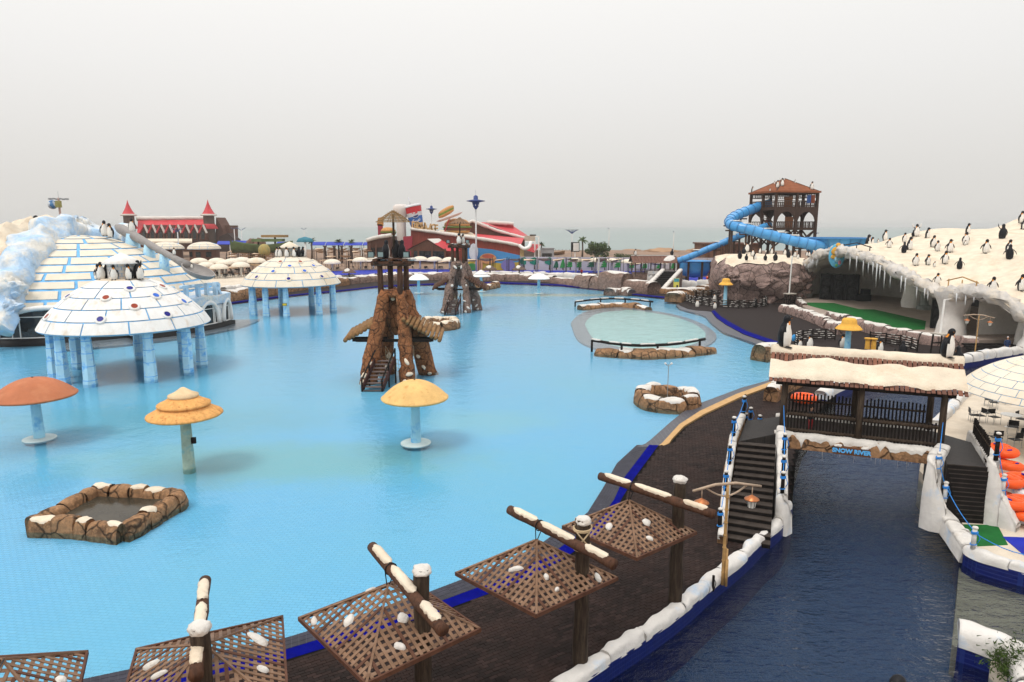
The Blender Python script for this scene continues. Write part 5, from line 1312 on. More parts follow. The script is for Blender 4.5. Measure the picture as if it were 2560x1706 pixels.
t2_ = G(1150, 775); rock_tower('greyer snow-spotted rock tower farther out in the pool', t2_, ROCKG, True, 0.0, 11)
penguin((t1.x - .45, t1.y - .3, 9.5), 2.4, 1.45, 'black-backed penguin statue on top of the near rock tower, left of the parasol pole', 'down', 1)
penguin((t1.x + .75, t1.y - .1, 9.5), 2.6, 1.45, 'penguin statue raising a flipper on top of the near rock tower', 'one', 0)
penguin((t1.x + .25, t1.y + .35, 9.5), 2.9, 1.45, 'penguin statue behind the parasol pole of the near rock tower', 'down', 0)
penguin((t2_.x - .0, t2_.y - .35, 9.5), 0.1, 1.5, 'white-bellied penguin statue with raised flippers on the farther rock tower', 'up', 0)
penguin((t2_.x + .5, t2_.y + .3, 9.5), .6, 1.4, 'penguin statue behind the one raising its flippers on the farther rock tower', 'down', 1)
# ================================================================== IGLOO PAVILIONS STANDING IN THE POOL
DP = smooth_path([(7.45, 3.85, 0), (6.75, 4.75, 0), (5.75, 5.60, 0), (4.6, 6.40, 0), (3.3, 7.08, 0), (1.9, 7.62, 0)], 8)
DK = [.86]
def dome_prof(t):
 f = max(0, min(1, t)) * (len(DP) - 1); i = min(int(f), len(DP) - 2); q = DP[i].lerp(DP[i + 1], f - i); return (1.9 + (q.x - 1.9) * (1 - (1 - DK[0]) * 1.34), q.y)
def igloo_pavilion(label, c, leg_a, m, seed, ports):
 root = thing('igloo_pavilion', label, 'pavilion', (c.x, c.y, -.44), group='igloo pavilions in the pool')
 block_dome(root, (c.x, c.y, 0), lambda t: (lambda q: (q[0], q[1]))(dome_prof(t)), 5, lambda i, r: (12, 12, 11, 10, 8)[i], m, GROUT, .11, .05, None)
 b = MB(); b.lathe([(7.42 * DK[0], 3.86), (7.3 * DK[0], 3.76), (7.0 * DK[0], 3.9), (4.5 * DK[0], 5.6), (1.5, 7.0)], M('dome_underside', (.45, .50, .54), .8, .15, .8), 48, (c.x, c.y, 0)); b.build('underside', root, True, True)
 # portholes
 blue = [M('porthole_navy', (.012, .015, .20), .25, .1, 3, bmp=0), M('porthole_blue', (.03, .13, .55), .25, .1, 3, bmp=0), M('porthole_rust', (.30, .05, .025), .25, .1, 3, bmp=0)]
 for (t, a, k) in ports:
  r, z = dome_prof(t); r2, z2 = dome_prof(t + .02); tan = Vector((r2 - r, 0, z2 - z)).normalized(); nrm = Vector((-tan.z * -1, 0, -tan.x)).normalized()
  rad = Vector((math.cos(a), math.sin(a), 0)); nr = (rad * tan.z - UP * tan.x).normalized()
  p = Vector((c.x, c.y, 0)) + rad * r + UP * z + nr * .04
  x = nr.orthogonal().normalized(); y = nr.cross(x)
  def disc(mb, R0, R1, h0, h1, mt, n=20):
   prof = [(R0, -.05), (R0, h0), (R1, h1), (max(.001, R1 - .08), h1 - .03)]
   vs = [];
   for (rr, hh) in prof: vs += [p + x * math.cos(2 * math.pi * q / n) * rr + y * math.sin(2 * math.pi * q / n) * rr + nr * hh for q in range(n)]
   fs = [(i * n + q, i * n + (q + 1) % n, (i + 1) * n + (q + 1) % n, (i + 1) * n + q) for i in range(3) for q in range(n)] + [tuple(3 * n + q for q in range(n))]
   mb.add(vs, fs, mt)
  mb = MB(); disc(mb, .42, .36, .06, .12, m); o = mb.build('porthole', root, True, True)
  mb = MB(); vs = [p + x * math.cos(2 * math.pi * q / 20) * .235 + y * math.sin(2 * math.pi * q / 20) * .235 + nr * .11 for q in range(20)]; mb.add(vs, [tuple(range(20))], blue[k]); mb.build('pane', o, False, True)
 # cupola
 tz = dome_prof(1.0)[1]
 b = MB(); b.lathe([(1.95, tz - .3), (1.95, tz + .0), (1.6, tz + .08), (.2, tz + .12)], SNOW, 32, (c.x, c.y, 0))
 for v in b.v: v += noise.noise_vector(v * .9) * .07
 b.build('summit_snow', root, True, True)
 b = MB(); b.lathe([(1.08, tz), (1.06, tz + 1.35)], GROUT, 28, (c.x, c.y, 0)); b.build('cupola_wall', root, True, True)
 for i in range(5):
  n = 14
  for k in range(n):
   a0 = 2 * math.pi * (k + .5 * (i % 2)) / n + .025; a1 = 2 * math.pi * (k + 1 + .5 * (i % 2)) / n - .025; z0 = tz + .06 + i * .26; z1 = z0 + .235
   mb = MB(); vs = []
   for rr in (1.05, 1.13):
    for z in (z0, z1):
     for q in range(3): a = lerp(a0, a1, q / 2); vs.append((c.x + rr * math.cos(a), c.y + rr * math.sin(a), z))
   mb.add(vs, [(6, 7, 10, 9), (7, 8, 11, 10), (9, 10, 4, 3), (10, 11, 5, 4), (0, 1, 7, 6), (1, 2, 8, 7), (0, 6, 9, 3), (8, 2, 5, 11)], m); mb.build('brick', root, False, True)
 b = MB(); b.lathe([(1.0, tz + 1.28), (1.52, tz + 1.30), (1.54, tz + 1.38), (.75, tz + 1.85), (.02, tz + 2.2)], m, 28, (c.x, c.y, 0)); b.build('cupola_roof', root, True, True)
 # legs, each a stack of ice blocks
 LR = 6.35 * DK[0]
 for li, a in enumerate(leg_a):
  lx, ly = c.x + LR * math.cos(a), c.y + LR * math.sin(a); z = -.44; k = 0
  while z < 3.98:
   hh = (.75, 1.1, 1.0, .95, 1.0)[k % 5]; z1 = min(z + hh, 4.25); w0 = .50 - .03 * k + rnd.uniform(-.03, .03); w1 = w0 * rnd.uniform(.90, 1.0)
   mb = MB(); ro = a + rnd.uniform(-.06, .06) + .3; vs = []
   for (zz, ww) in ((z + .02, w0), (z1 - .03, w1)):
    for q in range(6): an = ro + q * math.pi / 3; vs.append((lx + ww * math.cos(an), ly + ww * math.sin(an), zz))
   mb.add(vs, [(q, (q + 1) % 6, 6 + (q + 1) % 6, 6 + q) for q in range(6)] + [tuple(range(6, 12)), tuple(range(6))[::-1]], ICEP); mb.build('ice_block', root, False, True)
   mb = MB(); mb.lathe([(.2, -.03), (w1 * 1.02, -.03), (w1 * 1.03, .03), (.2, .03)], GROUT, 6, (lx, ly, z1 - .01), a0=ro, a1=ro + 2 * math.pi); mb.build('joint', root, False, True)
   z = z1; k += 1
 return root
c1 = Vector((XY(318, 56.5), 56.8, 0)); c2 = Vector((XY(735, 97.5), 97.8, 0))
LA = [R(x) for x in (-92, -47, -12, 22, 68, 112, 168, 215, 240)]
fr = -math.pi / 2 + math.atan2(-c1.x, c1.y) * -1
def ports_for(c, lst):
 """portholes given by picture pixels: ray against the dome"""
 o = []
 for (px, py, k) in lst:
  d = ray(px, py); best = None
  for i in range(1, 100):
   t = i / 100; r, z = dome_prof(t); s = (z - CAM_H) / d.z; q = Vector((d.x * s, d.y * s, z)); e = abs((q - Vector((c.x, c.y, z))).length - r)
   if q.y < c.y + 3 and (best is None or e < best[0]): best = (e, t, math.atan2(q.y - c.y, q.x - c.x))
  if best[0] < .5: o.append((best[1], best[2], k))
 return o
P1 = ports_for(c1, [(250, 801, 0), (419, 788, 0), (122, 793, 2), (186, 770, 1), (336, 768, 2), (459, 756, 1), (268, 746, 2), (385, 741, 1), (173, 743, 0), (231, 726, 0), (325, 724, 0), (405, 718, 2)])
DK[0] = .92
P2 = ports_for(c2, [(722, 698, 0), (806, 693, 0), (644, 694, 0), (684, 680, 1), (762, 679, 1), (820, 676, 1), (724, 667, 1), (785, 666, 1), (667, 666, 1), (702, 656, 2), (751, 656, 2), (788, 653, 2)])
DK[0] = .86
dm1 = igloo_pavilion('near white igloo pavilion on blue ice legs with portholes', c1, LA, WHITEB, 1, P1)
DK[0] = .92
dm2 = igloo_pavilion('farther cream igloo pavilion on pale blue legs', c2, [x + .2 for x in LA], CREAM, 2, P2)
p = G(748, 766); b = MB(); lx, ly = c2.x + 5.84 * math.cos(LA[0] + .2), c2.y + 5.84 * math.sin(LA[0] + .2)
b.box((lx, ly - .60, 1.55), (.62, .03, .34), BLACK); b.box((lx, ly - .62, 1.55), (.54, .02, .26), M('sign_yellow', (.65, .50, .03), .5, .05)); b.build('warning_plate', dm2, False, True)
TZ = dome_prof(1)[1] + .08
for (x, y, f, h, w, v, lab) in ((-1.72, -.5, .6, 1.25, 'down', 0, 'penguin statue at the far left of the near pavilion cupola'), (-1.25, -1.0, .7, 1.45, 'down', 1, 'penguin statue with yellow neck beside the near pavilion cupola, left'), (-1.05, -.35, 2.9, 1.45, 'down', 0, 'black-backed penguin statue close against the near pavilion cupola'),
  (.10, -1.45, .3, 1.25, 'down', 2, 'penguin statue right in front of the near pavilion cupola'), (1.15, -1.15, -.2, 1.3, 'down', 0, 'penguin statue right of the near pavilion cupola'), (1.35, -.3, 2.8, 1.55, 'one', 1, 'penguin statue stretching a flipper right of the near pavilion cupola'), (1.8, -.75, .9, 1.35, 'down', 1, 'outermost penguin statue right of the near pavilion cupola')):
 penguin((c1.x + x, c1.y + y, TZ), f, h, lab, w, v, 'penguin statues on the near pavilion')
for (x, y, f, lab) in ((-1.5, -.9, .5, 'leftmost penguin statue on the farther pavilion'), (-1.0, -1.25, .4, 'second penguin statue from the left on the farther pavilion'), (.05, -1.55, 0, 'penguin statue in the middle before the farther cupola'), (1.0, -1.2, -.4, 'penguin statue right of the farther cupola'), (1.5, -.7, 2.8, 'black-backed penguin statue right of the farther cupola'), (1.85, -.2, 2.5, 'rightmost penguin statue on the farther pavilion')):
 penguin((c2.x + x, c2.y + y, TZ), f, 1.45, lab, 'down', 0, 'penguin statues on the farther pavilion')

# ================================================================== BIG IGLOO RESTAURANT
bc_ = Vector((-53.0, 84.5, 0)); BR = 15.2
big = thing('igloo_restaurant', 'huge igloo-shaped restaurant with giant spoon and ice rocks on its roof', 'building', (bc_.x, bc_.y, -.44))
BP = smooth_path([(15.2, 3.3, 0), (13.9, 4.9, 0), (12.4, 6.3, 0), (10.3, 7.5, 0), (7.9, 8.75, 0), (5.2, 9.85, 0), (2.6, 10.6, 0), (.3, 10.85, 0)], 6)
def bprof(t):
 f = max(0, min(1, t)) * (len(BP) - 1); i = min(int(f), len(BP) - 2); q = BP[i].lerp(BP[i + 1], f - i); return (q.x, q.y)
block_dome(big, bc_, bprof, 11, lambda i, r: max(6, int(2 * math.pi * r / (4.6 - .12 * i))), CREAM, GROUT, .32, .06, lambda a, i: True)
b = MB(); b.lathe([(BR - .2, 0.2), (BR - .2, 3.4)], GROUT, 64, bc_); b.build('wall_shell', big, True, True)
b = MB(); b.lathe([(BR + .55, -.44), (BR + .55, .42), (BR - .3, .46)], BLACK, 64, bc_); b.build('plinth', big, True, True)
def arch_gap(a):   # arched openings in the wall
 return any(abs((a - ac + math.pi) % (2 * math.pi) - math.pi) < hw for ac, hw in ARCH)
ARCH = [(math.atan2(G(62, 888).y - bc_.y, G(62, 888).x - bc_.x), .30)]
for i in range(5):
 n = 64; z0 = .47 + i * .56; z1 = z0 + .51
 for k in range(n):
  a0 = 2 * math.pi * (k + .5 * (i % 2)) / n + .0035; a1 = 2 * math.pi * (k + 1 + .5 * (i % 2)) / n - .0035; am = (a0 + a1) / 2
  if math.sin(am) > .35 or math.cos(am) < -.95 or arch_gap(am): continue
  mb = MB(); vs = []
  for rr in (BR - .22, BR - .12):
   for z in (z0, z1):
    for a in (a0, a1): vs.append((bc_.x + rr * math.cos(a), bc_.y + rr * math.sin(a), z))
  mb.add(vs, [(4, 5, 7, 6), (6, 7, 3, 2), (0, 1, 5, 4), (0, 4, 6, 2), (5, 1, 3, 7)], WHITEB); mb.build('brick', big, False, True)
def arch_window(ac, hw, zt, root):
 """arched bay with white rim, dark glass, mullions"""
 n = 16; out, inn = [], []
 def pt(u, z, r): a = ac + u; return Vector((bc_.x + r * math.cos(a), bc_.y + r * math.sin(a), z))
 for k in range(n + 1):
  th = math.pi * k / n; out.append((-hw * math.cos(th), .5 + (zt - .5) * math.sin(th) ** .8))
 mb = MB(); vs = [pt(u, zz, BR - .04) for u, z in out for zz in (.48, z)]; mb.add(vs, [(2 * k, 2 * k + 2, 2 * k + 3, 2 * k + 1) for k in range(n)], GLASS); w = mb.build('window', root, False, True)
 mb = MB(); mb.tube([pt(u * 1.04, z + .06, BR + .12) for u, z in out], .26, WHITEB, 8); mb.build('window_rim', w, True, True)
 mb = MB()
 for f in (-.72, -.55, .5, .66):
  z1 = .5 + (zt - .5) * (1 - f * f) ** .4; mb.bar(pt(f * hw, .5, BR + .03), pt(f * hw, z1, BR + .03), .09, .09, WHITE)
 prev = None
 for k in range(9):
  f = -.8 + 1.6 * k / 8; q = pt(f * hw, .5 + (zt - .5) * .72, BR + .04)
  if prev: mb.bar(prev, q, .07, .07, WHITE)
  prev = q
 prev = None
 for k in range(11):
  f = -.98 + 1.96 * k / 10; q = pt(f * hw, .58, BR + .06)
  if prev: mb.bar(prev, q, .10, .10, WHITE)
  prev = q
 mb.build('mullion', w, False, True)
arch_window(ARCH[0][0], ARCH[0][1], 3.6, big)
BR0 = BR; BR = 18.0      # the bay that carries the letters stands out from the dome
BA0, BA1 = -.80, -.03
b = MB(); b.lathe([(BR + .45, -.44), (BR + .45, .42), (14.0, .46)], BLACK, 24, bc_, a0=BA0, a1=BA1 + .03); b.build('bay_plinth', big, True, True)
b = MB(); n = 24; vs = []
for k in range(n + 1):
 a = lerp(BA0, BA1, k / n)
 for (r, z) in ((BR - .1, .44), (BR - .1, 2.75), (BR + .25, 2.85), (BR + .35, 3.85), (BR - .2, 3.95), (14.2, 4.2), (14.0, .44)): vs.append((bc_.x + r * math.cos(a), bc_.y + r * math.sin(a), z + (.10 * math.sin(k * .9) if z > 3 else 0)))
b.add(vs, [(k * 7 + j, k * 7 + j + 1, (k + 1) * 7 + j + 1, (k + 1) * 7 + j) for k in range(n) for j in range(6)] + [tuple(range(7)), tuple(n * 7 + j for j in range(7))[::-1]], ICEB); par = b.build('parapet', big, True, True); par.data.set_sharp_from_angle(angle=R(35))
BAY = [(-.27, .085), (-.07, .05)]
for i in range(4):
 n = 30; z0 = .48 + i * .56; z1 = z0 + .51
 for k in range(n):
  a0 = lerp(BA0, BA1, (k + .5 * (i % 2)) / n) + .003; a1 = lerp(BA0, BA1, (k + 1 + .5 * (i % 2)) / n) - .003; am = (a0 + a1) / 2
  if a1 > BA1 or any(abs(am - ac) < hw * 1.1 for ac, hw in BAY): continue
  mb = MB(); vs = []
  for rr in (BR - .15, BR - .03):
   for z in (z0, z1):
    for a in (a0, a1): vs.append((bc_.x + rr * math.cos(a), bc_.y + rr * math.sin(a), z))
  mb.add(vs, [(4, 5, 7, 6), (6, 7, 3, 2), (0, 1, 5, 4), (0, 4, 6, 2), (5, 1, 3, 7)], WHITEB); mb.build('brick', big, False, True)
for ac, hw in BAY: arch_window(ac, hw, 3.1, big)
LET = M('ice_letter', (.46, .62, .76), .7, .12, 1.0)
for i, chh in enumerate('PLATTER'):
 f = (i + .5) / 7; a = lerp(-.76, -.11, f); me = text_mesh(chh, 2.1, .20, LET, bevel=.04)
 me.name = 'letter'
 p = Vector((bc_.x + (BR - .15) * math.cos(a), bc_.y + (BR - .15) * math.sin(a), 3.88))
 o = inst('letter', me, big, p - wloc(big), (math.pi / 2, 0, a + math.pi / 2), (1.0, 1, 1))
BR = BR0
# slate apron in the water round the right side
b = MB(); b.lathe([(20.4, -.44), (20.4, -.03), (BR, -.02)], M('oval_ring_tiles', (.27, .27, .29)), 40, bc_, a0=-1.15, a1=.2); struct(b, 'slate_apron')
# ice rocks over the left and top
def ice_ridge(pts, name='ice_rock'):
 for i, (p, r, sd) in enumerate(pts):
  b = MB(); b.blob(p, r, ICEB if sd % 3 else SNOW, 4, .5, 1.5, sd)
  for v in b.v: v += noise.noise_vector(v * .55 + Vector((sd, 0, 0))) * .6
  o = b.build(name, big, True, True)
def ridge(nodes, mt, amp, sd):
 pts = smooth_path([at(x, y, Y) for x, y, Y, r in nodes], 7); rs = [interp([(i / (len(nodes) - 1), n[3]) for i, n in enumerate(nodes)], k / (len(pts) - 1)) for k in range(len(pts))]
 b = MB(); b.tube(pts, rs, mt, 30)
 for v in b.v: v += noise.noise_vector(v * .33 + Vector((sd, 0, 0))) * amp * 1.3 + noise.noise_vector(v * .8 + Vector((0, sd, 0))) * amp * .6 + noise.noise_vector(v * 1.9) * amp * .22
 b.build('ice_ridge', big, True, True)
ridge([(-6, 835, 66.8, .7), (0, 800, 67.6, 1.2), (8, 760, 69, 1.6), (18, 722, 70.6, 1.8), (34, 690, 72.2, 1.9), (58, 656, 74.6, 2.0), (82, 628, 77.4, 2.1), (106, 610, 80.2, 2.1), (138, 594, 84, 2.1), (172, 584, 87.5, 2.1), (208, 584, 89.5, 2.0), (245, 592, 90, 1.7), (290, 588, 91, 1.5), (318, 594, 89, .9)], ICEB, .75, 3)
ridge([(-60, 760, 69, 2.0), (-40, 715, 71.5, 2.4), (-14, 676, 74.5, 2.6), (18, 638, 78, 2.6), (52, 610, 83, 2.5), (92, 588, 89, 2.1), (130, 580, 92, 1.4)], SNOW, .8, 8)
for i, (x, y, Y, r) in enumerate(((186, 560, 89, 1.1), (212, 562, 90, .9), (160, 572, 88, 1.0), (28, 720, 69.8, 1.2), (20, 770, 68.2, 1.1), (75, 648, 75.5, 1.2))):
 ice_ridge([(at(x, y, Y), (r, r * .9, r * .8), 2 + 3 * i)])
# giant spoon, its props
sp0, sp1 = at(292, 567, 88), at(470, 665, 79.5)
sp_ = thing('giant_spoon', 'giant grey spoon resting across the igloo restaurant roof', 'spoon', (sp1.x, sp1.y, sp1.z - 1.0))
b = MB(); b.tube([sp0, sp0.lerp(sp1, .06), sp0.lerp(sp1, .2), sp0.lerp(sp1, .55), sp0.lerp(sp1, .8), sp0.lerp(sp1, 1.0)], [.32, .62, .62, .40, .36, .55], GREYP, 12); b.build('handle', sp_, True, True)
dv = (sp1 - sp0).normalized(); sdv = dv.cross(UP).normalized(); upv = sdv.cross(dv)
b = MB(); NB = 24
cb = sp1 + dv * 2.0
def bowl(k):
 vs = []
 for i in range(7):
  a = math.pi / 2 * i / 6
  for q in range(NB):
   an = 2 * math.pi * q / NB; vs.append(cb + dv * math.cos(an) * 2.6 * math.cos(a) * k + sdv * math.sin(an) * 1.35 * math.cos(a) * k - upv * (math.sin(a) * .95 * k) + upv * .25)
 return vs
fs = [(i * NB + q, i * NB + (q + 1) % NB, (i + 1) * NB + (q + 1) % NB, (i + 1) * NB + q) for i in range(6) for q in range(NB)]
b.add(bowl(1.0), fs, GREYP); b.add(bowl(.93), [f[::-1] for f in fs], GREYP); b.add([cb + dv * math.cos(2 * math.pi * q / NB) * 2.6 * k + sdv * math.sin(2 * math.pi * q / NB) * 1.35 * k + upv * .25 for k in (1, .93) for q in range(NB)], [(q, (q + 1) % NB, NB + (q + 1) % NB, NB + q) for q in range(NB)], GREYP); b.build('bowl', sp_, True, True)
for (px, py0, py1, w) in ((332, 585, 640, .95), (373, 612, 640, .7), (410, 636, 655, .55)):
 Yp = lerp(88, 79.5, (px - 292) / 178); t_ = at(px, py0, Yp); g_ = at(px, py1, Yp); b = MB(); b.tube([g_ - UP * 1.5, g_, t_], [w * 1.1, w, w * .8], ICEP, 10); b.build('prop', sp_, True, True)
for (px, py, h, f, lab) in ((262, 590, 2.0, .7, 'penguin statue looking aside on the igloo restaurant summit'), (277, 594, 1.85, -.3, 'white-chested penguin statue on the igloo restaurant summit'), (331, 580, 1.8, .2, 'penguin statue standing on the giant spoon handle'), (436, 637, .9, .2, 'small penguin statue by the middle of the giant spoon'), (327, 634, 1.0, .2, 'small penguin statue at the foot of the spoon prop'), (480, 671, .7, .2, 'tiny penguin statue inside the spoon bowl')):
 Yp = lerp(88, 79.5, max(0, (px - 292) / 178)) if px > 300 else 84; p = at(px, py, Yp); penguin((p.x, p.y, p.z), f, h * .95, lab, 'down', 0, 'penguin statues on the igloo restaurant')
b = MB(); p = at(90, 549, 92); b.blob(p + UP * .1, (.35, .35, .45), PBLACK, 2, .1); one(b, 'penguin_statue', 'black head of a penguin statue peeping over the ice ridge', 'penguin', smooth=True)
# light mast with ball behind the ridge
m0 = at(153, 560, 150); mz = CAM_H + 150 * .0
mast = thing('light_mast', 'light mast with painted ball rising behind the ice ridge', 'mast', (m0.x, m0.y, .9))
b = MB(); b.tube([(m0.x, m0.y, .9), (m0.x, m0.y, at(153, 495, 150).z)], .22, M('mast_paint', (.45, .30, .26), .6, .1), 8); b.build('pole', mast, True, True)
zt = at(153, 498, 150).z
for k in range(8):
 a = k * math.pi / 4; b = MB(); b.bar((m0.x, m0.y, zt), (m0.x + 1.6 * math.cos(a), m0.y + 1.6 * math.sin(a), zt + .1), .08, .08, STEEL); b.box((m0.x + 1.65 * math.cos(a), m0.y + 1.65 * math.sin(a), zt), (.45, .45, .35), STEEL, rz=a); b.build('lamp_head', mast, False, True)
b = MB(); b.tube([(m0.x, m0.y, zt), (m0.x, m0.y, zt + 1.6)], .04, STEEL, 5); b.build('lightning_rod', mast, False, True)
b = MB(); b.blob((m0.x - 1.2, m0.y - .3, at(140, 512, 150).z), (.95, .95, .95), M('ball_paint', (.60, .62, .64), .5, .1, 1, col2=(.08, .22, .45), c2lo=.5, c2hi=.52, s2=1.1), 3, 0); b.build('ball', mast, True, True)
b = MB(); b.box((m0.x + .2, m0.y - .5, at(150, 511, 150).z), (1.1, .5, 1.4), M('mast_box', (.33, .30, .10), .6, .2, 3)); b.build('equipment_box', mast, False, True)
# ================================================================== SNOW CAVE WITH STAGE
X0T = [(56, 53), (60, 51), (63, 49.3), (65, 48.2), (69, 46.9), (73, 46.1), (80, 45.8), (88, 46.0), (100, 46.6), (112, 47.0), (128, 47)]
ZLT = [(58, -.2), (60.5, .3), (63, 2.4), (65, 4.4), (67.5, 5.5), (70, 5.35), (73, 4.75), (76, 5.5), (80, 6.5), (88, 7.9), (95, 8.5), (100, 8.6), (106, 7.4), (110, 5.7), (113, 4.6), (118, 5.4), (128, 5.4)]
def lipx(Y): return interp(X0T, Y)
def lipz(Y): return lerp(interp(ZLT, Y - .8), interp(ZLT, Y + .8), .5)
def roofz(x, y):
 x0 = lipx(y); d = (x - x0); z = lipz(y); top = 10.7 + .5 * noise.noise(Vector((x * .08, y * .08, 2)))
 k = sm(d / 20.0); z = lerp(z, top, k) + .5 * (1 - math.exp(-max(0, d) / 1.5))
 z += .28 * noise.noise(Vector((x * .23, y * .23, 0))) * sm(d / 3)
 if y > 108: z -= (y - 108) ** 2 * .012 * sm(d / 10)
 # ice mound at the right back
 q = math.hypot((x - 71) / 7.5, (y - 91) / 9); z += 2.4 * sm(1 - q) + (.5 * noise.noise(Vector((x * .6, y * .6, 5))) if q < 1 else 0) * sm((1 - q) * 2)
 return z
cave = thing('snow_cave', 'great snow-covered cave hall with stage and arched mouths', 'building', (50, 90, 0))
CAVEG = M('cave_plaster', (.80, .77, .71), .85, .1, 1.0, col2=(.58, .55, .52), c2lo=.48, c2hi=.72, s2=.5, bmp=.8, bsc=3, bdist=.12)
CAVEL = M('lip_plaster', (.52, .49, .46), .85, .15, 1.2, col2=(.66, .58, .48), c2lo=.45, c2hi=.68, s2=.8, bmp=.9, bsc=3, bdist=.12)
CAVEI = M('cave_inside', (.76, .73, .68), .85, .15, .6, bmp=.4, bsc=3)
NU, NV = 90, 70
def rf(u, v):
 y = lerp(126, 58.5, u); x0 = lipx(y); x = x0 - .4 + (125 - x0) * v ** 1.6; return Vector((x, y, roofz(x, y)))
b = MB(); b.grid(rf, NU, NV, SNOW, flip=False); b.build('snow_roof', cave, True, True)
def rc_(u, v):
 y = lerp(118, 62.0, u); x0 = lipx(y); x = x0 + (78 - x0) * v; return Vector((x, y, max(.3, roofz(x, y) - .8 - .3 * sm(v * 2))))
b = MB(); b.grid(rc_, 50, 24, CAVEI, flip=True); b.build('ceiling', cave, True, True)
lip = [Vector((lipx(y) + .2, y, lipz(y) - .1)) for y in [113 - .55 * i for i in range(97)]]
b = MB(); b.tube(lip, [.68 + .3 * noise.noise(Vector((p.y * .3, 0, 0))) for p in lip], CAVEL, 16, wob=.55, seed=2); b.build('arch_rim', cave, True, True)
bw_ = smooth_path([(47.5, 113, 0), (54, 116.5, 0), (61, 114, 0), (63, 106, 0), (59, 94, 0), (54.5, 83, 0), (51.5, 77, 0), (49, 73, 0)], 6)
b = MB(); n = len(bw_); vs = []
for p in bw_:
 for k in range(7): z = lerp(.3, roofz(p.x, p.y) - .5, k / 6); vs.append(Vector((p.x, p.y, z)) + noise.noise_vector(Vector((p.x * .3, p.y * .3, z * .3))) * .5)
b.add(vs, [(i * 7 + j, i * 7 + j + 1, (i + 1) * 7 + j + 1, (i + 1) * 7 + j) for i in range(n - 1) for j in range(6)], CAVEG); b.build('back_wall', cave, True, True)
bw2 = smooth_path([(49.5, 72, 0), (56, 72, 0), (60, 67, 0), (57, 60, 0)], 5); b = MB(); n = len(bw2); vs = []
for p in bw2:
 for k in range(5): vs.append(Vector((p.x, p.y, lerp(.2, roofz(p.x, p.y) - .5, k / 4))))
b.add(vs, [(i * 5 + j, i * 5 + j + 1, (i + 1) * 5 + j + 1, (i + 1) * 5 + j) for i in range(n - 1) for j in range(4)], CAVEG); b.build('side_wall', cave, True, True)
def pillar(x, y, r0, rm, r1, h, mt, name='pillar', seed=0):
 b = MB(); pr = [(lerp(lerp(r0, rm, sm(t * 2)), r1, sm((t - .5) * 2)), h * t) for t in [i / 14 for i in range(15)]]
 b.lathe(pr, mt, 20, (x, y, 0))
 for v in b.v: v += noise.noise_vector(v * .9 + Vector((seed, 0, 0))) * .22
 b.build(name, cave, True, True)
pillar(47.9, 111.2, 1.1, .85, 2.2, 5.6, CAVEL, seed=1); pillar(47.2, 72.6, 1.55, 1.15, 2.0, 5.2, ICEW, seed=2); pillar(52.3, 68.6, 1.0, .8, 1.5, 5.4, CAVEG, seed=3); pillar(50.2, 63.6, 2.1, 1.6, 2.0, 4.2, ICEW, seed=4)
pillar(57, 97, 1.3, 1.0, 2.4, 9, CAVEG, seed=6)
# icicles
ic = [(lipx(y) - .35, y, lipz(y) - .35, L) for y, L in [(110.6 - .34 * i, rnd.uniform(.8, 1.9)) for i in range(20)]] + [(lipx(y) - .45, y, lipz(y) - .4, L) for y, L in ((93, 1.9), (91, 1.7), (89, 2.0), (87.6, 1.4), (86.4, 1.5), (85.4, 2.6), (84.6, 1.6), (83.4, 2.3), (82, 1.8), (79.6, 1.6), (78.8, 1.7), (76.6, 1.5), (75.2, .8), (74.6, .9), (70.6, .9), (69.5, 1.2), (68.6, .7))]
for (x, y, z, L) in ic:
 b = MB(); b.tube([(x, y, z + .3), (x, y, z - L * .5), (x + .03, y, z - L)], [.10, .06, .012], M('icicle', (.62, .63, .64), .4, .08, 3), 6); b.build('icicle', cave, True, True)
# plaque on the rim: oval board, flat shapes only
pp = at(2092, 640, 98.2); b = MB(); pl_ = thing('oval_plaque', 'oval blue and yellow plaque on the rim of the cave mouth', 'sign', pp - UP * 1.7)
prof = [(1.0, -.12), (1.02, 0), (.96, .14), (.01, .15)]; b.lathe(prof, M('plaque_blue', (.12, .42, .62), .5, .1, 2), 24);
for v in b.v: v.x, v.y, v.z = v.x * 1.05, -v.z, v.y * 1.7
rot = Matrix.Rotation(-.45, 3, 'Z')
for v in b.v: v.xyz = rot @ v + Vector((0, 0, 1.7))
b.build('board', pl_, True)
for i, (x, z, rx, rz, mt) in enumerate(((-.2, 2.35, .62, .6, YELLOW), (.1, 3.25, .35, .3, YELLOW), (-.35, 1.55, .45, .35, YELLOW), (.2, 1.2, .55, .45, M('plaque_pale', (.35, .6, .75), .5)), (.45, .75, .25, .3, M('plaque_pink', (.6, .2, .25), .5)), (.05, .35, .2, .2, M('plaque_green', (.15, .4, .1), .5)))):
 b = MB(); b.blob(rot @ Vector((x, -.18, z)) , (rx, .07, rz), mt, 2, .35, 1.6, i); b.build('emblem', pl_, True)
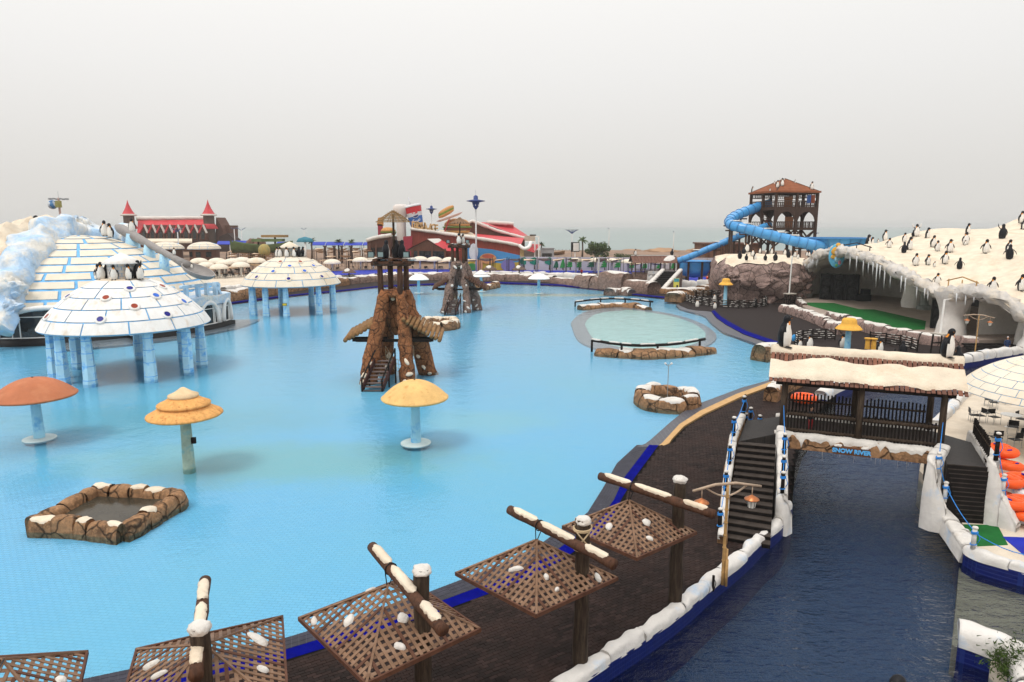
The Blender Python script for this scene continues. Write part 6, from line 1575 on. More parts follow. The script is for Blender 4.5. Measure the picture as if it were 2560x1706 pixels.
# stage, carpet, speakers
stg = xy(GL([(1996, 748), (2009, 768), (2080, 796), (2200, 822), (2330, 843), (2405, 852)], .55)) + [(58, 70), (66, 84), (67, 106), (60, 117), (48, 115)]
b = MB(); b.prism(stg, 0, .55, M('stage_floor', (.34, .27, .225), .7, .15, 1)); b.build('stage', cave, False, True)
b = MB(); b.prism(xy(GL([(1998, 757), (2040, 757), (2085, 758), (2147, 773), (2186, 774), (2315, 803), (2312, 824), (2251, 826), (2180, 810), (2096, 783), (2040, 769)], .57)), .552, .575, GREEN); one(b, 'carpet', 'long green carpet laid across the cave stage', 'carpet')
def speaker(label, p, w, d, h, n=1, rz=0):
 r = thing('speaker_stack', label, 'loudspeaker', p, rz)
 for k in range(n):
  mb = MB(); mb.box(((k - (n - 1) / 2) * (w / n), 0, h / 2), (w / n * .96, d, h), BLACK); mb.build('cabinet', r)
  for j in range(4):
   mb = MB(); mb.lathe([(.30 * w / n, .0), (.34 * w / n, .06), (.1 * w / n, -.02), (.001, .02)], M('speaker_cone', (.03, .03, .03), .7, .2, 3), 12)
   for v in mb.v: v.x, v.y, v.z = v.x + (k - (n - 1) / 2) * (w / n), -v.z - d / 2, v.y + h * (j + .5) / 4
   mb.build('cone', r, True)
 return r
p = G(2086, 755, .55); speaker('wide black three-bay loudspeaker wall at the back of the stage', (p.x + 2.0, p.y + 3, .55), 5.6, 1.0, 4.0, 3, -.35)
p = G(2331, 830, .1); speaker('tall black loudspeaker tower at the right end of the stage', (p.x + .6, p.y, .1), 1.7, 1.3, 3.7, 1, -.5)
p = G(2172, 762, .55); b = MB(); b.box((p.x + 1.6, p.y + 5, .55 + .5), (2.0, 1.2, 1.0), BLACK); b.box((p.x + 2.0, p.y + 5.1, .55 + 1.4), (1.1, 1.0, .9), BLACK); one(b, 'stage_box', 'black equipment boxes stacked at the back of the stage', 'box')
b = MB(); p = G(2283, 776, .55); b.lathe([(.9, 0), (.9, .5), (.55, .6), (.5, 2.2), (.65, 2.4), (.3, 2.6), (.25, 6.2)], M('pedestal_stone', (.24, .26, .24), .8, .15, 2), 12, (p.x + 2, p.y + 1, .55)); one(b, 'pedestal', 'grey stone pedestal column inside the cave hall', 'column')
# rock cliff left of the cave
cl = smooth_path([(34.6, 112, 0), (35.2, 108, 0), (38, 106.3, 0), (41.5, 106, 0), (44.5, 107, 0), (47, 109.5, 0), (49, 115, 0), (48, 124, 0), (42, 127, 0), (36, 123, 0), (34.6, 112, 0)], 8)[:-1]
ck = thing('rock_cliff', 'mauve brown rock cliff topped with cream snow left of the cave', 'cliff', (41, 115, 0))
cc_ = sum(cl, Vector()) / len(cl); b = MB(); vs = []; n = len(cl); NZ = 14
def clz(k, f): return lerp(0, 6.1 + 1.0 * noise.noise(Vector((k.x * .2, k.y * .2, 4))), f)
for j in range(NZ + 1):
 f = j / NZ; s = interp([(0, .90), (.25, .96), (.5, 1.06), (.75, 1.05), (.92, 1.0), (1, .93)], f)
 for p in cl:
  q = cc_ + (p - cc_) * s; q.z = clz(p, f)
  dsp = noise.noise_vector(q * .35) * 1.0 + noise.noise_vector(q * .9 + Vector((5, 0, 0))) * .5
  dd = noise.cell_vector(q * .45) if False else Vector()
  q = q + dsp * (1 if j else .3); vs.append(q)
b.add(vs, [(j * n + i, j * n + (i + 1) % n, (j + 1) * n + (i + 1) % n, (j + 1) * n + i) for j in range(NZ) for i in range(n)], ROCKW); b.build('rock_face', ck, True, True)
tv = [Vector(v) for v in vs[NZ * n:]]; b = MB(); rings = [[v.lerp(Vector((cc_.x, cc_.y, 7.4)), f) + UP * (.35 * math.sin(math.pi * min(1, f * 1.2)) + .25 * noise.noise(v.lerp(cc_, f) * .5)) + (Vector() if f else (v - cc_).normalized() * .12) for v in tv] for f in (0, .08, .25, .5, .75, .97)]
b.add([q for r in rings for q in r], [(j * n + i, j * n + (i + 1) % n, (j + 1) * n + (i + 1) % n, (j + 1) * n + i) for j in range(5) for i in range(n)] + [tuple(5 * n + i for i in range(n))], SNOW); b.build('snow_top', ck, True, True)
for i in range(26):      # broken slabs on the face
 a = rnd.uniform(-2.9, -.5); p = cc_ + Vector((6.2 * math.cos(a), 9.0 * math.sin(a) , 0)); z = rnd.uniform(.4, 5.2)
 q = min(cl, key=lambda t: abs(math.atan2(t.y - cc_.y, t.x - cc_.x) - a)); s = interp([(0, .92), (.5, 1.04), (1, .98)], z / 6.2); q = cc_ + (q - cc_) * s
 b = MB(); b.blob((q.x, q.y, z), (rnd.uniform(.7, 1.5), rnd.uniform(.5, .9), rnd.uniform(.4, .9)), ROCKW, 2, .5, 1.4, i); b.build('rock_slab', ck, False, True)
# low snow-capped walls before the stage
def low_wall(label, pts, w=1.1, h=.9, seed=0, mat=ROCKW, z=.05, cover=.5, stone=2.4, step=.35):
 ps = smooth_path(GL(pts, z), 4); r = thing('stone_wall', label, 'wall', (ps[0].x, ps[0].y, z))
 stone_wall(r, ps, w, h, mat, stone, seed, .15, SNOWW, cover, step, gap_p=.12); return r
low_wall('low brown rock wall with snow running down before the stage, left one', [(1958, 780), (1990, 788), (2040, 806), (2080, 824), (2112, 838)], 1.5, 1.1, 110)
low_wall('low mauve rock wall with snow along the stage front', [(2075, 800), (2140, 820), (2200, 838), (2260, 852), (2330, 862), (2400, 866), (2440, 868)], 1.4, 1.2, 130)
low_wall('short snowy rock edge at the foot of the cave left column', [(1992, 748), (1998, 760), (2012, 772)], 1.0, .8, 150)
# slatted ring fences with snow
def slat_fence(label, pts, h=1.2, rows=5, bay=1.5):
 ps = resample(pts, bay); r = thing('slatted_fence', label, 'fence', (ps[0].x, ps[0].y, .055)); me = None
 for i, p in enumerate(ps):
  b = MB(); b.tube([Vector((p.x, p.y, .05)), Vector((p.x, p.y, h + .1))], .07, FENCE, 6); b.build('post', r, False, True)
 for p, q in zip(ps, ps[1:]):
  for k in range(rows):
   z = .22 + (h - .25) * k / (rows - 1); j = rnd.uniform(-.04, .04)
   b = MB(); b.bar(Vector((p.x, p.y, z + j)), Vector((q.x, q.y, z - j)), .05, .11, FENCE); b.build('slat', r, False, True)
  b = MB()
  for k in range(rows):
   for _ in range(2):
    z = .22 + (h - .25) * k / (rows - 1) + .065; f = rnd.uniform(.1, .7); a_, c_ = p.lerp(q, f), p.lerp(q, f + rnd.uniform(.15, .3)); b.bar(Vector((a_.x, a_.y, z)), Vector((c_.x, c_.y, z)), .09, .045, SNOWW)
  b.build('slat_snow', r, False, True)
 return r
fc = G(1812, 757); slat_fence('round slatted fence with snow enclosing the penguin pen near the cliff', ring_pts(fc.x, fc.y, 5.9, 8.2, 40, 2.6, 2.6 + 2 * math.pi * .93))
slat_fence('curved slatted fence with snow behind the bridge roof, left part', ring_pts(33.3, 66.5, 4.9, 5.2, 20, R(175), R(78)), 1.15)
slat_fence('curved slatted fence with snow behind the bridge roof, right part', ring_pts(34.2, 66.0, 5.0, 4.6, 16, R(55), R(-18)), 1.15)
hb = G(1812, 764); m_ = mushroom('yellow hat-shaped fountain inside the slatted penguin pen', Vector((hb.x, hb.y, .05)), 704, 720, 17.5, YELLOW, 'hat', False); m_.location.z = .05
hb = G(2117, 882); m_ = mushroom('large yellow hat-shaped fountain behind the bridge roof', Vector((hb.x, hb.y, .05)), 795, 823, 31.5, YELLOW, 'hat', False)
low_wall('pile of snow-topped tan rocks beside the round penguin pen', [(1682, 756), (1700, 748), (1730, 740), (1770, 735), (1810, 732), (1850, 733)], 3.0, 1.5, 160, ROCKB, .05, .6, 2.6, .45)
for (px, py, h, f, lab) in ((1743, 768, 1.3, -.3, 'penguin statue at the left side of the round pen'), (1786, 752, 1.3, .1, 'penguin statue left of the pen hat fountain'), (1843, 752, 1.3, 0, 'penguin statue right of the pen hat fountain'), (1787, 772, 1.2, 0, 'penguin statue at the front slats of the round pen'), (1888, 769, 1.4, 2.5, 'black-backed penguin statue at the opening of the round pen'),
      (1999, 870, 1.0, 0, 'small penguin statue at the left end of the fence behind the bridge'), (2023, 872, 1.5, .1, 'penguin statue left of the large hat fountain'), (2105, 870, 1.5, .2, 'penguin statue just left of the large hat fountain pole'), (2198, 884, 1.5, .5, 'penguin statue right of the large hat fountain'), (2257, 888, 1.4, 2.7, 'black-backed penguin statue by the right fence behind the bridge'), (2236, 890, .7, 2.4, 'penguin chick statue by the right fence behind the bridge')):
 p = G(px, py, .06); penguin((p.x, p.y, .06), f, h, lab, 'down', 0, 'penguin statues in the pens')
for (px, py, lab) in ((2168, 873, 'left yellow fluted post behind the bridge roof'), (2183, 874, 'right yellow fluted post behind the bridge roof')):
 p = G(px, py, .05); b = MB(); b.lathe([(.25, 0), (.22, .9), (.34, 1.0), (.34, 1.1), (0, 1.12)], YELLOW, 8, p); one(b, 'fluted_post', lab, 'post')
# lifeguard chairs, bin, lanterns, people
def guard_chair(label, p, s, pole):
 r = thing('lifeguard_stand', label, 'stand', p, .3)
 for x in (-.6, .6):
  for y in (-.5, .5):
   b = MB(); b.bar((x, y, 0), (x * .9, y * .9, 2.0 * s), .14, .14, FENCE); b.build('leg', r)
 b = MB(); b.box((0, 0, 2.0 * s), (1.5, 1.2, .12), M('stand_top', (.42, .38, .33), .7, .1)); b.build('platform', r)
 b = MB(); b.bar((-.6, -.5, 1.0 * s), (.6, -.5, 1.0 * s), .1, .12, FENCE); b.bar((-.6, .5, 1.0 * s), (.6, .5, 1.0 * s), .1, .12, FENCE); b.build('brace', r)
 b = MB(); b.tube([(0, .2, 2.0 * s), (0.1, .2, 2.0 * s + pole)], .09, WHITE, 8); b.tube([(0.1, .2, 2.0 * s + pole), (.9, .2, 2.0 * s + pole + .05)], .03, WHITE, 5); b.build('pole', r)
guard_chair('tall dark lifeguard stand with white pole by the right pillar', G(2350, 884, .06), .95, 3.2)
guard_chair('dark lifeguard stand with pole at the foot of the cliff', G(1973, 766, .06), .95, 5.6)
p = G(1942, 753, .06); b = MB(); b.lathe([(.42, 0), (.48, .5), (.44, 1.0), (.40, 1.02)], WHITE, 14, p); b.lathe([(.44, 1.0), (.40, 1.3), (.1, 1.5), (0.01, 1.52)], PBLACK, 14, p); b.tube([p + Vector((0, -.38, 1.2)), p + Vector((0, -.75, 1.15))], [.1, .02], PYEL, 6); one(b, 'litter_bin', 'penguin-shaped litter bin standing before the cliff', 'bin', smooth=True)
p = G(1542, 712, .06);
lantern_pole('bamboo pole with two lanterns before the right arch of the cave', G(2436, 893, .06), 3.9, 1.0, -.1, False)
b = MB()
for k in range(5):
 p0 = G(2450, 889 - k * 1.0, .05); b.box((p0.x + 1.6, p0.y + .4 + k * .35, .06 + .08 + k * .13), (4.2, .5, .15), STEP)
one(b, 'arch_steps', 'dark wide steps leading into the right arch of the cave', 'steps')
pe_ = G(2509, 886, .06); person('staff member in dark blue clothes and white cap at the right cave arch', (pe_.x, pe_.y - .3, .06), 1.72, -.4, BLUEC, BLUEC, WHC, .5, hat=True)
pe_ = G(1972, 868, .06); person('person in dark clothes carrying a blue bag beside the plaza edge', (pe_.x, pe_.y + 1.0, .06), 1.6, .6, DARKC, M('yellow_cloth', (.5, .42, .03), .8), HAIR, .3)
b = MB(); q = Vector((pe_.x + .75, pe_.y + .8, .5)); b.blob(q + UP * .35, (.22, .16, .36), M('blue_bag', (.05, .3, .65), .5), 2, .2); b.tube([q + Vector((-.05, 0, .6)), q + Vector((-.18, 0, .8)), q + Vector((-.3, .05, .75))], .03, BLACK, 5); one(b, 'bag', 'blue bag beside the person at the plaza edge', 'bag', smooth=True)
# penguins on the cave roof and cliff
def roof_hit(px, py):
 d = ray(px, py)
 y = 60.0
 while y < 126:
  t = y / d.y; q = Vector((d.x * t, y, CAM_H + d.z * t))
  if q.x > lipx(y) - .3 and q.z < roofz(q.x, y): return Vector((q.x, y, roofz(q.x, y)))
  y += .12
 return None
def crop6(x, y): return 1900 + x / 3.564, 520 + y / 3.564
RP_ = [(965, 300, 120, 1.0, 'down', 1, 'turning its bill right at the left end of the cave roof'), (1002, 262, 80, .6, 'down', 0, 'standing just behind the leftmost pair on the cave roof'), (1058, 250, 40, 0, 'down', 0, 'chick-sized between the leftmost penguins of the cave roof'), (1118, 240, 100, .3, 'down', 1, 'on the left skyline of the cave roof'), (1150, 355, 90, 0, 'out', 0, 'spreading its flippers below the left skyline of the roof'),
  (1287, 305, 85, .2, 'down', 0, 'bowing over the pair in the upper middle of the cave roof'), (1280, 402, 100, 2.6, 'out', 1, 'black-backed, striding left in the upper middle of the cave roof'), (1330, 375, 120, .5, 'down', 1, 'leaning right beside the black-backed one in the upper middle'), (1395, 255, 110, 0, 'up', 0, 'throwing both flippers up on the roof skyline'), (1365, 258, 60, 2.8, 'down', 0, 'half hidden behind the one throwing up its flippers'), (1490, 270, 95, .6, 'down', 1, 'right of the flipper-raising one on the skyline'),
  (1540, 350, 105, .3, 'down', 2, 'with yellow neck, left of a closely set pair in the roof middle'), (1580, 385, 95, 0, 'down', 0, 'right one of a closely set pair in the roof middle'), (1690, 395, 115, .1, 'out', 1, 'broad-standing in the middle of the cave roof'), (1830, 328, 110, -.2, 'down', 0, 'sheltering a chick on the right half of the roof'), (1826, 333, 45, 0, 'down', 0, 'tiny chick at the feet of its parent on the roof'), (1850, 235, 95, .5, 'down', 1, 'alone on the skyline right of the middle'),
  (2010, 405, 120, 0, 'out', 0, 'large, flippers out, on the right half of the cave roof'), (2155, 275, 125, 2.8, 'one', 0, 'black-backed, one flipper raised, on the right skyline'), (2210, 400, 110, .3, 'down', 2, 'partly hidden behind a black-backed one at the right of the roof'), (2220, 458, 125, 2.7, 'out', 0, 'black-backed, walking away at the right of the roof'), (2325, 135, 100, .2, 'down', 0, 'on top of the ice mound at the right edge'), (2345, 190, 90, .4, 'down', 1, 'on the flank of the ice mound at the right edge'),
  (1385, 512, 110, -.1, 'down', 2, 'looking down above the middle of the cave mouth'), (1495, 510, 95, .4, 'out', 1, 'flippers out, above a chick over the cave mouth'), (1553, 527, 50, 0, 'down', 0, 'chick above the cave mouth'), (1645, 500, 115, .2, 'out', 1, 'flippers out, right of the chick above the cave mouth'), (1775, 545, 100, 2.5, 'out', 0, 'black-backed with spread flippers above the right arch'), (1575, 680, 100, 0, 'out', 1, 'lowest on the roof right above the long icicles'), (2070, 755, 135, 0, 'out', 0, 'nearest on the roof above the right arch'), (2325, 740, 140, .2, 'out', 0, 'near the right edge low on the cave roof'),
  (795, 318, 80, 2.7, 'down', 0, 'black-backed alone on the roof above the plaque')]
for (x, y, h, f, w, v, lab) in RP_:
 q = roof_hit(*crop6(x, y))
 if q is None: q = at(*crop6(x, y), 112); q.z = roofz(q.x, q.y)
 hm = h / 3.564 / FPX * math.hypot(q.x, q.y) * .86; penguin(q, f, max(.5, min(2.3, hm)), 'penguin statue ' + lab, w, v, 'penguin statues on the cave roof')
def crop5(x, y): return 1780 + x / 4.355, 400 + y / 4.355
CP = [(303, 1070, 90, 2.6, 'down', 0, 'black-backed at the left rim of the cliff top'), (345, 1025, 90, 2.7, 'down', 0, 'black-backed behind the flipper-raising one on the cliff'), (380, 990, 105, 0, 'up', 0, 'raising both flippers on the left of the cliff'), (375, 1088, 75, 2.4, 'down', 0, 'slim, at the front rim of the cliff below the flipper-raising one'), (440, 1040, 80, .2, 'down', 0, 'white-chested, second row on the cliff left'), (466, 1082, 85, .8, 'down', 1, 'turning right at the front rim of the cliff'), (520, 1008, 65, .3, 'out', 0, 'flippers out in the back row of the cliff'), (585, 1000, 35, 0, 'down', 0, 'chick in the back row of the cliff'), (580, 1088, 75, 2.5, 'down', 0, 'black-backed in the middle of the cliff front rim'), (645, 1020, 80, .5, 'down', 1, 'with yellow neck in the middle of the cliff'), (690, 1092, 95, 2.4, 'down', 0, 'tall black-backed at the cliff front, right of the middle'),
  (790, 1030, 75, .2, 'down', 0, 'pale, right of the middle on the cliff'), (832, 1058, 90, 2.5, 'down', 0, 'black-backed right on the cliff'), (898, 1052, 75, .3, 'down', 2, 'with yellow neck right on the cliff'), (935, 1068, 60, 0, 'down', 0, 'small, near the right end of the cliff'), (1030, 1045, 55, .2, 'down', 0, 'where the cliff meets the cave rim, left one'), (1055, 1050, 60, .4, 'down', 1, 'where the cliff meets the cave rim, right one')]
for i, (x, y, h, f, w, v, lab) in enumerate(CP):
 Yq = interp([(990, 119), (1030, 114), (1060, 110.5), (1095, 107.6)], y); px, py = crop5(x, y); q = at(px, py, Yq); q.z = max(q.z, 6.0)
 if x > 1000: q = at(px, py, 110); q.z = max(q.z, lipz(110) + .4)
 else: q.z = min(max(q.z - .1, 6.2), 7.6)
 penguin(q, f, h / 4.355 / FPX * q.length * .95, 'penguin statue ' + lab, w, v, 'penguin statues on the cliff')
for (x, y, h, f, w, lab) in ((468, 372, 65, .3, 'down', 'first of the five above the left icicles'), (525, 392, 62, .5, 'down', 'second of the five above the left icicles'), (568, 376, 52, .1, 'down', 'third of the five above the left icicles'), (595, 372, 60, .8, 'down', 'fourth of the five above the left icicles'), (632, 348, 60, .4, 'down', 'fifth of the five above the left icicles')):
 px, py = crop6(x, y); Yq = 107; q = at(px, py, Yq); q.x = max(q.x, lipx(q.y)); q.z = roofz(q.x, q.y); penguin(q, f, h / 3.564 / FPX * q.length * .95, 'penguin statue, ' + lab, w, 0, 'penguin statues above the left icicles')

for i, (pts, lab) in enumerate((([(2106, 622), (2178, 628)], 'thin bent pole frame lying on the roof above the plaque'), ([(2366, 723), (2443, 733)], 'bamboo pole frame on the roof above the middle pillar'))):
 a_, c_ = [roof_hit(*q) or at(*q, 95) for q in pts]; r = thing('pole_frame', lab, 'frame', a_); h = .9 if i else .45
 b = MB(); b.tube([a_ + UP * h, a_.lerp(c_, .5) + UP * (h + .5), c_ + UP * h], .07, BAMBOO if i else FENCE, 6); b.build('rail', r, True, True)
 for f in (.05, .5, .95): p = a_.lerp(c_, f); b = MB(); b.tube([p - UP * .4, p + UP * (h + .2)], .06, BAMBOO if i else FENCE, 6); b.build('stake', r, True, True)
# ================================================================== SLIDE TOWER
TW = M('tower_wood', (.060, .034, .024), .7, .3, 2.0, stretch=(3, 3, .6)); TWR = M('tower_roof_shingle', (.25, .085, .038), .75, .2, 1.5, bmp=.6, bsc=8)
F_ = at(1937, 560, 131); F_.z = 0; vr = Vector((.934, -.358, 0)); vd = Vector((.358, .934, 0)); wT = 8.7
Rc = F_ + vr * 7.3 + vd * 4.7; Lc_ = F_ - vr * 4.74 + vd * 7.3; Bc = Rc + Lc_ - F_; cT = (F_ + Bc) / 2
def zpx(py, Y=133.0): return at(1950, py, Y).z
zE, zF2, zR2, zAt, zF1, zR1, zLo = zpx(479), zpx(518), zpx(503), zpx(528), zpx(569), zpx(555), zpx(573)
tw = thing('slide_tower', 'dark wooden three-storey slide tower with brown tiled roof', 'tower', (cT.x, cT.y, .06))
cors = [F_, Rc, Bc, Lc_]
for i in range(4):
 p, q = cors[i], cors[(i + 1) % 4]
 for f in (0, .5):
  s = p.lerp(q, f); b = MB(); b.bar(Vector((s.x, s.y, .06)), Vector((s.x, s.y, zE)), .42, .42, TW, up=(q - p)); b.build('post', tw, False, True)
 for (z, h) in ((zF1 - .25, .5), (zF2 - .3, .6), (zE - .25, .45)):
  b = MB(); b.bar(Vector((p.x, p.y, z)), Vector((q.x, q.y, z)), .3, h, TW); b.build('floor_beam', tw, False, True)
 for (z0, z1) in ((zF1, zR1), (zF2, zR2)):
  if i == 3 and z0 == zF1: continue
  b = MB(); b.bar(Vector((p.x, p.y, z1)), Vector((q.x, q.y, z1)), .12, .14, TW); b.bar(Vector((p.x, p.y, z0 + .25)), Vector((q.x, q.y, z0 + .25)), .10, .12, TW); b.build('handrail', tw, False, True)
  n = 22
  for k in range(n):
   s = p.lerp(q, (k + .5) / n); b = MB(); b.bar(Vector((s.x, s.y, z0)), Vector((s.x, s.y, z1)), .09, .09, TW, up=(q - p)); b.build('baluster', tw, False, True)
 n = 22        # fretwork under the eaves
 b = MB(); b.bar(Vector((p.x, p.y, zE - 1.1)), Vector((q.x, q.y, zE - 1.1)), .08, .12, TW)
 for k in range(n): s = p.lerp(q, (k + .5) / n); b.bar(Vector((s.x, s.y, zE - 1.1)), Vector((s.x, s.y, zE - .4)), .07, .07, TW, up=(q - p))
 b.build('fretwork', tw, False, True)
 # arched fascia of the lower storey
 for hf in (0, .5):
  if i == 3 and hf == .5: continue
  a_, c_ = p.lerp(q, hf + .03), p.lerp(q, hf + .47); n = 12; vs = []
  for k in range(n + 1):
   t = k / n; s = a_.lerp(c_, t); za = zF1 + 1.1 + (zF2 - zF1 - 2.0) * math.sin(math.pi * t) ** .55
   vs += [Vector((s.x, s.y, min(za, zF2 - .5))), Vector((s.x, s.y, zF2 - .4))]
  b = MB(); nn = (c_ - a_).normalized().cross(UP) * .2
  fs = [(2 * k, 2 * k + 2, 2 * k + 3, 2 * k + 1) for k in range(n)]; m_ = len(vs); vs2 = vs + [v + nn for v in vs]; fs += [tuple(m_ + j for j in f)[::-1] for f in fs] + [(2 * k, m_ + 2 * k, m_ + 2 * k + 2, 2 * k + 2) for k in range(n)]
  b.add(vs2, fs, TW); b.build('arch_fascia', tw, False, True)
 # cross braces below
 for hf in (0, .5):
  a_, c_ = p.lerp(q, hf), p.lerp(q, hf + .5); b = MB(); b.bar(Vector((a_.x, a_.y, zF1 - .4)), Vector((c_.x, c_.y, zF1 - 3.6)), .2, .25, TW); b.bar(Vector((c_.x, c_.y, zF1 - .4)), Vector((a_.x, a_.y, zF1 - 3.6)), .2, .25, TW); b.build('cross_brace', tw, False, True)
  b = MB(); b.bar(Vector((a_.x, a_.y, 4.6)), Vector((c_.x, c_.y, 4.6)), .25, .3, TW); b.build('floor_beam', tw, False, True)
for z in (zF1, zF2):
 b = MB(); b.prism([(c.x, c.y) for c in cors], z - .2, z, TW); b.build('floor', tw, False, True)
ap = Vector((cT.x, cT.y, zpx(444))); ov_ = [cT + (c - cT) * 1.09 for c in cors]
for i in range(4):
 p, q = ov_[i], ov_[(i + 1) % 4]; p = Vector((p.x, p.y, zE - .1)); q = Vector((q.x, q.y, zE - .1)); n = 9
 for k in range(n):       # courses of shingles
  f0, f1 = k / n, (k + 1) / n; b = MB(); o_ = UP * .07
  b.add([p.lerp(ap, f0) + o_, q.lerp(ap, f0) + o_, q.lerp(ap, f1) + o_ * .2, p.lerp(ap, f1) + o_ * .2, p.lerp(ap, f0) - o_, q.lerp(ap, f0) - o_], [(0, 1, 2, 3), (4, 5, 1, 0)], TWR); b.build('shingle_course', tw, False, True)
 b = MB(); b.bar(p, ap, .2, .16, TW); b.build('hip_rail', tw, False, True)
 b = MB(); b.bar(p, q, .15, .35, TWR); b.build('eaves_board', tw, False, True)
# stairs between the floors on the left face
for k in range(12):
 t = k / 11; s = Lc_.lerp(F_, .1 + .8 * t) + (cT - Lc_).normalized() * .6; b = MB(); b.box((s.x, s.y, lerp(zF2 - .3, zF1 + .2, t)), (.9, .6, .08), TW, rz=.4); b.build('stair_tread', tw, False, True)
a_ = Lc_.lerp(F_, .1); c_ = Lc_.lerp(F_, .9); b = MB(); b.bar(Vector((a_.x, a_.y, zF2 + .6)), Vector((c_.x, c_.y, zF1 + 1.1)), .1, .12, TW); b.bar(Vector((a_.x, a_.y, zF2 - .5)), Vector((c_.x, c_.y, zF1)), .15, .3, TW); b.build('stair_rail', tw, False, True)
for (f, z, col, nm) in ((.25, zF2, (.22, .09, .04), 'cabinet'), (.3, zF1, (.22, .09, .04), 'cabinet')):
 s = F_.lerp(Rc, f) + (cT - F_).normalized() * 1.5; b = MB(); b.box((s.x, s.y, z + 1.0), (1.5, 1.0, 2.0), M('cabinet_wood', col, .6, .2, 3), rz=-.36); b.build(nm, tw, False, True)
for (f, z0, z1, mt) in ((.80, zE - 2.2, zE - .7, M('blue_cloth_w', (.03, .07, .2), .8)), (.90, zE - 2.2, zE - .7, M('rust_cloth', (.2, .05, .02), .8))):
 s = F_.lerp(Rc, f); b = MB(); b.box((s.x - .2, s.y - .3, (z0 + z1) / 2), (.7, .06, z1 - z0), mt, rz=-.36); b.build('hung_towel', tw, False, True)
s = F_.lerp(Lc_, .55); person('attendant in red standing on the tower stairs', (s.x + 1.0, s.y - .2, zF1 + .05), 1.75, .2, REDC, DARKC, HAIR)
for (x, y, h, f, w, lab) in ((440, 312, 55, 1.0, 'down', 'at the left corner of the tower roof'), (770, 187, 78, .2, 'up', 'crowning the peak of the tower roof'), (636, 243, 34, .2, 'down', 'small, on the left hip of the tower roof'), (680, 262, 34, .1, 'down', 'small, lower on the front of the tower roof'), (710, 298, 75, .3, 'down', 'large, on the front slope of the tower roof'), (905, 247, 34, .2, 'down', 'small, on the right hip of the tower roof'), (1088, 292, 80, .1, 'down', 'large and pale at the right corner of the tower roof')):
 px, py = crop5(x, y); d = ray(px, py); best = None
 for i in range(400):
  Y = 128 + i * .05; q = at(px, py, Y); dx = q - cT; m1 = abs(dx.dot((Rc - F_).normalized())); m2 = abs(dx.dot((Lc_ - F_).normalized())); zz = ap.z - (ap.z - zE + .1) * max(m1, m2) / (wT / 2 * 1.09)
  if max(m1, m2) < wT / 2 * 1.15 and q.z <= zz + .08: best = Vector((q.x, q.y, zz)); break
 if best is None: best = at(px, py, 133); mm = best - cT; mm.z = 0; L = max(abs(mm.dot((Rc - F_).normalized())), abs(mm.dot((Lc_ - F_).normalized()))); best = Vector((best.x, best.y, ap.z - (ap.z - zE + .1) * min(1, L / (wT / 2 * 1.09))))
 penguin(best, f, h / 4.355 / FPX * 143, 'penguin statue ' + lab, w, 0, 'penguin statues on the tower roof')

# ---- slides
def slide_tube(label, pts, r, snow=(), posts=(), sec=7, open_top=False):
 ps = smooth_path(pts, 6); root = thing('water_slide', label, 'water slide', (ps[-1].x, ps[-1].y, .06))
 i = 0
 while i < len(ps) - 1:
  seg = ps[i:min(i + 4, len(ps))]; b = MB(); b.tube(seg, r, SLIDE, 18, cap=False); b.build('slide_section', root, True, True)
  d = (seg[-1] - seg[-2]).normalized(); b = MB(); b.tube([seg[-1] - d * .07, seg[-1] + d * .07], r * 1.10, M('slide_flange', (.05, .20, .42), .4, .1), 18); b.build('flange', root, False, True)
  i += 3
 for k in snow:
  p = ps[int(k * (len(ps) - 1))]; q = ps[min(len(ps) - 1, int(k * (len(ps) - 1)) + 1)]; b = MB(); b.blob(p + UP * r * .98, (1.3, .5, .14), SNOWW, 2, .3, 1, k * 9, mx=Matrix.Rotation(math.atan2((q - p).y, (q - p).x), 3, 'Z')); b.build('snow_pad', root, True, True)
 for k in posts:
  p = ps[int(k * (len(ps) - 1))]; b = MB(); b.tube([Vector((p.x, p.y, .06)), Vector((p.x, p.y, p.z - r))], .20, TW, 8); b.bar(Vector((p.x - 1.2, p.y, p.z - r - .1)), Vector((p.x + 1.2, p.y, p.z - r - .1)), .25, .25, TW); b.build('support', root, True, True)
 return root
slide_tube('big blue tube slide curling out of the tower and down to the bowl', [at(1925, 510, 137), at(1895, 518, 136.5), at(1862, 530, 134), at(1836, 542, 131), at(1824, 555, 128), at(1834, 564, 125.5), at(1866, 572, 124), at(1905, 583, 123), at(1950, 594, 122), at(1995, 605, 121), at(2035, 613, 120.5), at(2070, 615, 121)], .92, (.48, .55, .66, .74, .80), (.22, .34, .44, .56, .70, .84))
b = MB(); c_ = at(2088, 600, 124);
bowl_ = thing('slide_bowl', 'wide blue slide bowl with ribbed rim behind the cave roof', 'slide bowl', (c_.x, c_.y, .06))
b.lathe([(6.1, .25), (6.0, .3), (5.4, -.6), (4.6, -2.0), (3.0, -3.2), (.6, -3.6)], SLIDE, 40, c_); b.lathe([(6.1, .25), (5.7, .15), (4.4, -1.8), (2.8, -2.9), (.6, -3.3)], SLIDE, 40, c_); b.build('bowl', bowl_, True, True)
b = MB(); b.tube([c_ + Vector((6.05 * math.cos(2 * math.pi * k / 40), 6.05 * math.sin(2 * math.pi * k / 40), .3)) for k in range(40)], .12, M('slide_flange', (.05, .2, .42)), 6, closed=True); b.build('rim', bowl_, True, True)
for k in range(20):
 a = 2 * math.pi * k / 20; b = MB(); b.bar(c_ + Vector((6.06 * math.cos(a), 6.06 * math.sin(a), .25)), c_ + Vector((5.0 * math.cos(a), 5.0 * math.sin(a), -1.6)), .12, .12, M('slide_flange', (.05, .2, .42))); b.build('rib', bowl_, False, True)
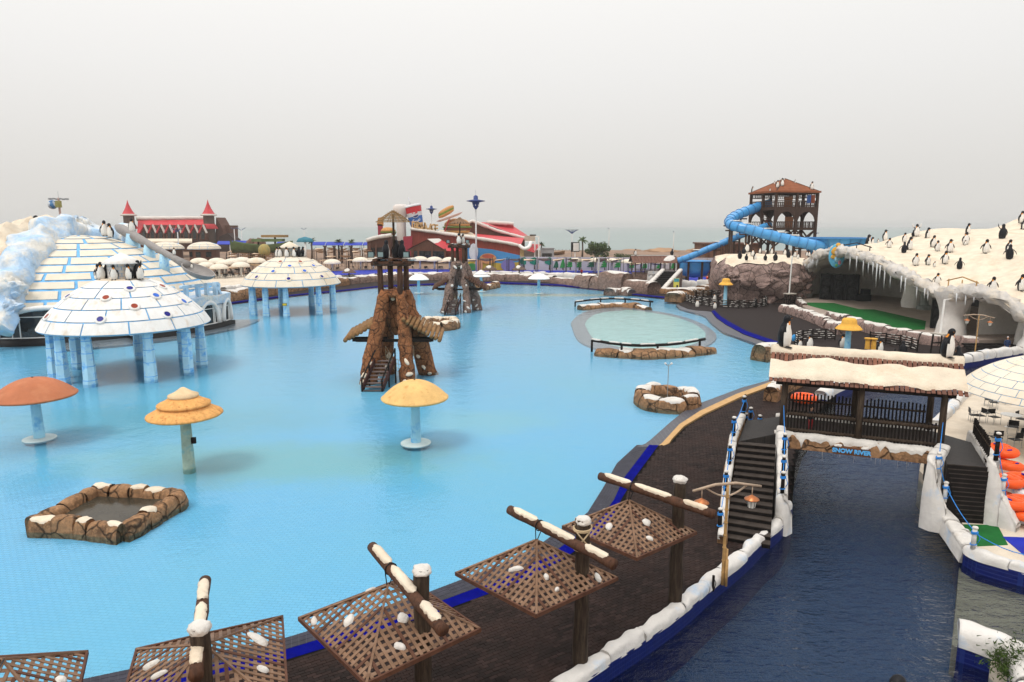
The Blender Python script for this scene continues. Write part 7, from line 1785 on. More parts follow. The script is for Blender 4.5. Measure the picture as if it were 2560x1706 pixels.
for k in range(6): a = k * math.pi / 3; b = MB(); b.tube([(c_.x + 4.2 * math.cos(a), c_.y + 4.2 * math.sin(a), .06), (c_.x + 4.6 * math.cos(a), c_.y + 4.6 * math.sin(a), c_.z - 1.6)], .2, TW, 8); b.build('support', bowl_, False, True)
slide_tube('straight blue slide running down left from the tower to the low bowl', [at(1925, 563, 134), at(1895, 572, 133), at(1864, 584, 133), at(1820, 602, 134), at(1770, 623, 135), at(1725, 642, 136), at(1697, 652, 137)], .62, (.2, .45, .6, .75), (.25, .45, .62))
c_ = at(1736, 655, 140); b = MB(); bl2 = thing('splash_bowl', 'low round blue splash bowl at the end of the straight slide', 'slide bowl', (c_.x, c_.y, .06))
b.lathe([(3.35, .2), (3.3, .25), (3.2, -.2), (3.3, -1.4), (2.6, -2.7), (.3, -3.2)], SLIDE, 32, c_); b.lathe([(3.35, .2), (3.1, .1), (3.0, -1.2), (.3, -2.8)], SLIDE, 32, c_); b.build('bowl', bl2, True, True)
for k in range(8): a = k * math.pi / 4 + .2; b = MB(); b.bar((c_.x + 3.45 * math.cos(a), c_.y + 3.45 * math.sin(a), .06), (c_.x + 3.45 * math.cos(a), c_.y + 3.45 * math.sin(a), c_.z + .1), .35, .35, TW); b.build('support', bl2, False, True)
# lattice masts under the straight slide
for i, (px, Y, lab) in enumerate(((1798, 131, 'left dark lattice mast under the straight slide'), (1829, 130, 'right dark lattice mast under the straight slide'))):
 x = XY(px, Y); zt = at(px, 612, Y).z; r = thing('lattice_mast', lab, 'mast', (x, Y, .06))
 for (dx, dy) in ((-.45, -.45), (.45, -.45), (.45, .45), (-.45, .45)): b = MB(); b.bar((x + dx, Y + dy, .06), (x + dx, Y + dy, zt), .12, .12, TW); b.build('chord', r, False, True)
 b = MB(); k = .5
 while k < zt - 1: b.bar((x - .45, Y - .45, k), (x + .45, Y - .45, k + .9), .07, .07, TW); b.bar((x + .45, Y - .45, k), (x - .45, Y - .45, k + .9), .07, .07, TW); k += .9
 b.build('lacing', r, False, True)
# ================================================================== FAR BANK
def far_wall(label, pts, w, h, mat, seed, z=.05, cover=.5, stone=4.0, snow=SNOWW, step=.7, amp=.3, name='stone_wall', blue=False):
 ps = smooth_path(GL(pts, z), 3); r = thing(name, label, 'wall', (ps[0].x, ps[0].y, z)); stone_wall(r, ps, w, h, mat, stone, seed, amp, snow, cover, step, gap_p=.1); return r
far_wall('brown snow-dusted rock bank along the far deck, left stretch', [(540, 757), (600, 746), (660, 738), (720, 728), (790, 720), (860, 712)], 3.2, 1.7, ROCKB, 200)
far_wall('brown rock bank along the far deck behind the nearer rock tower', [(865, 711), (920, 705), (980, 702), (1040, 699)], 3.0, 1.6, ROCKG, 220)
far_wall('mauve rock bank along the far deck in the middle', [(1060, 700), (1120, 700), (1181, 701), (1250, 701), (1320, 702), (1385, 705)], 3.0, 1.5, ROCKG, 240)
for i, (p, h) in enumerate(([(1390, 707), (1420, 711), (1450, 715)], 1.3), ([(1450, 715), (1480, 719), (1510, 722)], 2.2), ([(1510, 722), (1540, 725), (1570, 728)], 3.2), ([(1570, 728), (1600, 731), (1636, 735)], 2.6)) if False else enumerate((([(1390, 707), (1420, 711), (1450, 715)], 1.3), ([(1450, 715), (1480, 719), (1510, 722)], 2.2), ([(1510, 722), (1540, 725), (1570, 728)], 3.2), ([(1570, 728), (1600, 731), (1636, 735)], 2.4))):
 far_wall(('lowest part', 'second part', 'highest part', 'right end')[i] + ' of the rising rock bank left of the far stairs', p, 3.6, h, ROCKG, 260 + 9 * i, cover=.28, stone=5)
far_wall('white snowy channel wall beyond the rock bank, left', [(560, 738), (640, 727), (720, 718), (800, 710), (860, 705), (960, 700)], 1.4, 1.4, ICEW, 300, .05, .6)
far_wall('white snowy channel wall beyond the rock bank, middle', [(960, 699), (1060, 697), (1160, 696), (1260, 696), (1360, 697), (1470, 699)], 1.5, 1.5, ICEW, 320, .05, .6)
far_wall('white snowy channel wall right of the far stairs', [(1690, 722), (1730, 720), (1780, 721), (1836, 724)], 1.6, 1.5, ICEW, 340, .05, .6)
far_wall('brown rock edge with snow in front of the right channel wall', [(1645, 733), (1690, 733), (1730, 731), (1780, 731), (1840, 735)], 2.2, .9, ROCKB, 360, .05, .55)
b = MB(); b.prism(xy(GL([(760, 690), (1000, 684), (1500, 683), (1560, 686), (1700, 684), (1560, 674), (1000, 673), (760, 681)], 1.0)), .2, 1.0, BLUET); struct(b, 'blue_terrace')
b = MB(); b.prism(xy(GL([(1690, 716), (1720, 692), (1830, 690), (1850, 716)], .3)), 0, .3, BLUET); struct(b, 'blue_landing')
b = MB(); b.prism(xy(GL([(400, 738), (560, 726), (720, 707), (760, 690), (760, 677), (380, 677)], .7)), 0, .7, CONC); struct(b, 'left_terrace')
# far stairs with rock cheeks, small bridge, gazebo
f0, f1 = G(1628, 733, .05), G(1592, 688, .05); fs_ = thing('far_staircase', 'dark far staircase with white cheeks climbing to the gazebo', 'stairs', f0)
for k in range(12):
 p = f0.lerp(Vector((f1.x, f0.y + 9, 0)), k / 12); b = MB(); b.box((p.x, p.y, .05 + .28 * (k + 1) / 2), (2.6, .9, .28 * (k + 1)), STEP); b.build('step', fs_, False, True)
for s in (-1, 1):
 pts = [Vector((f0.x + s * 1.7, f0.y - .4, .05)), Vector((lerp(f0.x, f1.x, .5) + s * 1.7, f0.y + 4.4, 1.6)), Vector((f1.x + s * 1.7, f0.y + 9, 3.2))]; slope_wall(fs_, pts, .8, .6, 5 + s, SNOWW, 0, ROCKG)
def gazebo():
 Y = 152; c = at(1632, 676, Y); w, d = 8.6, 4.5; r = thing('gazebo', 'open gazebo with brown shingle roof and snow patch on the far bank', 'gazebo', (c.x, Y, .95)); z0 = at(1632, 682, Y).z; zt = at(1632, 654, Y).z; za = at(1632, 640, Y).z
 b = MB(); b.box((c.x, Y, (z0 + .05) / 2), (w, d, z0 - .05), ROCKG); b.build('base', r, False, True)
 for i in range(5):
  for y in (-1, 1): b = MB(); b.bar((c.x - w / 2 + w * i / 4, Y + y * d / 2, z0), (c.x - w / 2 + w * i / 4, Y + y * d / 2, zt), .22, .22, TW); b.build('post', r, False, True)
 for k in range(40): b = MB(); b.bar((c.x - w / 2 + w * k / 39, Y - d / 2, z0), (c.x - w / 2 + w * k / 39, Y - d / 2, z0 + 1.0), .12, .08, TW); b.build('baluster', r, False, True)
 for s in (-1, 1):
  for k in range(14):
   x0 = c.x - w / 2 - .7 + (w + 1.4) * k / 14; b = MB(); b.bar((x0 + .35, Y, za), (x0 + .35, Y + s * (d / 2 + .8), zt - .2), .66, .08, M('gazebo_shingle', (.15, .075, .055), .8, .3, 3)); b.build('roof_board', r, False, True)
 b = MB(); snow_patch(b, (c.x + w * .38, Y - 1.3, lerp(za, zt, .5) + .12), 1.6, 1.0, .15, (0, -.5, 1), 3); b.build('snow_pad', r, True, True)
 b = MB(); b.bar((c.x - w / 2 - .6, Y, za + .08), (c.x + w / 2 + .6, Y, za + .08), .4, .12, SNOWW); b.build('ridge_snow', r, False, True)
 penguin((c.x - w / 2 + .3, Y, za + .1), .5, 1.5, 'penguin statue at the left end of the gazebo roof', 'down', 0, 'bird statues on the gazebo'); penguin((c.x + w / 2 - .2, Y, za + .1), 2.4, 1.5, 'dark bird statue at the right end of the gazebo roof', 'down', 1, 'bird statues on the gazebo')
gazebo()
b = MB(); a_, c_ = G(1625, 702, .1), G(1690, 705, .1)
r = thing('small_bridge', 'small white channel bridge right of the far stairs', 'bridge', (a_.x, a_.y, 0)); b.box(((a_.x + c_.x) / 2, a_.y, 1.9), ((c_.x - a_.x) + 1.5, 3, .7), ICEW, rz=0); b.build('span', r, False, True)
for p in (a_, c_): b = MB(); b.blob((p.x, p.y, 0.6), (1.0, 1.6, 1.6), ICEW, 3, .2, 1, p.x); b.build('abutment', r, True, True)
def tube_heap(px0, px1, py, z, n, lab, seed):
 for i in range(n):
  f = (i + .5) / n; p = G(lerp(px0, px1, f), py, z); h = z + (i * 7 % 3) * .55
  swim_tube((p.x, p.y + (i % 2) * .8, h), .75, .30, TUBEW if i % 4 == 3 else ORANGE, ('white' if i % 4 == 3 else 'orange') + ' swim tube, ' + 'first second third fourth fifth sixth seventh eighth ninth tenth eleventh'.split()[i] + ' in the ' + lab, fig8=False, group='tubes of the ' + lab)
tube_heap(1648, 1688, 715, .1, 6, 'row beside the far stairs', 1); tube_heap(1772, 1828, 706, .3, 11, 'heap near the cliff', 2)
p = G(1690, 731, .05); r = thing('info_board', 'tall yellow and blue information board right of the far stairs', 'sign', p); b = MB(); b.box((p.x, p.y, 1.35), (1.0, .12, 2.5), M('board_yellow', (.62, .58, .12), .6, .1)); b.build('panel', r, False, True)
b = MB(); b.box((p.x, p.y - .08, 2.25), (.9, .03, .6), M('board_teal', (.06, .3, .36), .6)); b.box((p.x + .15, p.y - .08, .9), (.3, .03, .9), DARKC); b.build('print', r, False, True)
p = at(1817, 671, 128); b = MB(); r = thing('blue_sign', 'blue and white sign with snow on top beside the cliff', 'sign', (p.x, p.y, .06)); b.box(p, (1.3, .15, 1.3), M('sign_blue', (.03, .14, .42), .6)); b.box(p - Vector((0, .1, .15)), (1.1, .04, .45), WHITE); b.build('panel', r, False, True)
b = MB(); b.blob(p + UP * .75, (.8, .3, .2), SNOWW, 2, .3); b.build('snow_pad', r, True, True); b = MB(); b.tube([(p.x, p.y + .1, .06), (p.x, p.y + .1, p.z)], .08, TW, 6); b.build('post', r, False, True)
for (px, py, lab) in ((1508, 716, 'penguin-shaped litter bin against the rising rock bank'),):
 p = G(px, py, .05); b = MB(); b.lathe([(.5, 0), (.55, .6), (.5, 1.2), (.45, 1.22)], WHITE, 12, p); b.lathe([(.5, 1.2), (.42, 1.6), (.01, 1.8)], PBLACK, 12, p); b.tube([p + Vector((0, -.4, 1.4)), p + Vector((0, -.85, 1.35))], [.12, .02], PYEL, 6); one(b, 'litter_bin', lab, 'bin', smooth=True)
for (px, py, h, cl, lab, zz) in ((1454, 691, 1.7, REDC, 'visitor in red top walking on the far blue terrace', 1.0), (1727, 684, 1.7, REDC, 'visitor in red standing by the splash bowl', .6), (1700, 703, 1.7, REDC, 'visitor in red bending by the small bridge', .3)):
 p = G(px, py, zz); person(lab, (p.x, p.y, zz), h, rnd.uniform(-.6, .6), cl, DARKC, HAIR, .4)
# ---- umbrellas, sails
def dome_umbrella(i, px, py, hw, Y, lab):
 t = at(px, py, Y); r0 = hw / FPX * Y / math.cos(PITCH); r = thing('dome_umbrella', lab, 'parasol', (t.x, Y, .95), group='white dome umbrellas on the far bank')
 b = MB(); h = r0 * .55; b.lathe([(r0 * .3, t.z - h - .02), (r0, t.z - h), (r0 * 1.0, t.z - h + .1)] + [(r0 * math.cos(a), t.z - h + .1 + (h - .1) * math.sin(a)) for a in [math.pi / 2 * k / 7 for k in range(1, 7)]] + [(.02, t.z)], CREAM, 24, (t.x, Y, 0)); b.build('canopy', r, True, True)
 b = MB(); b.tube([(t.x, Y, .9), (t.x, Y, t.z - h * .4)], .22, WHITE, 8); b.build('pole', r, True, True)
 return t
_b = MB(); _b.box((0, 0, .45), (.5, .5, .06), BLACK); FS1 = _b.mesh('seat'); _b = MB(); _b.box((0, .24, .75), (.5, .06, .4), BLACK); FS2 = _b.mesh('backrest'); _b = MB(); [_b.bar((sx, sy, 0), (sx, sy, .45), .04, .04, STEEL) for sx in (-.2, .2) for sy in (-.2, .2)]; FS3 = _b.mesh('legs')
def far_seats(x, y, z, n, lab, g):
 for k in range(n):
  a = k * 2.399; rr = 1.0 + .9 * (k % 2); o = thing('cafe_chair', lab, 'chair', (x + rr * math.cos(a) * 1.3, y + rr * math.sin(a), z), a, g)
  inst('seat', FS1, o); inst('backrest', FS2, o); inst('legs', FS3, o)['kind'] = 'stuff'
UL = [(497, 645, 21, 162), (515, 655, 21, 155), (542, 645, 22, 164), (547, 660, 22, 150), (581, 646, 22, 164), (605, 643, 21, 168), (601, 655, 22, 153), (641, 644, 23, 162), (560, 650, 20, 158), (830, 648, 21, 170), (901, 643, 20, 174), (933, 643, 20, 174), (1050, 641, 20, 174), (1086, 642, 20, 174), (1124, 643, 20, 174), (1440, 645, 18, 164), (1489, 645, 18, 164), (1531, 646, 18, 163), (1570, 648, 18, 163), (1603, 650, 17, 163), (1652, 652, 17, 163)]
W_ = ['first from the left in the left cluster', 'low, second in the front of the left cluster', 'in the back row of the left cluster', 'front and centre of the left cluster', 'back row right of the left cluster centre', 'highest at the back of the left cluster', 'front right of the left cluster', 'right end of the left cluster', 'deep inside the left cluster', 'between the farther pavilion and the near rock tower', 'just left of the near rock tower', 'close behind the near rock tower crown', 'left of three before the red restaurant', 'middle of three before the red restaurant', 'right of three before the red restaurant', 'first of the row before the painted wall', 'second of the row before the painted wall', 'third of the row before the painted wall', 'fourth of the row before the painted wall', 'left of two behind the gazebo', 'right of two behind the gazebo']
for i, (px, py, hw, Y) in enumerate(UL):
 t = dome_umbrella(i, px, py, hw, Y, 'white dome umbrella, ' + W_[i])
 if i < 9: far_seats(t.x, Y - 1.0, .72 if Y < 159 else .96, 7, 'black chair under the umbrella ' + W_[i], 'chairs under the dome umbrella ' + W_[i])
 elif i < 15: far_seats(t.x, Y - 1.0, .96, 4, 'black chair under the umbrella ' + W_[i], 'chairs under the dome umbrella ' + W_[i])
SP = M('sail_post', (.035, .025, .02), .6, .2, 3)
def sail_mesh(seed):
 w, d, h = 3.0, 2.6, 2.5; q = random.Random(seed); b = MB()
 hs = [h + q.uniform(-.25, .25) for _ in range(4)]; cs = [(-w / 2, -d / 2, hs[0]), (w / 2, -d / 2, hs[1]), (w / 2, d / 2, hs[2]), (-w / 2, d / 2, hs[3])]
 def fn(u, v):
  p = Vector(cs[0]).lerp(Vector(cs[1]), u).lerp(Vector(cs[3]).lerp(Vector(cs[2]), u), v); e = math.sin(math.pi * u) * math.sin(math.pi * v)
  return Vector((p.x * (1 - .12 * math.sin(math.pi * v)), p.y * (1 - .12 * math.sin(math.pi * u)), p.z - .35 * e))
 b.grid(fn, 6, 6, SAIL); n = len(b.v); return b.mesh('sail', True), cs
SM = [sail_mesh(i) for i in range(4)]
def post_mesh(cs):
 o = []
 for c in cs: b = MB(); b.bar((c[0], c[1], 0), (c[0], c[1], c[2] + .3), .09, .09, SP); o.append(b.mesh('post'))
 return o
PM = [post_mesh(cs) for _, cs in SM]
ORD = ['first', 'second', 'third', 'fourth', 'fifth', 'sixth', 'seventh', 'eighth', 'ninth', 'tenth', 'eleventh']
SL = [('left', 'shade sails behind the left umbrellas', [(px, py) for py in (647, 640, 634, 628) for px in range(575 + (py % 3) * 8, 740, 30)]), ('near the farther pavilion', 'shade sails right of the farther pavilion', [(px, py) for py in (650, 641) for px in range(815 + (py % 2) * 14, 990, 34)]), ('in front', 'front shade sails by the left umbrellas', [(525, 672), (585, 668), (640, 662), (688, 655)]),
  ('by the wall', 'shade sails along the painted wall', [(px, 648 + (px % 3)) for px in range(1180, 1560, 36)]), ('pergola', 'shade sails under the dark pergola posts', [(px, py) for py in (622, 629) for px in range(800, 925, 30)]), ('far right', 'shade sails by the gazebo', [(1590, 660), (1640, 660), (1705, 657), (1150, 655), (1110, 654)])]
for (nm, g, lst) in SL:
 for k, (px, py) in enumerate(lst):
  Y = interp([(622, 215), (634, 200), (647, 180), (660, 160), (675, 148)], py) if nm not in ('by the wall', 'far right') else 161 + (k % 2); p = at(px, py, Y); i = (k * 7 + len(nm)) % 4
  lab = {'left': 'beige shade sail behind the left umbrellas', 'near the farther pavilion': 'beige shade sail between pavilion and restaurant', 'in front': 'beige shade sail in front of the left umbrellas', 'by the wall': 'beige shade sail in the row before the painted wall', 'pergola': 'small beige shade sail among the dark pergola posts', 'far right': 'beige shade sail beside the gazebo or restaurant porch'}[nm]
  rw = sorted(set(y for _, y in lst)); ow = [x for x, y in lst if y == py]; lab = lab.replace('beige shade sail', ORD[min(9, ow.index(px))] + ' beige shade sail' + (' of rank ' + ORD[rw.index(py)] if len(rw) > 1 and nm != 'by the wall' else '')) if nm not in ('by the wall', 'in front', 'far right') else lab.replace('beige shade sail', ORD[k] + ' beige shade sail from the left')
  r = thing('shade_sail', lab, 'shade sail', (p.x, Y, p.z - 2.5), rnd.uniform(-.1, .1), g)
  inst('sail', SM[i][0], r)
  for m_ in PM[i]: o = inst('post', m_, r); o.scale = (1, 1, 1)
  if p.z - 2.5 > 1.0: r.location.z = .95; r.scale = (1, 1, max(.6, (p.z - .95) / 2.5))
def thatch_umbrella(px, py, hw, Yg, lab):
 t = at(px, py, Yg); r0 = hw / FPX * Yg; r = thing('thatch_umbrella', lab, 'parasol', (t.x, Yg, .05));
 for k in range(16):
  a0, a1 = 2 * math.pi * k / 16, 2 * math.pi * (k + .92) / 16; z1 = t.z - r0 * .62; b = MB(); b.add([(t.x, Yg, t.z), (t.x + r0 * math.cos(a0), Yg + r0 * math.sin(a0), z1), (t.x + r0 * math.cos(a1), Yg + r0 * math.sin(a1), z1), (t.x, Yg, t.z - .12), (t.x + r0 * math.cos(a0), Yg + r0 * math.sin(a0), z1 - .12), (t.x + r0 * math.cos(a1), Yg + r0 * math.sin(a1), z1 - .12)], [(0, 1, 2), (3, 5, 4), (1, 4, 5, 2), (0, 3, 4, 1), (2, 5, 3, 0)], M('dark_thatch', (.13, .085, .07), .85, .3, 3)); b.build('thatch_panel', r, False, True)
 b = MB(); b.tube([(t.x, Yg, .05), (t.x, Yg, t.z + 1.4)], .16, TW, 8); b.build('post', r, False, True)
 b = MB(); snow_patch(b, (t.x - .2, Yg - r0 * .5, t.z - r0 * .28), .6, .55, .12, (0, -.5, .8), px); b.build('snow_pad', r, True, True)
thatch_umbrella(872, 670, 18, 148, 'dark thatched umbrella between the farther pavilion and the near rock tower')
thatch_umbrella(1225, 662, 18, 155, 'dark thatched umbrella left of the far white fountain'); thatch_umbrella(1298, 662, 18, 155, 'dark thatched umbrella before the start of the painted tree wall')
# ---- painted wall
Yw0, Yw1 = 172, 164; mw = thing('painted_wall', 'long grey wall painted with green trees along the far bank', 'wall', (XY(1600, 168), 168, .95))
def wallp(px, z, off=0.0):
 f = (px - 1300) / 640; Y = lerp(Yw0, Yw1, f) - off; return Vector((XY(px, Y), Y, z))
WALLM = M('wall_paint', (.46, .43, .45), .8, .08, .2, col2=(.56, .54, .55), s2=.1)
zw = 4.35
for k in range(14):
 p, q = wallp(1300 + k * 46, .95), wallp(1300 + (k + 1) * 46 - 1.2, .95); b = MB(); b.extr([p, q, q + UP * (zw - .95), p + UP * (zw - .95)], (0, .3, 0), WALLM); b.build('wall_panel', mw, False, True)
GT = [M('tree_paint_teal', (.02, .20, .13), .8, .2, 1), M('tree_paint_green', (.03, .26, .06), .8, .2, 1), M('tree_paint_dark', (.02, .11, .06), .8, .2, 1)]
TR = [(1310, 'u', 0, 1.0), (1335, 'u', 0, 1.0), (1372, 'u', 0, 1.0), (1389, 'c', 2, .9), (1405, 'c', 1, 1.0), (1423, 'p', 1, 1.0), (1446, 'p', 1, .95), (1476, 'p', 2, 1.1), (1508, 'p', 1, 1.0), (1541, 'p', 1, 1.0), (1575, 'p', 1, .9), (1607, 'p', 1, .8), (1642, 'p', 1, .8), (1677, 'p', 1, .8), (1905, 'p', 1, 1.0)]
for (px, kd, c, s) in TR:
 b = MB(); H_ = 3.0 * s; z0 = 1.2; off = .03
 def tri(z0_, z1_, w):
  a_, c_ = wallp(px, z0_, off), wallp(px, z1_, off); b.extr([a_ - Vector((w, 0, 0)), a_ + Vector((w, 0, 0)), c_], (0, -.03, 0), GT[c])
 if kd == 'p':
  for k in range(4): tri(z0 + .7 * s + k * .55 * s, z0 + 1.5 * s + k * .52 * s, (1.25 - .24 * k) * s)
 elif kd == 'c': tri(z0 + .5, z0 + H_, .8)
 else:
  a_ = wallp(px, z0 + 2.1, off); b.extr([a_ + Vector((1.15 * math.cos(t * .524) * (1 + .2 * (t % 2)), 0, .85 * math.sin(t * .524) * (1 + .15 * (t % 2)))) for t in range(12)], (0, -.03, 0), GT[c])
 p = wallp(px, z0, off); b.extr([p + Vector((-.15, 0, 0)), p + Vector((.15, 0, 0)), p + Vector((.1, 0, 1.6 * s)), p + Vector((-.1, 0, 1.6 * s))], (0, -.02, 0), M('trunk_paint', (.06, .04, .03), .8)); b.build('painted_tree', mw, False, True)
# mural: sea and sand colours with a pizza and plain rounded shapes
mu = thing('mural_wall', 'blue and yellow mural board below the red restaurant', 'mural', (XY(1225, 171), 171, .95))
def mup(px, py, o=0.0): return at(px, py, 171 - o)
b = MB(); b.extr([mup(1158, 690), mup(1300, 690), mup(1300, 639), mup(1230, 624), mup(1158, 617)], (0, .3, 0), M('mural_blue', (.07, .26, .48), .7, .15, .3)); b.build('sky_field', mu, False, True)
b = MB(); b.extr([mup(1158, 690, .05), mup(1300, 690, .05), mup(1300, 655, .05), mup(1260, 660, .05), mup(1200, 652, .05), mup(1158, 655, .05)], (0, -.04, 0), M('mural_sand', (.52, .36, .05), .7, .15, .3)); b.build('sand_field', mu, False, True)
for i, (px, py, rx, rz, col) in enumerate(((1220, 647, 2.4, 1.5, (.60, .28, .10)), (1220, 641, 1.7, .6, (.45, .10, .05)), (1270, 664, 2.0, 1.7, (.20, .17, .36)), (1196, 664, 1.3, 1.6, (.6, .3, .16)), (1180, 668, 1.4, 1.1, (.05, .22, .06)), (1184, 630, 1.3, 2.4, (.62, .62, .6)))):
 c_ = mup(px, py, .3); b = MB(); b.extr([c_ + Vector((.87 * rx * math.cos(t * .393), 0, .87 * rz * math.sin(t * .393))) for t in range(16)], (0, -.05 - .01 * i, 0), M('mural_shape%d' % i, col, .7, .15, 1)); b.build('mural_shape', mu, False, True)

# ================================================================== RED RESTAURANT
Yr = 212
def rp(px, py, Y=Yr): return at(px, py, Y)
rest = thing('red_restaurant', 'red and brown boarded restaurant with giant food models on its roof', 'restaurant', (XY(1130, Yr), Yr, .95))
def vwall(name, pts, Y, mt, th=1.0, parent=None):
 b = MB(); b.extr([rp(x, y, Y) for x, y in pts], (0, th, 0), mt); return b.build(name, parent or rest, False, True)
vwall('front_wall', [(1027, 690), (1300, 690), (1300, 613), (1240, 603), (1150, 590), (1027, 572)], Yr, REDW, 14)
n = 44
for k in range(n):      # vertical boards
 px = 1029 + 270 * (k + .5) / n; top = interp([(1027, 573), (1150, 591), (1240, 604), (1300, 614)], px); p, q = rp(px, top, Yr - .1), rp(px, 660, Yr - .1); b = MB(); b.bar(p, q, .62, .1, REDW, up=(0, 1, 0)); b.build('board', rest, False, True)
def snow_edge(pts, Y, th=1.0, r=.5, name='eaves_snow', d=-.6):
 ps = [rp(x, y, Y) + Vector((0, d, 0)) for x, y in pts]; ps = resample(ps, 1.2); b = MB(); b.tube(ps, [r * (1 + .3 * noise.noise(p * .7)) for p in ps], SNOWW, 7, wob=.15); b.build(name, rest, True, True)
snow_edge([(1027, 573), (1090, 581), (1150, 590), (1240, 603), (1302, 614)], Yr)
b = MB(); b.add([rp(1200, 597), rp(1302, 613), rp(1310, 596, Yr + 22), rp(1180, 584, Yr + 22)], [(0, 1, 2, 3)], RED); b.build('roof', rest, False, True)
b = MB(); b.add([rp(1095, 581, Yr + .5), rp(1200, 597, Yr + .5), rp(1180, 582, Yr + 22), rp(1100, 575, Yr + 22)], [(0, 1, 2, 3)], SNOW); b.build('roof', rest, False, True)
vwall('rear_gable', [(1165, 640), (1312, 640), (1312, 597), (1240, 577), (1182, 553), (1165, 559)], Yr + 23, BROWNW, 8)
snow_edge([(1165, 559), (1182, 553), (1240, 576), (1312, 596)], Yr + 23, r=.55)
b = MB(); b.add([rp(1200, 556, Yr + 23), rp(1312, 595, Yr + 23), rp(1335, 600, Yr + 45), rp(1284, 566, Yr + 45), rp(1215, 556, Yr + 45)], [(0, 1, 2, 3, 4)], RED); b.build('roof', rest, False, True)
vwall('rear_parapet', [(1222, 580), (1284, 585), (1284, 560), (1222, 558)], Yr + 40, RED, 1.0); snow_edge([(1215, 556), (1284, 560)], Yr + 40, r=.7)
# entrance gable
Ye = Yr - 10
for (x0, x1, x2, x3) in ((1070, 1106, 1140, 1100),):
 b = MB(); b.add([rp(1068, 599, Ye), rp(1100, 598, Ye + 8), rp(1152, 627, Ye + 8), rp(1118, 628, Ye)], [(0, 1, 2, 3)], RED); b.build('porch_roof', rest, False, True)
 b = MB(); b.add([rp(1068, 599, Ye), rp(1100, 598, Ye + 8), rp(1060, 622, Ye + 8), rp(1016, 625, Ye)], [(0, 1, 2, 3)], BROWNW); b.build('porch_roof', rest, False, True)
 b = MB(); b.add([rp(1068, 597.5, Ye - .1), rp(1098, 596.5, Ye + 8), rp(1110, 604, Ye + 8), rp(1086, 609, Ye - .1)], [(0, 1, 2, 3)], SNOWW); b.build('porch_snow', rest, False, True)
vwall('porch_gable', [(1018, 627), (1068, 600), (1118, 629)], Ye + .4, BROWNW, .4); vwall('porch_shade_panel', [(1034, 655), (1112, 655), (1112, 628), (1034, 626)], Ye + 7, GLASS, .3)  # the dark sheet stands for the shade inside the porch
for px in (1030, 1046, 1080, 1113): b = MB(); b.bar(rp(px, 656, Ye), rp(px, 622 if px != 1080 else 612, Ye), .45, .45, BROWNW, up=(0, 1, 0)); b.build('porch_post', rest, False, True)
# left wing, bowed
vwall('left_wing', [(918, 690), (978, 690), (978, 592), (940, 594), (918, 602)], Yr - 4, BROWNW, 12); snow_edge([(917, 601), (940, 594), (980, 588)], Yr - 4, r=.6)
vwall('wing_shade_panel', [(926, 642), (974, 642), (974, 618), (926, 620)], Yr - 4.2, M('room_shade_paint', (.02, .014, .012), .8), .1)  # thin panel on the wall, the room's shade put into its dark colour
for px in (925, 940, 958, 974): b = MB(); b.bar(rp(px, 645, Yr - 4.6), rp(px, 608, Yr - 4.6), .4, .4, BROWNW, up=(0, 1, 0)); b.build('wing_post', rest, False, True)
vwall('red_panel', [(1008, 640), (1030, 640), (1030, 590), (1008, 592)], Yr - 3, M('crimson_panel', (.30, .03, .05), .6), 1.0); vwall('sign_panel', [(945, 592), (958, 592), (956, 562), (944, 560)], Yr, M('crimson_panel', (.3, .03, .05)), .6); vwall('sign_panel', [(942, 564), (958, 566), (958, 543), (945, 545)], Yr, ORANGE if False else M('ochre_panel', (.45, .20, .05), .7, .2), .6)
vwall('link_wall', [(978, 690), (1027, 690), (1027, 600), (978, 604)], Yr + 1, BROWNW, 6)
# lettering along the eaves
word = 'DONNA-AGE'; LT = M('tan_letter', (.58, .36, .16), .7, .1, 1)
for i, ch in enumerate(word):
 f = (i + .5) / len(word); px = lerp(1033, 1094, f); py = interp([(1027, 572), (1094, 582)], px); p = rp(px, py - .5, Yr - .3); me = text_mesh(ch, 3.3, .25, LT, bevel=.05); o = inst('letter', me, rest, p - wloc(rest), (math.pi / 2, 0, 0), (.75, 1, 1))
# giant food models on the roof
ckp = rp(1046, 577, Yr + 3); cup = thing('giant_cup', 'giant red white and blue paper cup leaning on the restaurant roof', 'cup model', ckp)
mx_ = Matrix.Rotation(.22, 3, 'Y') @ Matrix.Identity(3); CR = [M('cup_navy', (.02, .04, .16), .4, .1, 1), M('cup_blue', (.03, .13, .42), .4, .15, 1), M('cup_white', (.6, .6, .62), .4, .05, 1), M('cup_red', (.55, .03, .04), .4, .1, 1)]
bands = [(0, 2.0, 0), (2.0, 4.4, 1), (4.4, 5.6, 2), (5.6, 7.4, 3)]
tilt = Matrix.Rotation(-.22, 3, 'Y')
for (z0, z1, c) in bands:
 b = MB(); b.lathe([(1.75 + .125 * z0, z0), (1.75 + .125 * z1, z1)], CR[c], 28); b.v = [tilt @ v for v in b.v]; b.build('cup_band', cup, True)
b = MB(); b.lathe([(2.75, 7.35), (2.85, 7.5), (2.75, 7.8), (2.3, 8.1), (.05, 8.2)], CR[2], 28); b.v = [tilt @ v for v in b.v]; b.build('lid', cup, True)
b = MB(); b.tube([tilt @ Vector((-.5, 0, 8.0)), tilt @ Vector((-.6, 0, 10.6))], .16, CR[2], 8); b.build('straw', cup, True)
def on_cup(x, z, R0, mt, nm, shape, off):
 r = 1.75 + .125 * z + off; b = MB(); vs = [tilt @ Vector((r * math.sin((x + u) / r), -r * math.cos((x + u) / r), z + v)) for u, v in shape]; b.add(vs, [tuple(range(len(vs)))], mt); b.build(nm, cup)
circ = [(1.15 * math.cos(t * .3142), 1.15 * math.sin(t * .3142)) for t in range(20)]
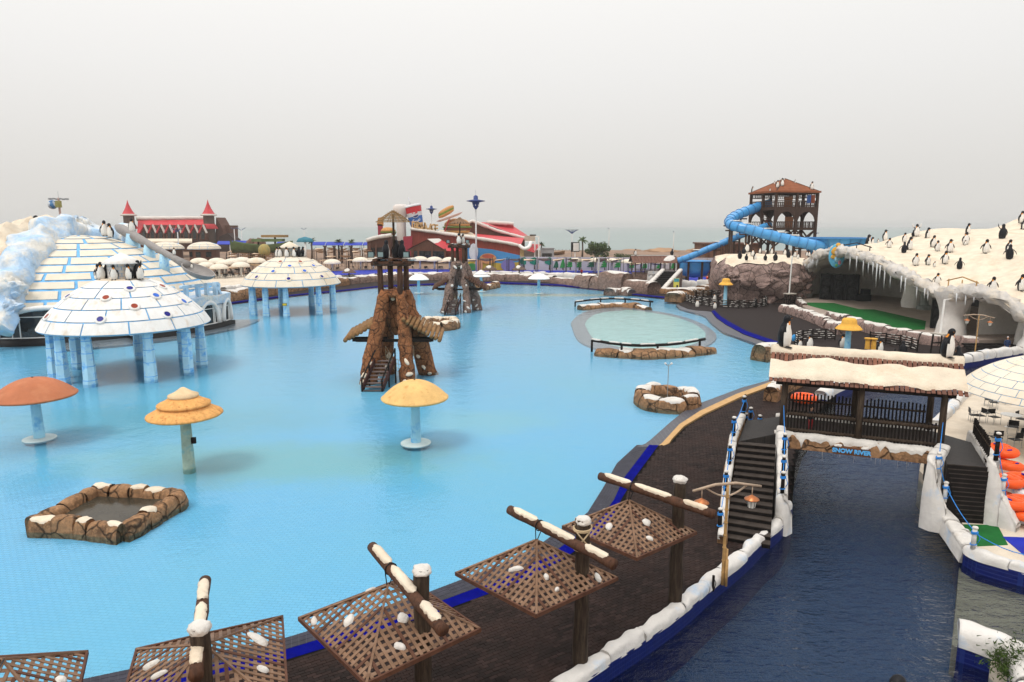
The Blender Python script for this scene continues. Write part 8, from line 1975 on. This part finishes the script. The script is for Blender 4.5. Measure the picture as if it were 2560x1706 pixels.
on_cup(.55, 5.0, 0, CR[2], 'emblem_disc', circ, .05)
on_cup(.55, 5.0, 0, CR[3], 'emblem_top', [(1.0 * math.cos(a), 1.0 * math.sin(a)) for a in [.35 + k * .28 for k in range(10)]] + [(-.2, .1), (.4, .15)], .09)
on_cup(.55, 5.0, 0, CR[0], 'emblem_bottom', [(1.0 * math.cos(a), 1.0 * math.sin(a)) for a in [-2.6 + k * .26 for k in range(10)]] + [(.3, -.35), (-.3, -.45)], .09)
for (x0, z0, x1, z1) in ((-.5, 2.2, .1, 2.0), (.1, 2.0, .1, 2.5), (.1, 2.0, .6, 2.1), (.6, 2.1, .6, 2.6), (.6, 2.1, 1.1, 2.2), (1.1, 2.2, 1.1, 2.8), (1.1, 2.2, 1.6, 2.4), (1.6, 2.4, 1.6, 3.0), (-.5, 2.2, -.6, 2.8), (-.6, 2.8, -.1, 2.9), (-.9, 1.7, -.2, 1.6)):
 r = 2.12; b = MB(); b.tube([tilt @ Vector((r * math.sin(x / r), -r * math.cos(x / r), z + .6)) for x, z in ((x0, z0), (x1, z1))], .13, CR[2], 6); b.build('script_stroke', cup)
b = MB(); hp = rp(1004, 596, Yr + 3); b.lathe([(2.6, -2), (2.5, 5.0), (2.5, 6.0), (2.7, 7.5), (3.8, 9.6), (4.2, 11.0), (4.0, 12.2), (2.8, 12.9), (.05, 13.0)], M('hat_plaster', (.66, .60, .56), .8, .06, 1), 28, (0, 0, 0)); s_ = (rp(1004, 511, Yr + 3).z - hp.z) / 13.0; b.v = [hp + Vector((v.x * .72, v.y * .72, v.z)) * s_ for v in b.v]; one(b, 'chef_hat_model', 'giant white chef hat model standing on the restaurant roof', 'hat model', smooth=True)
BUN = M('bun', (.52, .26, .09), .6, .15, 2); LEAF = M('lettuce', (.16, .26, .04), .7, .3, 3); MEAT = M('meat', (.20, .06, .03), .7, .2, 3)
def burger(lab, c, r, parent=None):
 o = thing('burger_model', lab, 'burger model', c)
 for nm, prof, mt in (('bottom_bun', [(.05, 0), (r * .95, .1), (r, r * .2), (.1, r * .22)], BUN), ('patty', [(.1, r * .22), (r * 1.05, r * .24), (r * 1.05, r * .4), (.1, r * .42)], MEAT), ('lettuce', [(.1, r * .42), (r * 1.15, r * .42), (r * 1.12, r * .5), (.1, r * .52)], LEAF), ('top_bun', [(.1, r * .52), (r * 1.02, r * .54), (r * .98, r * .75), (r * .7, r * 1.0), (r * .3, r * 1.1), (.02, r * 1.12)], BUN)):
  b = MB(); b.lathe(prof, mt, 26)
  for v in b.v: v += noise.noise_vector(v * .8) * .12
  b.build(nm, o, True)
burger('giant burger model on the restaurant roof behind the hot dog plate', rp(1143, 583, Yr + 14), 4.2); burger('burger model on the left wing sign', rp(971, 589, Yr - 2), 2.2)
hd_ = thing('hot_dog_model', 'giant hot dog model tilted on a plate above the restaurant', 'hot dog model', rp(1118, 585, Yr + 10))
pA, pB = rp(1092, 557, Yr + 10), rp(1156, 534, Yr + 10); dd = (pB - pA)
b = MB();
for k in range(28):
 a = 2 * math.pi * k / 28
cpl = (pA + pB) / 2; exv = dd.normalized(); vs = []
for (rr, h) in ((.2, -.15), (.75, -.1), (1.0, .25), (1.0, .4), (.72, .1), (.2, .05)):
 for k in range(28): a = 2 * math.pi * k / 28; vs.append(cpl + exv * (dd.length / 2 * rr * math.cos(a)) + Vector((0, 1, 0)) * (2.4 * rr * math.sin(a)) + UP * h * 1.3)
b.add(vs, [(i * 28 + k, i * 28 + (k + 1) % 28, (i + 1) * 28 + (k + 1) % 28, (i + 1) * 28 + k) for i in range(5) for k in range(28)], M('plate', (.62, .46, .42), .5, .08, 1)); b.build('plate', hd_, True, True)
q0, q1 = pA.lerp(pB, .08) + UP * 1.7, pA.lerp(pB, .66) + UP * 2.6
for nm, off, r0, mt in (('bun_bottom', -.3, .75, BUN), ('lettuce', .2, .8, LEAF), ('bun_top', .65, .8, BUN), ('sausage', .1, .7, MEAT)):
 b = MB(); b.tube([q0.lerp(q1, t / 6) + UP * off for t in range(7)], [r0 * .45, r0 * .85, r0, r0, r0, r0 * .85, r0 * .45], mt, 12); b.build(nm, hd_, True, True)
b = MB(); b.tube([rp(1108, 590, Yr + 10), cpl], .18, RED, 6); b.build('support', hd_, False, True)
# rooftop plant at the right end, red awning, white slide
pt = thing('service_tower', 'beige service tower with frame at the right end of the restaurant', 'tower', (XY(1330, Yr), Yr, .95))
def sbox(nm, x0, x1, y0, y1, Y, mt, th): b = MB(); b.extr([rp(x0, y1, Y), rp(x1, y1, Y), rp(x1, y0, Y), rp(x0, y0, Y)], (0, th, 0), mt); b.build(nm, pt, False, True)
sbox('cabin', 1312, 1338, 590, 603, Yr + 2, M('beige_panel', (.45, .38, .30), .7), 4); sbox('roof_cap', 1325, 1340, 587, 590, Yr + 2, FENCE, 3); sbox('body', 1300, 1310, 618, 650, Yr, M('ochre_wall', (.45, .34, .16), .7), 3); sbox('shade', 1308, 1350, 626, 648, Yr + 6, CONCG, 4)
for px in (1337, 1347): b = MB(); b.bar(rp(px, 650, Yr + 1), rp(px, 591 if px == 1347 else 603, Yr + 1), .35, .35, WHITE, up=(0, 1, 0)); b.build('frame_post', pt, False, True)
b = MB(); b.bar(rp(1312, 604, Yr + 1), rp(1340, 604, Yr + 1), .3, .3, WHITE); b.bar(rp(1337, 592, Yr + 1), rp(1348, 592, Yr + 1), .3, .3, WHITE); b.build('frame_rail', pt, False, True)
b = MB(); b.add([rp(1308, 624, Yr - 1), rp(1335, 632, Yr - 1), rp(1352, 612, Yr + 8), rp(1330, 610, Yr + 8)], [(0, 1, 2, 3)], RED); b.build('awning', pt, False, True)
b = MB(); b.tube(smooth_path([rp(1298, 614, Yr - 1), rp(1310, 622, Yr - 1.5), rp(1322, 618, Yr - 1.5), rp(1327, 606, Yr)], 5), .55, WHITE, 8); b.build('chute', pt, True, True)
# ================================================================== RED-ROOFED CASTLE HALL
Yc = 300; cas = thing('castle_hall', 'long brown hall with bright red roof and two pointed turrets', 'building', (XY(440, Yc), Yc, .95))
def cp(px, py, o=0.0): return at(px, py, Yc + o)
b = MB(); b.extr([cp(343, 640), cp(520, 640), cp(520, 582), cp(343, 582)], (0, 14, 0), BROWNW); b.build('wall', cas, False, True)
b = MB(); b.add([cp(343, 583, -1), cp(520, 583, -1), cp(516, 546, 9), cp(345, 548, 9)], [(0, 1, 2, 3)], RED); b.build('roof', cas, False, True)
b = MB(); ps = resample([cp(343, 547, 8.5), cp(518, 545, 8.5)], 2.0); b.tube(ps, [.9 + .4 * noise.noise(p * .4) for p in ps], SNOWW, 7, wob=.3); b.build('ridge_snow', cas, True, True)
for k in range(8):
 px = 360 + 21 * k; b = MB(); b.extr([cp(px - 8.5, 600, -3), cp(px + 8.5, 600, -3), cp(px + 8.5, 582, -3), cp(px, 563, -3), cp(px - 8.5, 582, -3)], (0, 8, 0), BROWNW); d_ = b.build('dormer', cas, False, True)
 b = MB(); b.bar(cp(px - 10, 583, -3.4), cp(px, 562, -3.4), 1.0, .5, RED); b.bar(cp(px, 562, -3.4), cp(px + 10, 583, -3.4), 1.0, .5, SNOWW); b.build('dormer_gable', d_, False, True)
 b = MB(); b.extr([cp(px - 4, 598, -3.2), cp(px + 4, 598, -3.2), cp(px + 4, 584, -3.2), cp(px, 576, -3.2), cp(px - 4, 584, -3.2)], (0, .15, 0), GLASS); b.build('pane', d_, False, True)
def turret(px, hw, ye, yb, yt):
 c = cp(px, 600, 2); r0 = hw / FPX * (Yc + 2); ze, zb, zt = cp(px, ye, 2).z, .95, cp(px, yt, 2).z; t = bpy.data.objects.new('turret', None)
 b = MB(); b.lathe([(r0, zb), (r0 * .98, ze)], M('turret_stone', (.11, .075, .06), .8, .2, .5), 12, c * 1.0 - UP * c.z); o = b.build('turret', cas, False, True); H = zt - ze; R1 = r0 * 1.4
 b = MB(); b.lathe([(R1, ze), (R1 * .72, ze + H * .15), (R1 * .38, ze + H * .45), (R1 * .14, ze + H * .75), (.02, zt)], RED, 16, Vector((c.x, c.y, 0))); b.build('spire', o, True, True)
 b = MB(); b.lathe([(r0 * .9, ze - .2), (R1 * 1.03, ze - .2), (R1 * 1.03, ze + .5), (R1 * .9, ze + .6)], SNOWW, 16, Vector((c.x, c.y, 0))); b.build('spire_snow', o, True, True)
 zs = cp(px, 567, 2).z; b = MB(); b.lathe([(r0, zs + 1.2), (r0 * 1.55, zs - .8), (r0 * 1.5, zs - 1.0)], RED, 16, Vector((c.x, c.y, 0))); b.build('skirt_roof', o, True, True)
turret(327, 12.5, 539, 600, 500); turret(526, 13, 539, 600, 499)
vw = [((540, 640), (575, 640), (560, 585), (552, 560), (540, 544))]
b = MB(); b.extr([cp(538, 640, 4), cp(572, 640, 4), cp(556, 572, 4), cp(540, 544, 4)], (0, 10, 0), BROWNW); b.build('side_gable', cas, False, True)
b = MB(); b.extr([cp(552, 640, 8), cp(573, 640, 8), cp(573, 564, 8), cp(556, 564, 8)], (0, 10, 0), BROWNW); b.build('annex', cas, False, True)
b = MB(); b.extr([cp(545, 640, -2), cp(590, 640, -2), cp(588, 600, -2), cp(568, 583, -2), cp(548, 592, -2)], (0, 6, 0), M('dark_annex', (.04, .022, .018), .8, .2)); b.build('dark_annex', cas, False, True)
# kiosks with cream domes
for i, (px, hw, lab) in enumerate(((420, 36, 'left brown kiosk with cream blocked dome roof'), (512, 36, 'right brown kiosk with cream blocked dome roof'))):
 Yk = 225; c = at(px, 640, Yk); r0 = hw / FPX * Yk / .98; k = thing('dome_kiosk', lab, 'kiosk', (c.x, Yk, .95)); zr = at(px, 623, Yk).z; zt = at(px, 605, Yk).z
 b = MB(); b.lathe([(r0 * .95, .9), (r0 * .95, zr + .2)], BROWNW, 20, (c.x, Yk, 0)); b.build('wall', k, False, True)
 block_dome(k, Vector((c.x, Yk, 0)), lambda t: (r0 * 1.05 * math.cos(t * 1.5), zr + (zt - zr) * math.sin(t * 1.5)), 4, lambda i, r: max(6, int(6.28 * r / 2.4)), CREAM, GROUT, .12, .06, lambda a, i: math.sin(a) < .3)
 for a in (-2.2, -1.57, -.9): b = MB(); b.box((c.x + r0 * .97 * math.cos(a), Yk + r0 * .97 * math.sin(a), zr - 1.6), (1.6, .1, 1.6), GLASS, rz=a + math.pi / 2); b.build('window', k, False, True)
b = MB(); b.extr([at(345, 604, 240), at(480, 604, 240), at(480, 597, 262), at(345, 597, 262)], (0, 0, -.6), SNOW);
one(b, 'snowy_terrace', 'snowy terrace slope below the red-roofed hall', 'terrace')
# blue canopies
for i, (x0, x1, y0, y1, Y, lab) in enumerate(((-20, 36, 583, 598, 190, 'dark blue canopy at the left edge behind the ice ridge'), (541, 576, 603, 611, 235, 'blue canopy right of the right kiosk, left half'), (577, 616, 602, 611, 235, 'blue canopy right of the right kiosk, right half'), (690, 715, 605, 611, 240, 'blue canopy piece behind the farther pavilion'), (776, 812, 605, 613, 232, 'first blue canopy left of the red restaurant'), (813, 858, 605, 613, 232, 'second blue canopy left of the red restaurant'), (859, 905, 606, 613, 232, 'third blue canopy left of the red restaurant'), (906, 930, 606, 613, 232, 'fourth blue canopy close against the red restaurant'))):
 r = thing('blue_canopy', lab, 'canopy', (XY((x0 + x1) / 2, Y), Y, .95), group='blue canopies on the far bank'); b = MB(); b.extr([at(x0, y1, Y), at(x1 - .8, y1, Y), at(x1 + 3, y0, Y + 5), at(x0 + 4, y0, Y + 5)], (0, 0, -.15), M('canopy_blue', (.012, .035, .36), .6, .12, .5)); b.build('cloth', r, False, True)
 for px in (x0 + 2, x1 - 3): b = MB(); p = at(px, y1, Y); b.tube([(p.x, Y + .5, .95), (p.x, Y + .5, p.z)], .15, WHITE, 6); b.build('post', r, False, True)
for i, px in enumerate((812, 835, 854, 877)):
 p = at(px, 616, 205); b = MB(); b.tube([(p.x, 205, .95), (p.x, 205, p.z)], .34, TW, 8); b.tube([(p.x - .6, 205, p.z), (p.x + .6, 205, p.z)], .16, TW, 6); one(b, 'pergola_post', ('first', 'second', 'third', 'fourth')[i] + ' dark pergola post left of the red restaurant', 'post')
# children's play figures behind the farther pavilion
Yp = 205; b = MB(); c_ = at(655, 618, Yp)
pb_ = thing('play_boat', 'green and tan play boat behind the farther pavilion', 'play structure', (c_.x, Yp, .95))
GB = M('play_green', (.12, .17, .07), .7, .25, .6); TB = M('play_tan', (.30, .19, .08), .7, .25, .6)
vs = [];
for k in range(13):
 t = k / 12; x = lerp(-9, 9, t); w = 2.6 * math.sin(math.pi * min(1, .1 + t * .85)) ** .6; zz = 1.2 * (2 * t - 1) ** 2
 for (yy, z) in ((-w, 2.2 + zz), (-w * .7, .6 + zz * .6), (0, -.3), (w * .7, .6 + zz * .6), (w, 2.2 + zz)): vs.append((c_.x + x, Yp + yy, c_.z - 1.5 + z))
b.add(vs, [(k * 5 + j, k * 5 + j + 1, (k + 1) * 5 + j + 1, (k + 1) * 5 + j) for k in range(12) for j in range(4)], GB); b.build('hull', pb_, True, True)
b = MB(); b.box((c_.x + 2, Yp, c_.z + 2.0), (9, 3, .8), GB); b.box((c_.x + 4, Yp, c_.z + 3.2), (7, 3.4, .7), TB); b.build('cabin_roof', pb_, False, True)
b = MB(); b.tube([(c_.x - 1, Yp, 1), (c_.x - 1, Yp, c_.z + 1.5)], .3, TW, 6); b.tube([(c_.x + 4, Yp, 1), (c_.x + 4, Yp, c_.z + 3)], .3, TW, 6); b.build('stand', pb_, False, True)
p = at(661, 627, 196); b = MB(); b.blob(p, (1.7, 1.5, 1.9), M('egg_gold', (.36, .27, .09), .7, .15, .8, col2=(.22, .26, .12)), 3, .06); b.tube([(p.x, p.y, .9), (p.x, p.y, p.z)], .5, TB, 8); one(b, 'egg_figure', 'big golden egg figure beside the play boat', 'play structure', smooth=True)
for i, (px, w, lab) in enumerate(((628, 10, 'left brown play mound above the play boat'), (650, 14, 'right brown play mound above the play boat'))):
 p = at(px, 605, 222); b = MB(); b.blob((p.x, p.y, p.z - 1.5), (w / FPX * 222 * 1.1, 2, 2.6), M('mound_brown', (.15, .085, .06), .8, .3, .6), 3, .3, 1, i); b.tube([(p.x, p.y, .9), (p.x, p.y, p.z - 1)], 1.0, TB, 8); one(b, 'play_mound', lab, 'play structure', smooth=True)
p = at(763, 606, 225); b = MB(); b.lathe([(0.1, 1.8), (2.2, 1.2), (2.9, .2), (2.7, 0)], M('teal_board', (.05, .22, .30), .6), 20, p, sy=.25); b.tube([(p.x, p.y, .9), (p.x, p.y, p.z)], .3, WHITE, 6); one(b, 'arched_sign', 'teal arched sign left of the blue canopies', 'sign', smooth=True)
# ================================================================== LAMPS
def ufo_lamp(px, py_b, py_t, Y, lab, s):
 p = at(px, py_b, Y); zt = at(px, py_t, Y).z; r = thing('lamp_mast', lab, 'street lamp', (p.x, Y, .05 if Y < 170 else .95), group='blue lamp masts')
 b = MB(); b.tube([(p.x, Y, .05), (p.x, Y, zt)], [.34 * s, .22 * s], M('mast_white', (.60, .58, .56), .5, .05), 10); b.build('pole', r, True, True)
 b = MB(); b.lathe([(.25 * s, -.1), (.9 * s, .8 * s), (1.2 * s, 2.1 * s), (3.0 * s, 2.45 * s), (3.05 * s, 2.6 * s), (1.1 * s, 2.95 * s), (.75 * s, 3.0 * s), (.72 * s, 4.0 * s), (.3 * s, 4.3 * s), (.05, 4.4 * s)], NAVY, 20, (p.x, Y, zt)); b.build('lamp_head', r, True, True)
 for k in range(6): a = k * 1.047 + .5; b = MB(); b.blob((p.x + .98 * s * math.cos(a), Y + .98 * s * math.sin(a), zt + 1.2 * s), (.2 * s, .2 * s, .28 * s), WHITE, 1, 0); b.build('lens', r, True, True)
 b = MB(); b.tube([(p.x, Y, zt + 4.3 * s), (p.x, Y, zt + 6.0 * s)], .04, STEEL, 5); b.build('rod', r, False, True)
ufo_lamp(1191, 692, 523, 168, 'tall white mast with blue saucer lamp beside the farther rock tower', .75); ufo_lamp(1080, 600, 535, 262, 'distant blue saucer lamp behind the restaurant roof', .70)
def branch_lamp(px, py_t, Y, hw, lab, n=2):
 p = at(px, py_t, Y); r = thing('branch_lamp', lab, 'street lamp', (p.x, Y, .95), group='branching lamps'); w = hw / FPX * Y
 b = MB(); b.tube([(p.x, Y, .95), (p.x, Y, p.z - w * .5)], .16, M('mast_white', (.6, .58, .56)), 7); b.build('pole', r, True, True)
 for k in range(n):
  f = -1 + 2 * (k + .5) / n if n > 2 else (-1, 1)[k]; b = MB(); b.tube(smooth_path([(p.x, Y, p.z - w * .6), (p.x + w * f * .45, Y + .3 * (k % 3 - 1), p.z - w * .25), (p.x + w * f, Y + .6 * (k % 3 - 1), p.z)], 3), .09, NAVY, 5); b.box((p.x + w * f, Y, p.z), (w * .3, .35, .14), STEEL); b.build('arm', r, False, True)
branch_lamp(603, 570, 240, 11, 'twin-armed lamp right of the red-roofed hall'); branch_lamp(585, 570, 262, 6, 'slim twin-armed lamp behind the larger one right of the hall'); branch_lamp(760, 571, 255, 6, 'twin-armed lamp above the farther pavilion'); branch_lamp(82, 569, 210, 5, 'twin-armed lamp at the left behind the ice ridge'); branch_lamp(443, 572, 230, 16, 'wide four-armed lamp before the red-roofed hall', 4)
branch_lamp(1430, 575, 245, 17, 'lamp with a crown of many arms left of the palm', 8); branch_lamp(1523, 571, 260, 3, 'thin single lamp on the sandy ground', 1); branch_lamp(1685, 579, 215, 3, 'thin lamp left of the slide tower', 1); branch_lamp(2040, 583, 150, 9, 'small bare branching lamp between tower and bowl', 3)
b = MB(); p = at(1497, 645, 160); b.tube([(p.x, 160, .05), (p.x, 160, p.z)], .22, M('mast_white', (.6, .58, .56)), 8); one(b, 'white_pole', 'plain white pole before the painted wall', 'pole')
# ================================================================== TREES AND FAR SHORE
LEAFA = M('tree_leaf', (.045, .075, .020), .6, .45, 1.5); LEAFB = M('tree_leaf_light', (.075, .105, .028), .6, .4, 1.5); BARK = M('bark', (.12, .085, .06), .85, .25, 3)
def tree(px, py_b, py_t, hw, Y, lab, seed, n=1500):
 q = random.Random(seed); c = at(px, py_b, Y); zt = at(px, py_t, Y).z; w = hw / FPX * Y; r = thing('tree', lab, 'tree', (c.x, Y, .95)); z0 = .95
 b = MB(); b.tube([(c.x, Y, z0), (c.x + .2, Y, lerp(z0, zt, .5))], [.3, .15], BARK, 7)
 for k in range(6): a = k * 1.05; b.tube([(c.x, Y, lerp(z0, zt, .25)), (c.x + w * .55 * math.cos(a), Y + w * .4 * math.sin(a), lerp(z0, zt, .65))], [.13, .04], BARK, 5)
 b.build('trunk', r, True, True); b = MB(); H = zt - z0
 cl = [(Vector((q.uniform(-.75, .75) * w, q.uniform(-.6, .6) * w, z0 + H * q.uniform(.18, .78))), q.uniform(.28, .5)) for _ in range(22)]
 for i in range(n):
  cc, rr = cl[i % 22]; d = Vector((q.gauss(0, 1), q.gauss(0, 1), q.gauss(0, 1))).normalized(); p = Vector((c.x, Y, 0)) + cc + Vector((d.x * w, d.y * w, d.z * H * .55)) * rr * q.uniform(.7, 1.0)
  if p.z > zt: p.z = zt - q.random() * .5
  s = q.uniform(.18, .36) * max(.6, w / 4); t1 = Vector((q.uniform(-1, 1), q.uniform(-1, 1), q.uniform(-.6, .6))).normalized() * s; t2 = t1.cross(d).normalized() * s * .7; b.add([p - t1, p + t2, p + t1, p - t2], [(0, 1, 2, 3)], LEAFA if q.random() < .62 else LEAFB)
 b.build('crown', r, False, True)
tree(1492, 655, 602, 32, 232, 'big round green tree beside the palm on the far shore', 3, 2600); tree(1548, 655, 632, 13, 225, 'small green bush behind the third painted-wall umbrella', 4, 700); tree(1572, 655, 635, 12, 226, 'small green bush left of the gazebo', 5, 700)
tree(1690, 660, 640, 8, 190, 'low bush right of the gazebo', 6, 500); tree(1875, 665, 642, 15, 150, 'grassy bush behind the lattice masts', 7, 700)
def palm(px, py_b, py_t, hw, Y, lab, seed):
 q = random.Random(seed); zt = at(px, py_t, Y).z; x = XY(px, Y); w = hw / FPX * Y; r = thing('palm_tree', lab, 'palm', (x, Y, .95)); zc = zt - w * .6
 b = MB(); b.tube([(x, Y, .95), (x + .1, Y, lerp(.95, zc, .5)), (x, Y, zc)], [.38, .28, .26], BARK, 8, wob=.05); b.build('trunk', r, True, True)
 for k in range(20):
  a = k * 2.399; el = q.uniform(.1, 1.3); L = w * q.uniform(.9, 1.15); b = MB(); prev = None; base = Vector((x, Y, zc)); pts = []
  for t in range(7):
   f = t / 6; pts.append(base + Vector((math.cos(a) * L * f * math.cos(el * (1 - .3 * f)), math.sin(a) * L * f * math.cos(el), L * (f * math.sin(el) - .55 * f * f * (1.3 - el * .6)))))
  for i in range(6):
   d = (pts[i + 1] - pts[i]); s = d.cross(UP)
   if s.length < 1e-4: s = Vector((1, 0, 0))
   s.normalize(); lw = w * .20 * math.sin(math.pi * (i + 1.2) / 7.5)
   for sg in (-1, 1): b.add([pts[i], pts[i + 1], pts[i + 1] + s * sg * lw + d * .5 - UP * lw * .5, pts[i] + s * sg * lw * .9 + d * .3 - UP * lw * .5], [(0, 1, 2, 3)], LEAFB if k % 3 == 0 else LEAFA)
  b.build('frond', r, False, True)
palm(1452, 655, 592, 14, 240, 'tall date palm left of the big round tree', 1); palm(790, 640, 596, 13, 226, 'palm rising above the first blue canopy', 2); palm(856, 640, 598, 10, 236, 'palm rising above the second blue canopy', 3); palm(888, 640, 599, 10, 236, 'palm rising above the third blue canopy', 4); palm(1352, 640, 606, 9, 240, 'palm half hidden behind the service tower', 5)
p = at(1503, 645, 262); ht = thing('beach_hut', 'small grey hut with poles right of the round tree', 'hut', (p.x, 262, .95)); b = MB(); b.extr([at(1490, 640, 262), at(1509, 640, 262), at(1509, 622, 262), at(1490, 622, 262)], (0, 5, 0), M('hut_grey', (.10, .12, .16), .7)); b.build('wall', ht, False, True); b = MB(); b.extr([at(1488, 622, 261), at(1509, 622, 261), at(1504, 617, 264), at(1490, 617, 264)], (0, 3, 0), CONC); b.build('roof', ht, False, True)
for px in (1489, 1499): b = MB(); b.tube([at(px, 622, 262), at(px, 607, 262)], .15, FENCE, 5); b.build('pole', ht, False, True)
p = at(1438, 618, 243); b = MB(); b.box(p, (3.0, .3, 3.4), FENCE); b.box(p + Vector((.3, -.2, 0)), (2.0, .1, 2.8), WHITE); b.tube([(p.x, 243.2, .9), (p.x, 243.2, p.z)], .2, WHITE, 6); one(b, 'notice_board', 'framed white notice board left of the date palm', 'sign')
p = at(1368, 640, 240); b = MB(); b.box((p.x, 240, 2.6), (4.6, 3, 3.2), M('metal_shed', (.30, .30, .31), .5, .15, 1)); b.box((p.x - .2, 238.4, 1.8), (3.4, .1, 1.6), GLASS); b.box((p.x, 240, 4.3), (5, 3.4, .25), STEEL); one(b, 'metal_shed', 'grey metal shed right of the restaurant', 'shed')
b = MB(); p = at(1382, 634, 262); vs = []
for k in range(9):
 t = k / 8; w = 1.2 * math.sin(math.pi * (.08 + t * .84)) ** .5; z = .5 * (2 * t - 1) ** 2
 for (yy, zz) in ((-w, .9 + z), (0, 0 + z * .5), (w, .9 + z)): vs.append((p.x + lerp(-4.5, 4.5, t), 262 + yy, .95 + zz * 1.3))
b.add(vs, [(k * 3 + j, k * 3 + j + 1, (k + 1) * 3 + j + 1, (k + 1) * 3 + j) for k in range(8) for j in range(2)], M('boat_wood', (.34, .22, .12), .7, .15, 1)); one(b, 'rowing_boat', 'upturned-bow wooden boat lying on the far ground', 'boat', smooth=True)
b = MB(); ps = [at(px, 629, 330) for px in range(1370, 1425, 9)]
for p in ps: b.bar((p.x, 330, .9), (p.x, 330, p.z + .6), .18, .18, FENCE)
b.bar(ps[0] + UP * .5, ps[-1] + UP * .5, .15, .15, FENCE); b.bar(ps[0], ps[-1], .15, .15, FENCE); one(b, 'shore_railing', 'dark railing along the shore right of the restaurant', 'railing')
Yh = 175; b = MB(); lh = thing('long_shed', 'long brown flat-roofed shed behind the straight slide', 'building', (XY(1830, Yh), Yh, .95)); b.extr([at(1762, 655, Yh), at(1905, 655, Yh), at(1905, 611, Yh), at(1762, 611, Yh)], (0, 10, 0), M('shed_brown', (.17, .085, .05), .8, .25, .4)); b.build('wall', lh, False, True)
b = MB(); b.extr([at(1760, 612, Yh - .6), at(1907, 612, Yh - .6), at(1907, 608.5, Yh - .6), at(1760, 608.5, Yh - .6)], (0, 11, 0), BROWNW); b.build('roof', lh, False, True)
for px in range(1772, 1900, 18): b = MB(); b.bar(at(px, 655, Yh - .3), at(px, 613, Yh - .3), .3, .3, BROWNW, up=(0, 1, 0)); b.build('pilaster', lh, False, True)
for i, (px, py, w, h, Y) in enumerate(((1655, 625, 40, 8, 300), (1580, 628, 26, 5, 320), (1740, 627, 24, 5, 300))):
 p = at(px, py, Y); b = MB(); b.blob((p.x, Y, .6), (w / FPX * Y, 8, (p.z - .6) + .8), SAND, 3, .4, 1.3, i); one(b, 'sand_mound', ('large brown sand mound behind the gazebo', 'low sand mound on the shore right of the bushes', 'sand mound near the straight slide')[i], 'mound', smooth=True)

# ================================================================== HAZE
m = bpy.data.materials.new('haze_air'); m.use_nodes = True; nt_ = m.node_tree; nt_.nodes.remove(nt_.nodes['Principled BSDF'])
pv_ = nt_.nodes.new('ShaderNodeVolumePrincipled'); pv_.inputs['Color'].default_value = (.93, .94, .93, 1); pv_.inputs['Density'].default_value = .00024; pv_.inputs['Anisotropy'].default_value = 0.0
nt_.links.new(pv_.outputs[0], nt_.nodes['Material Output'].inputs['Volume'])
b = MB(); b.box((0, 7000, 14.5), (18400, 14900, 36), m); hz = b.build('haze'); hz['kind'] = 'stuff'; hz['label'] = 'thin pale sea haze filling the air'
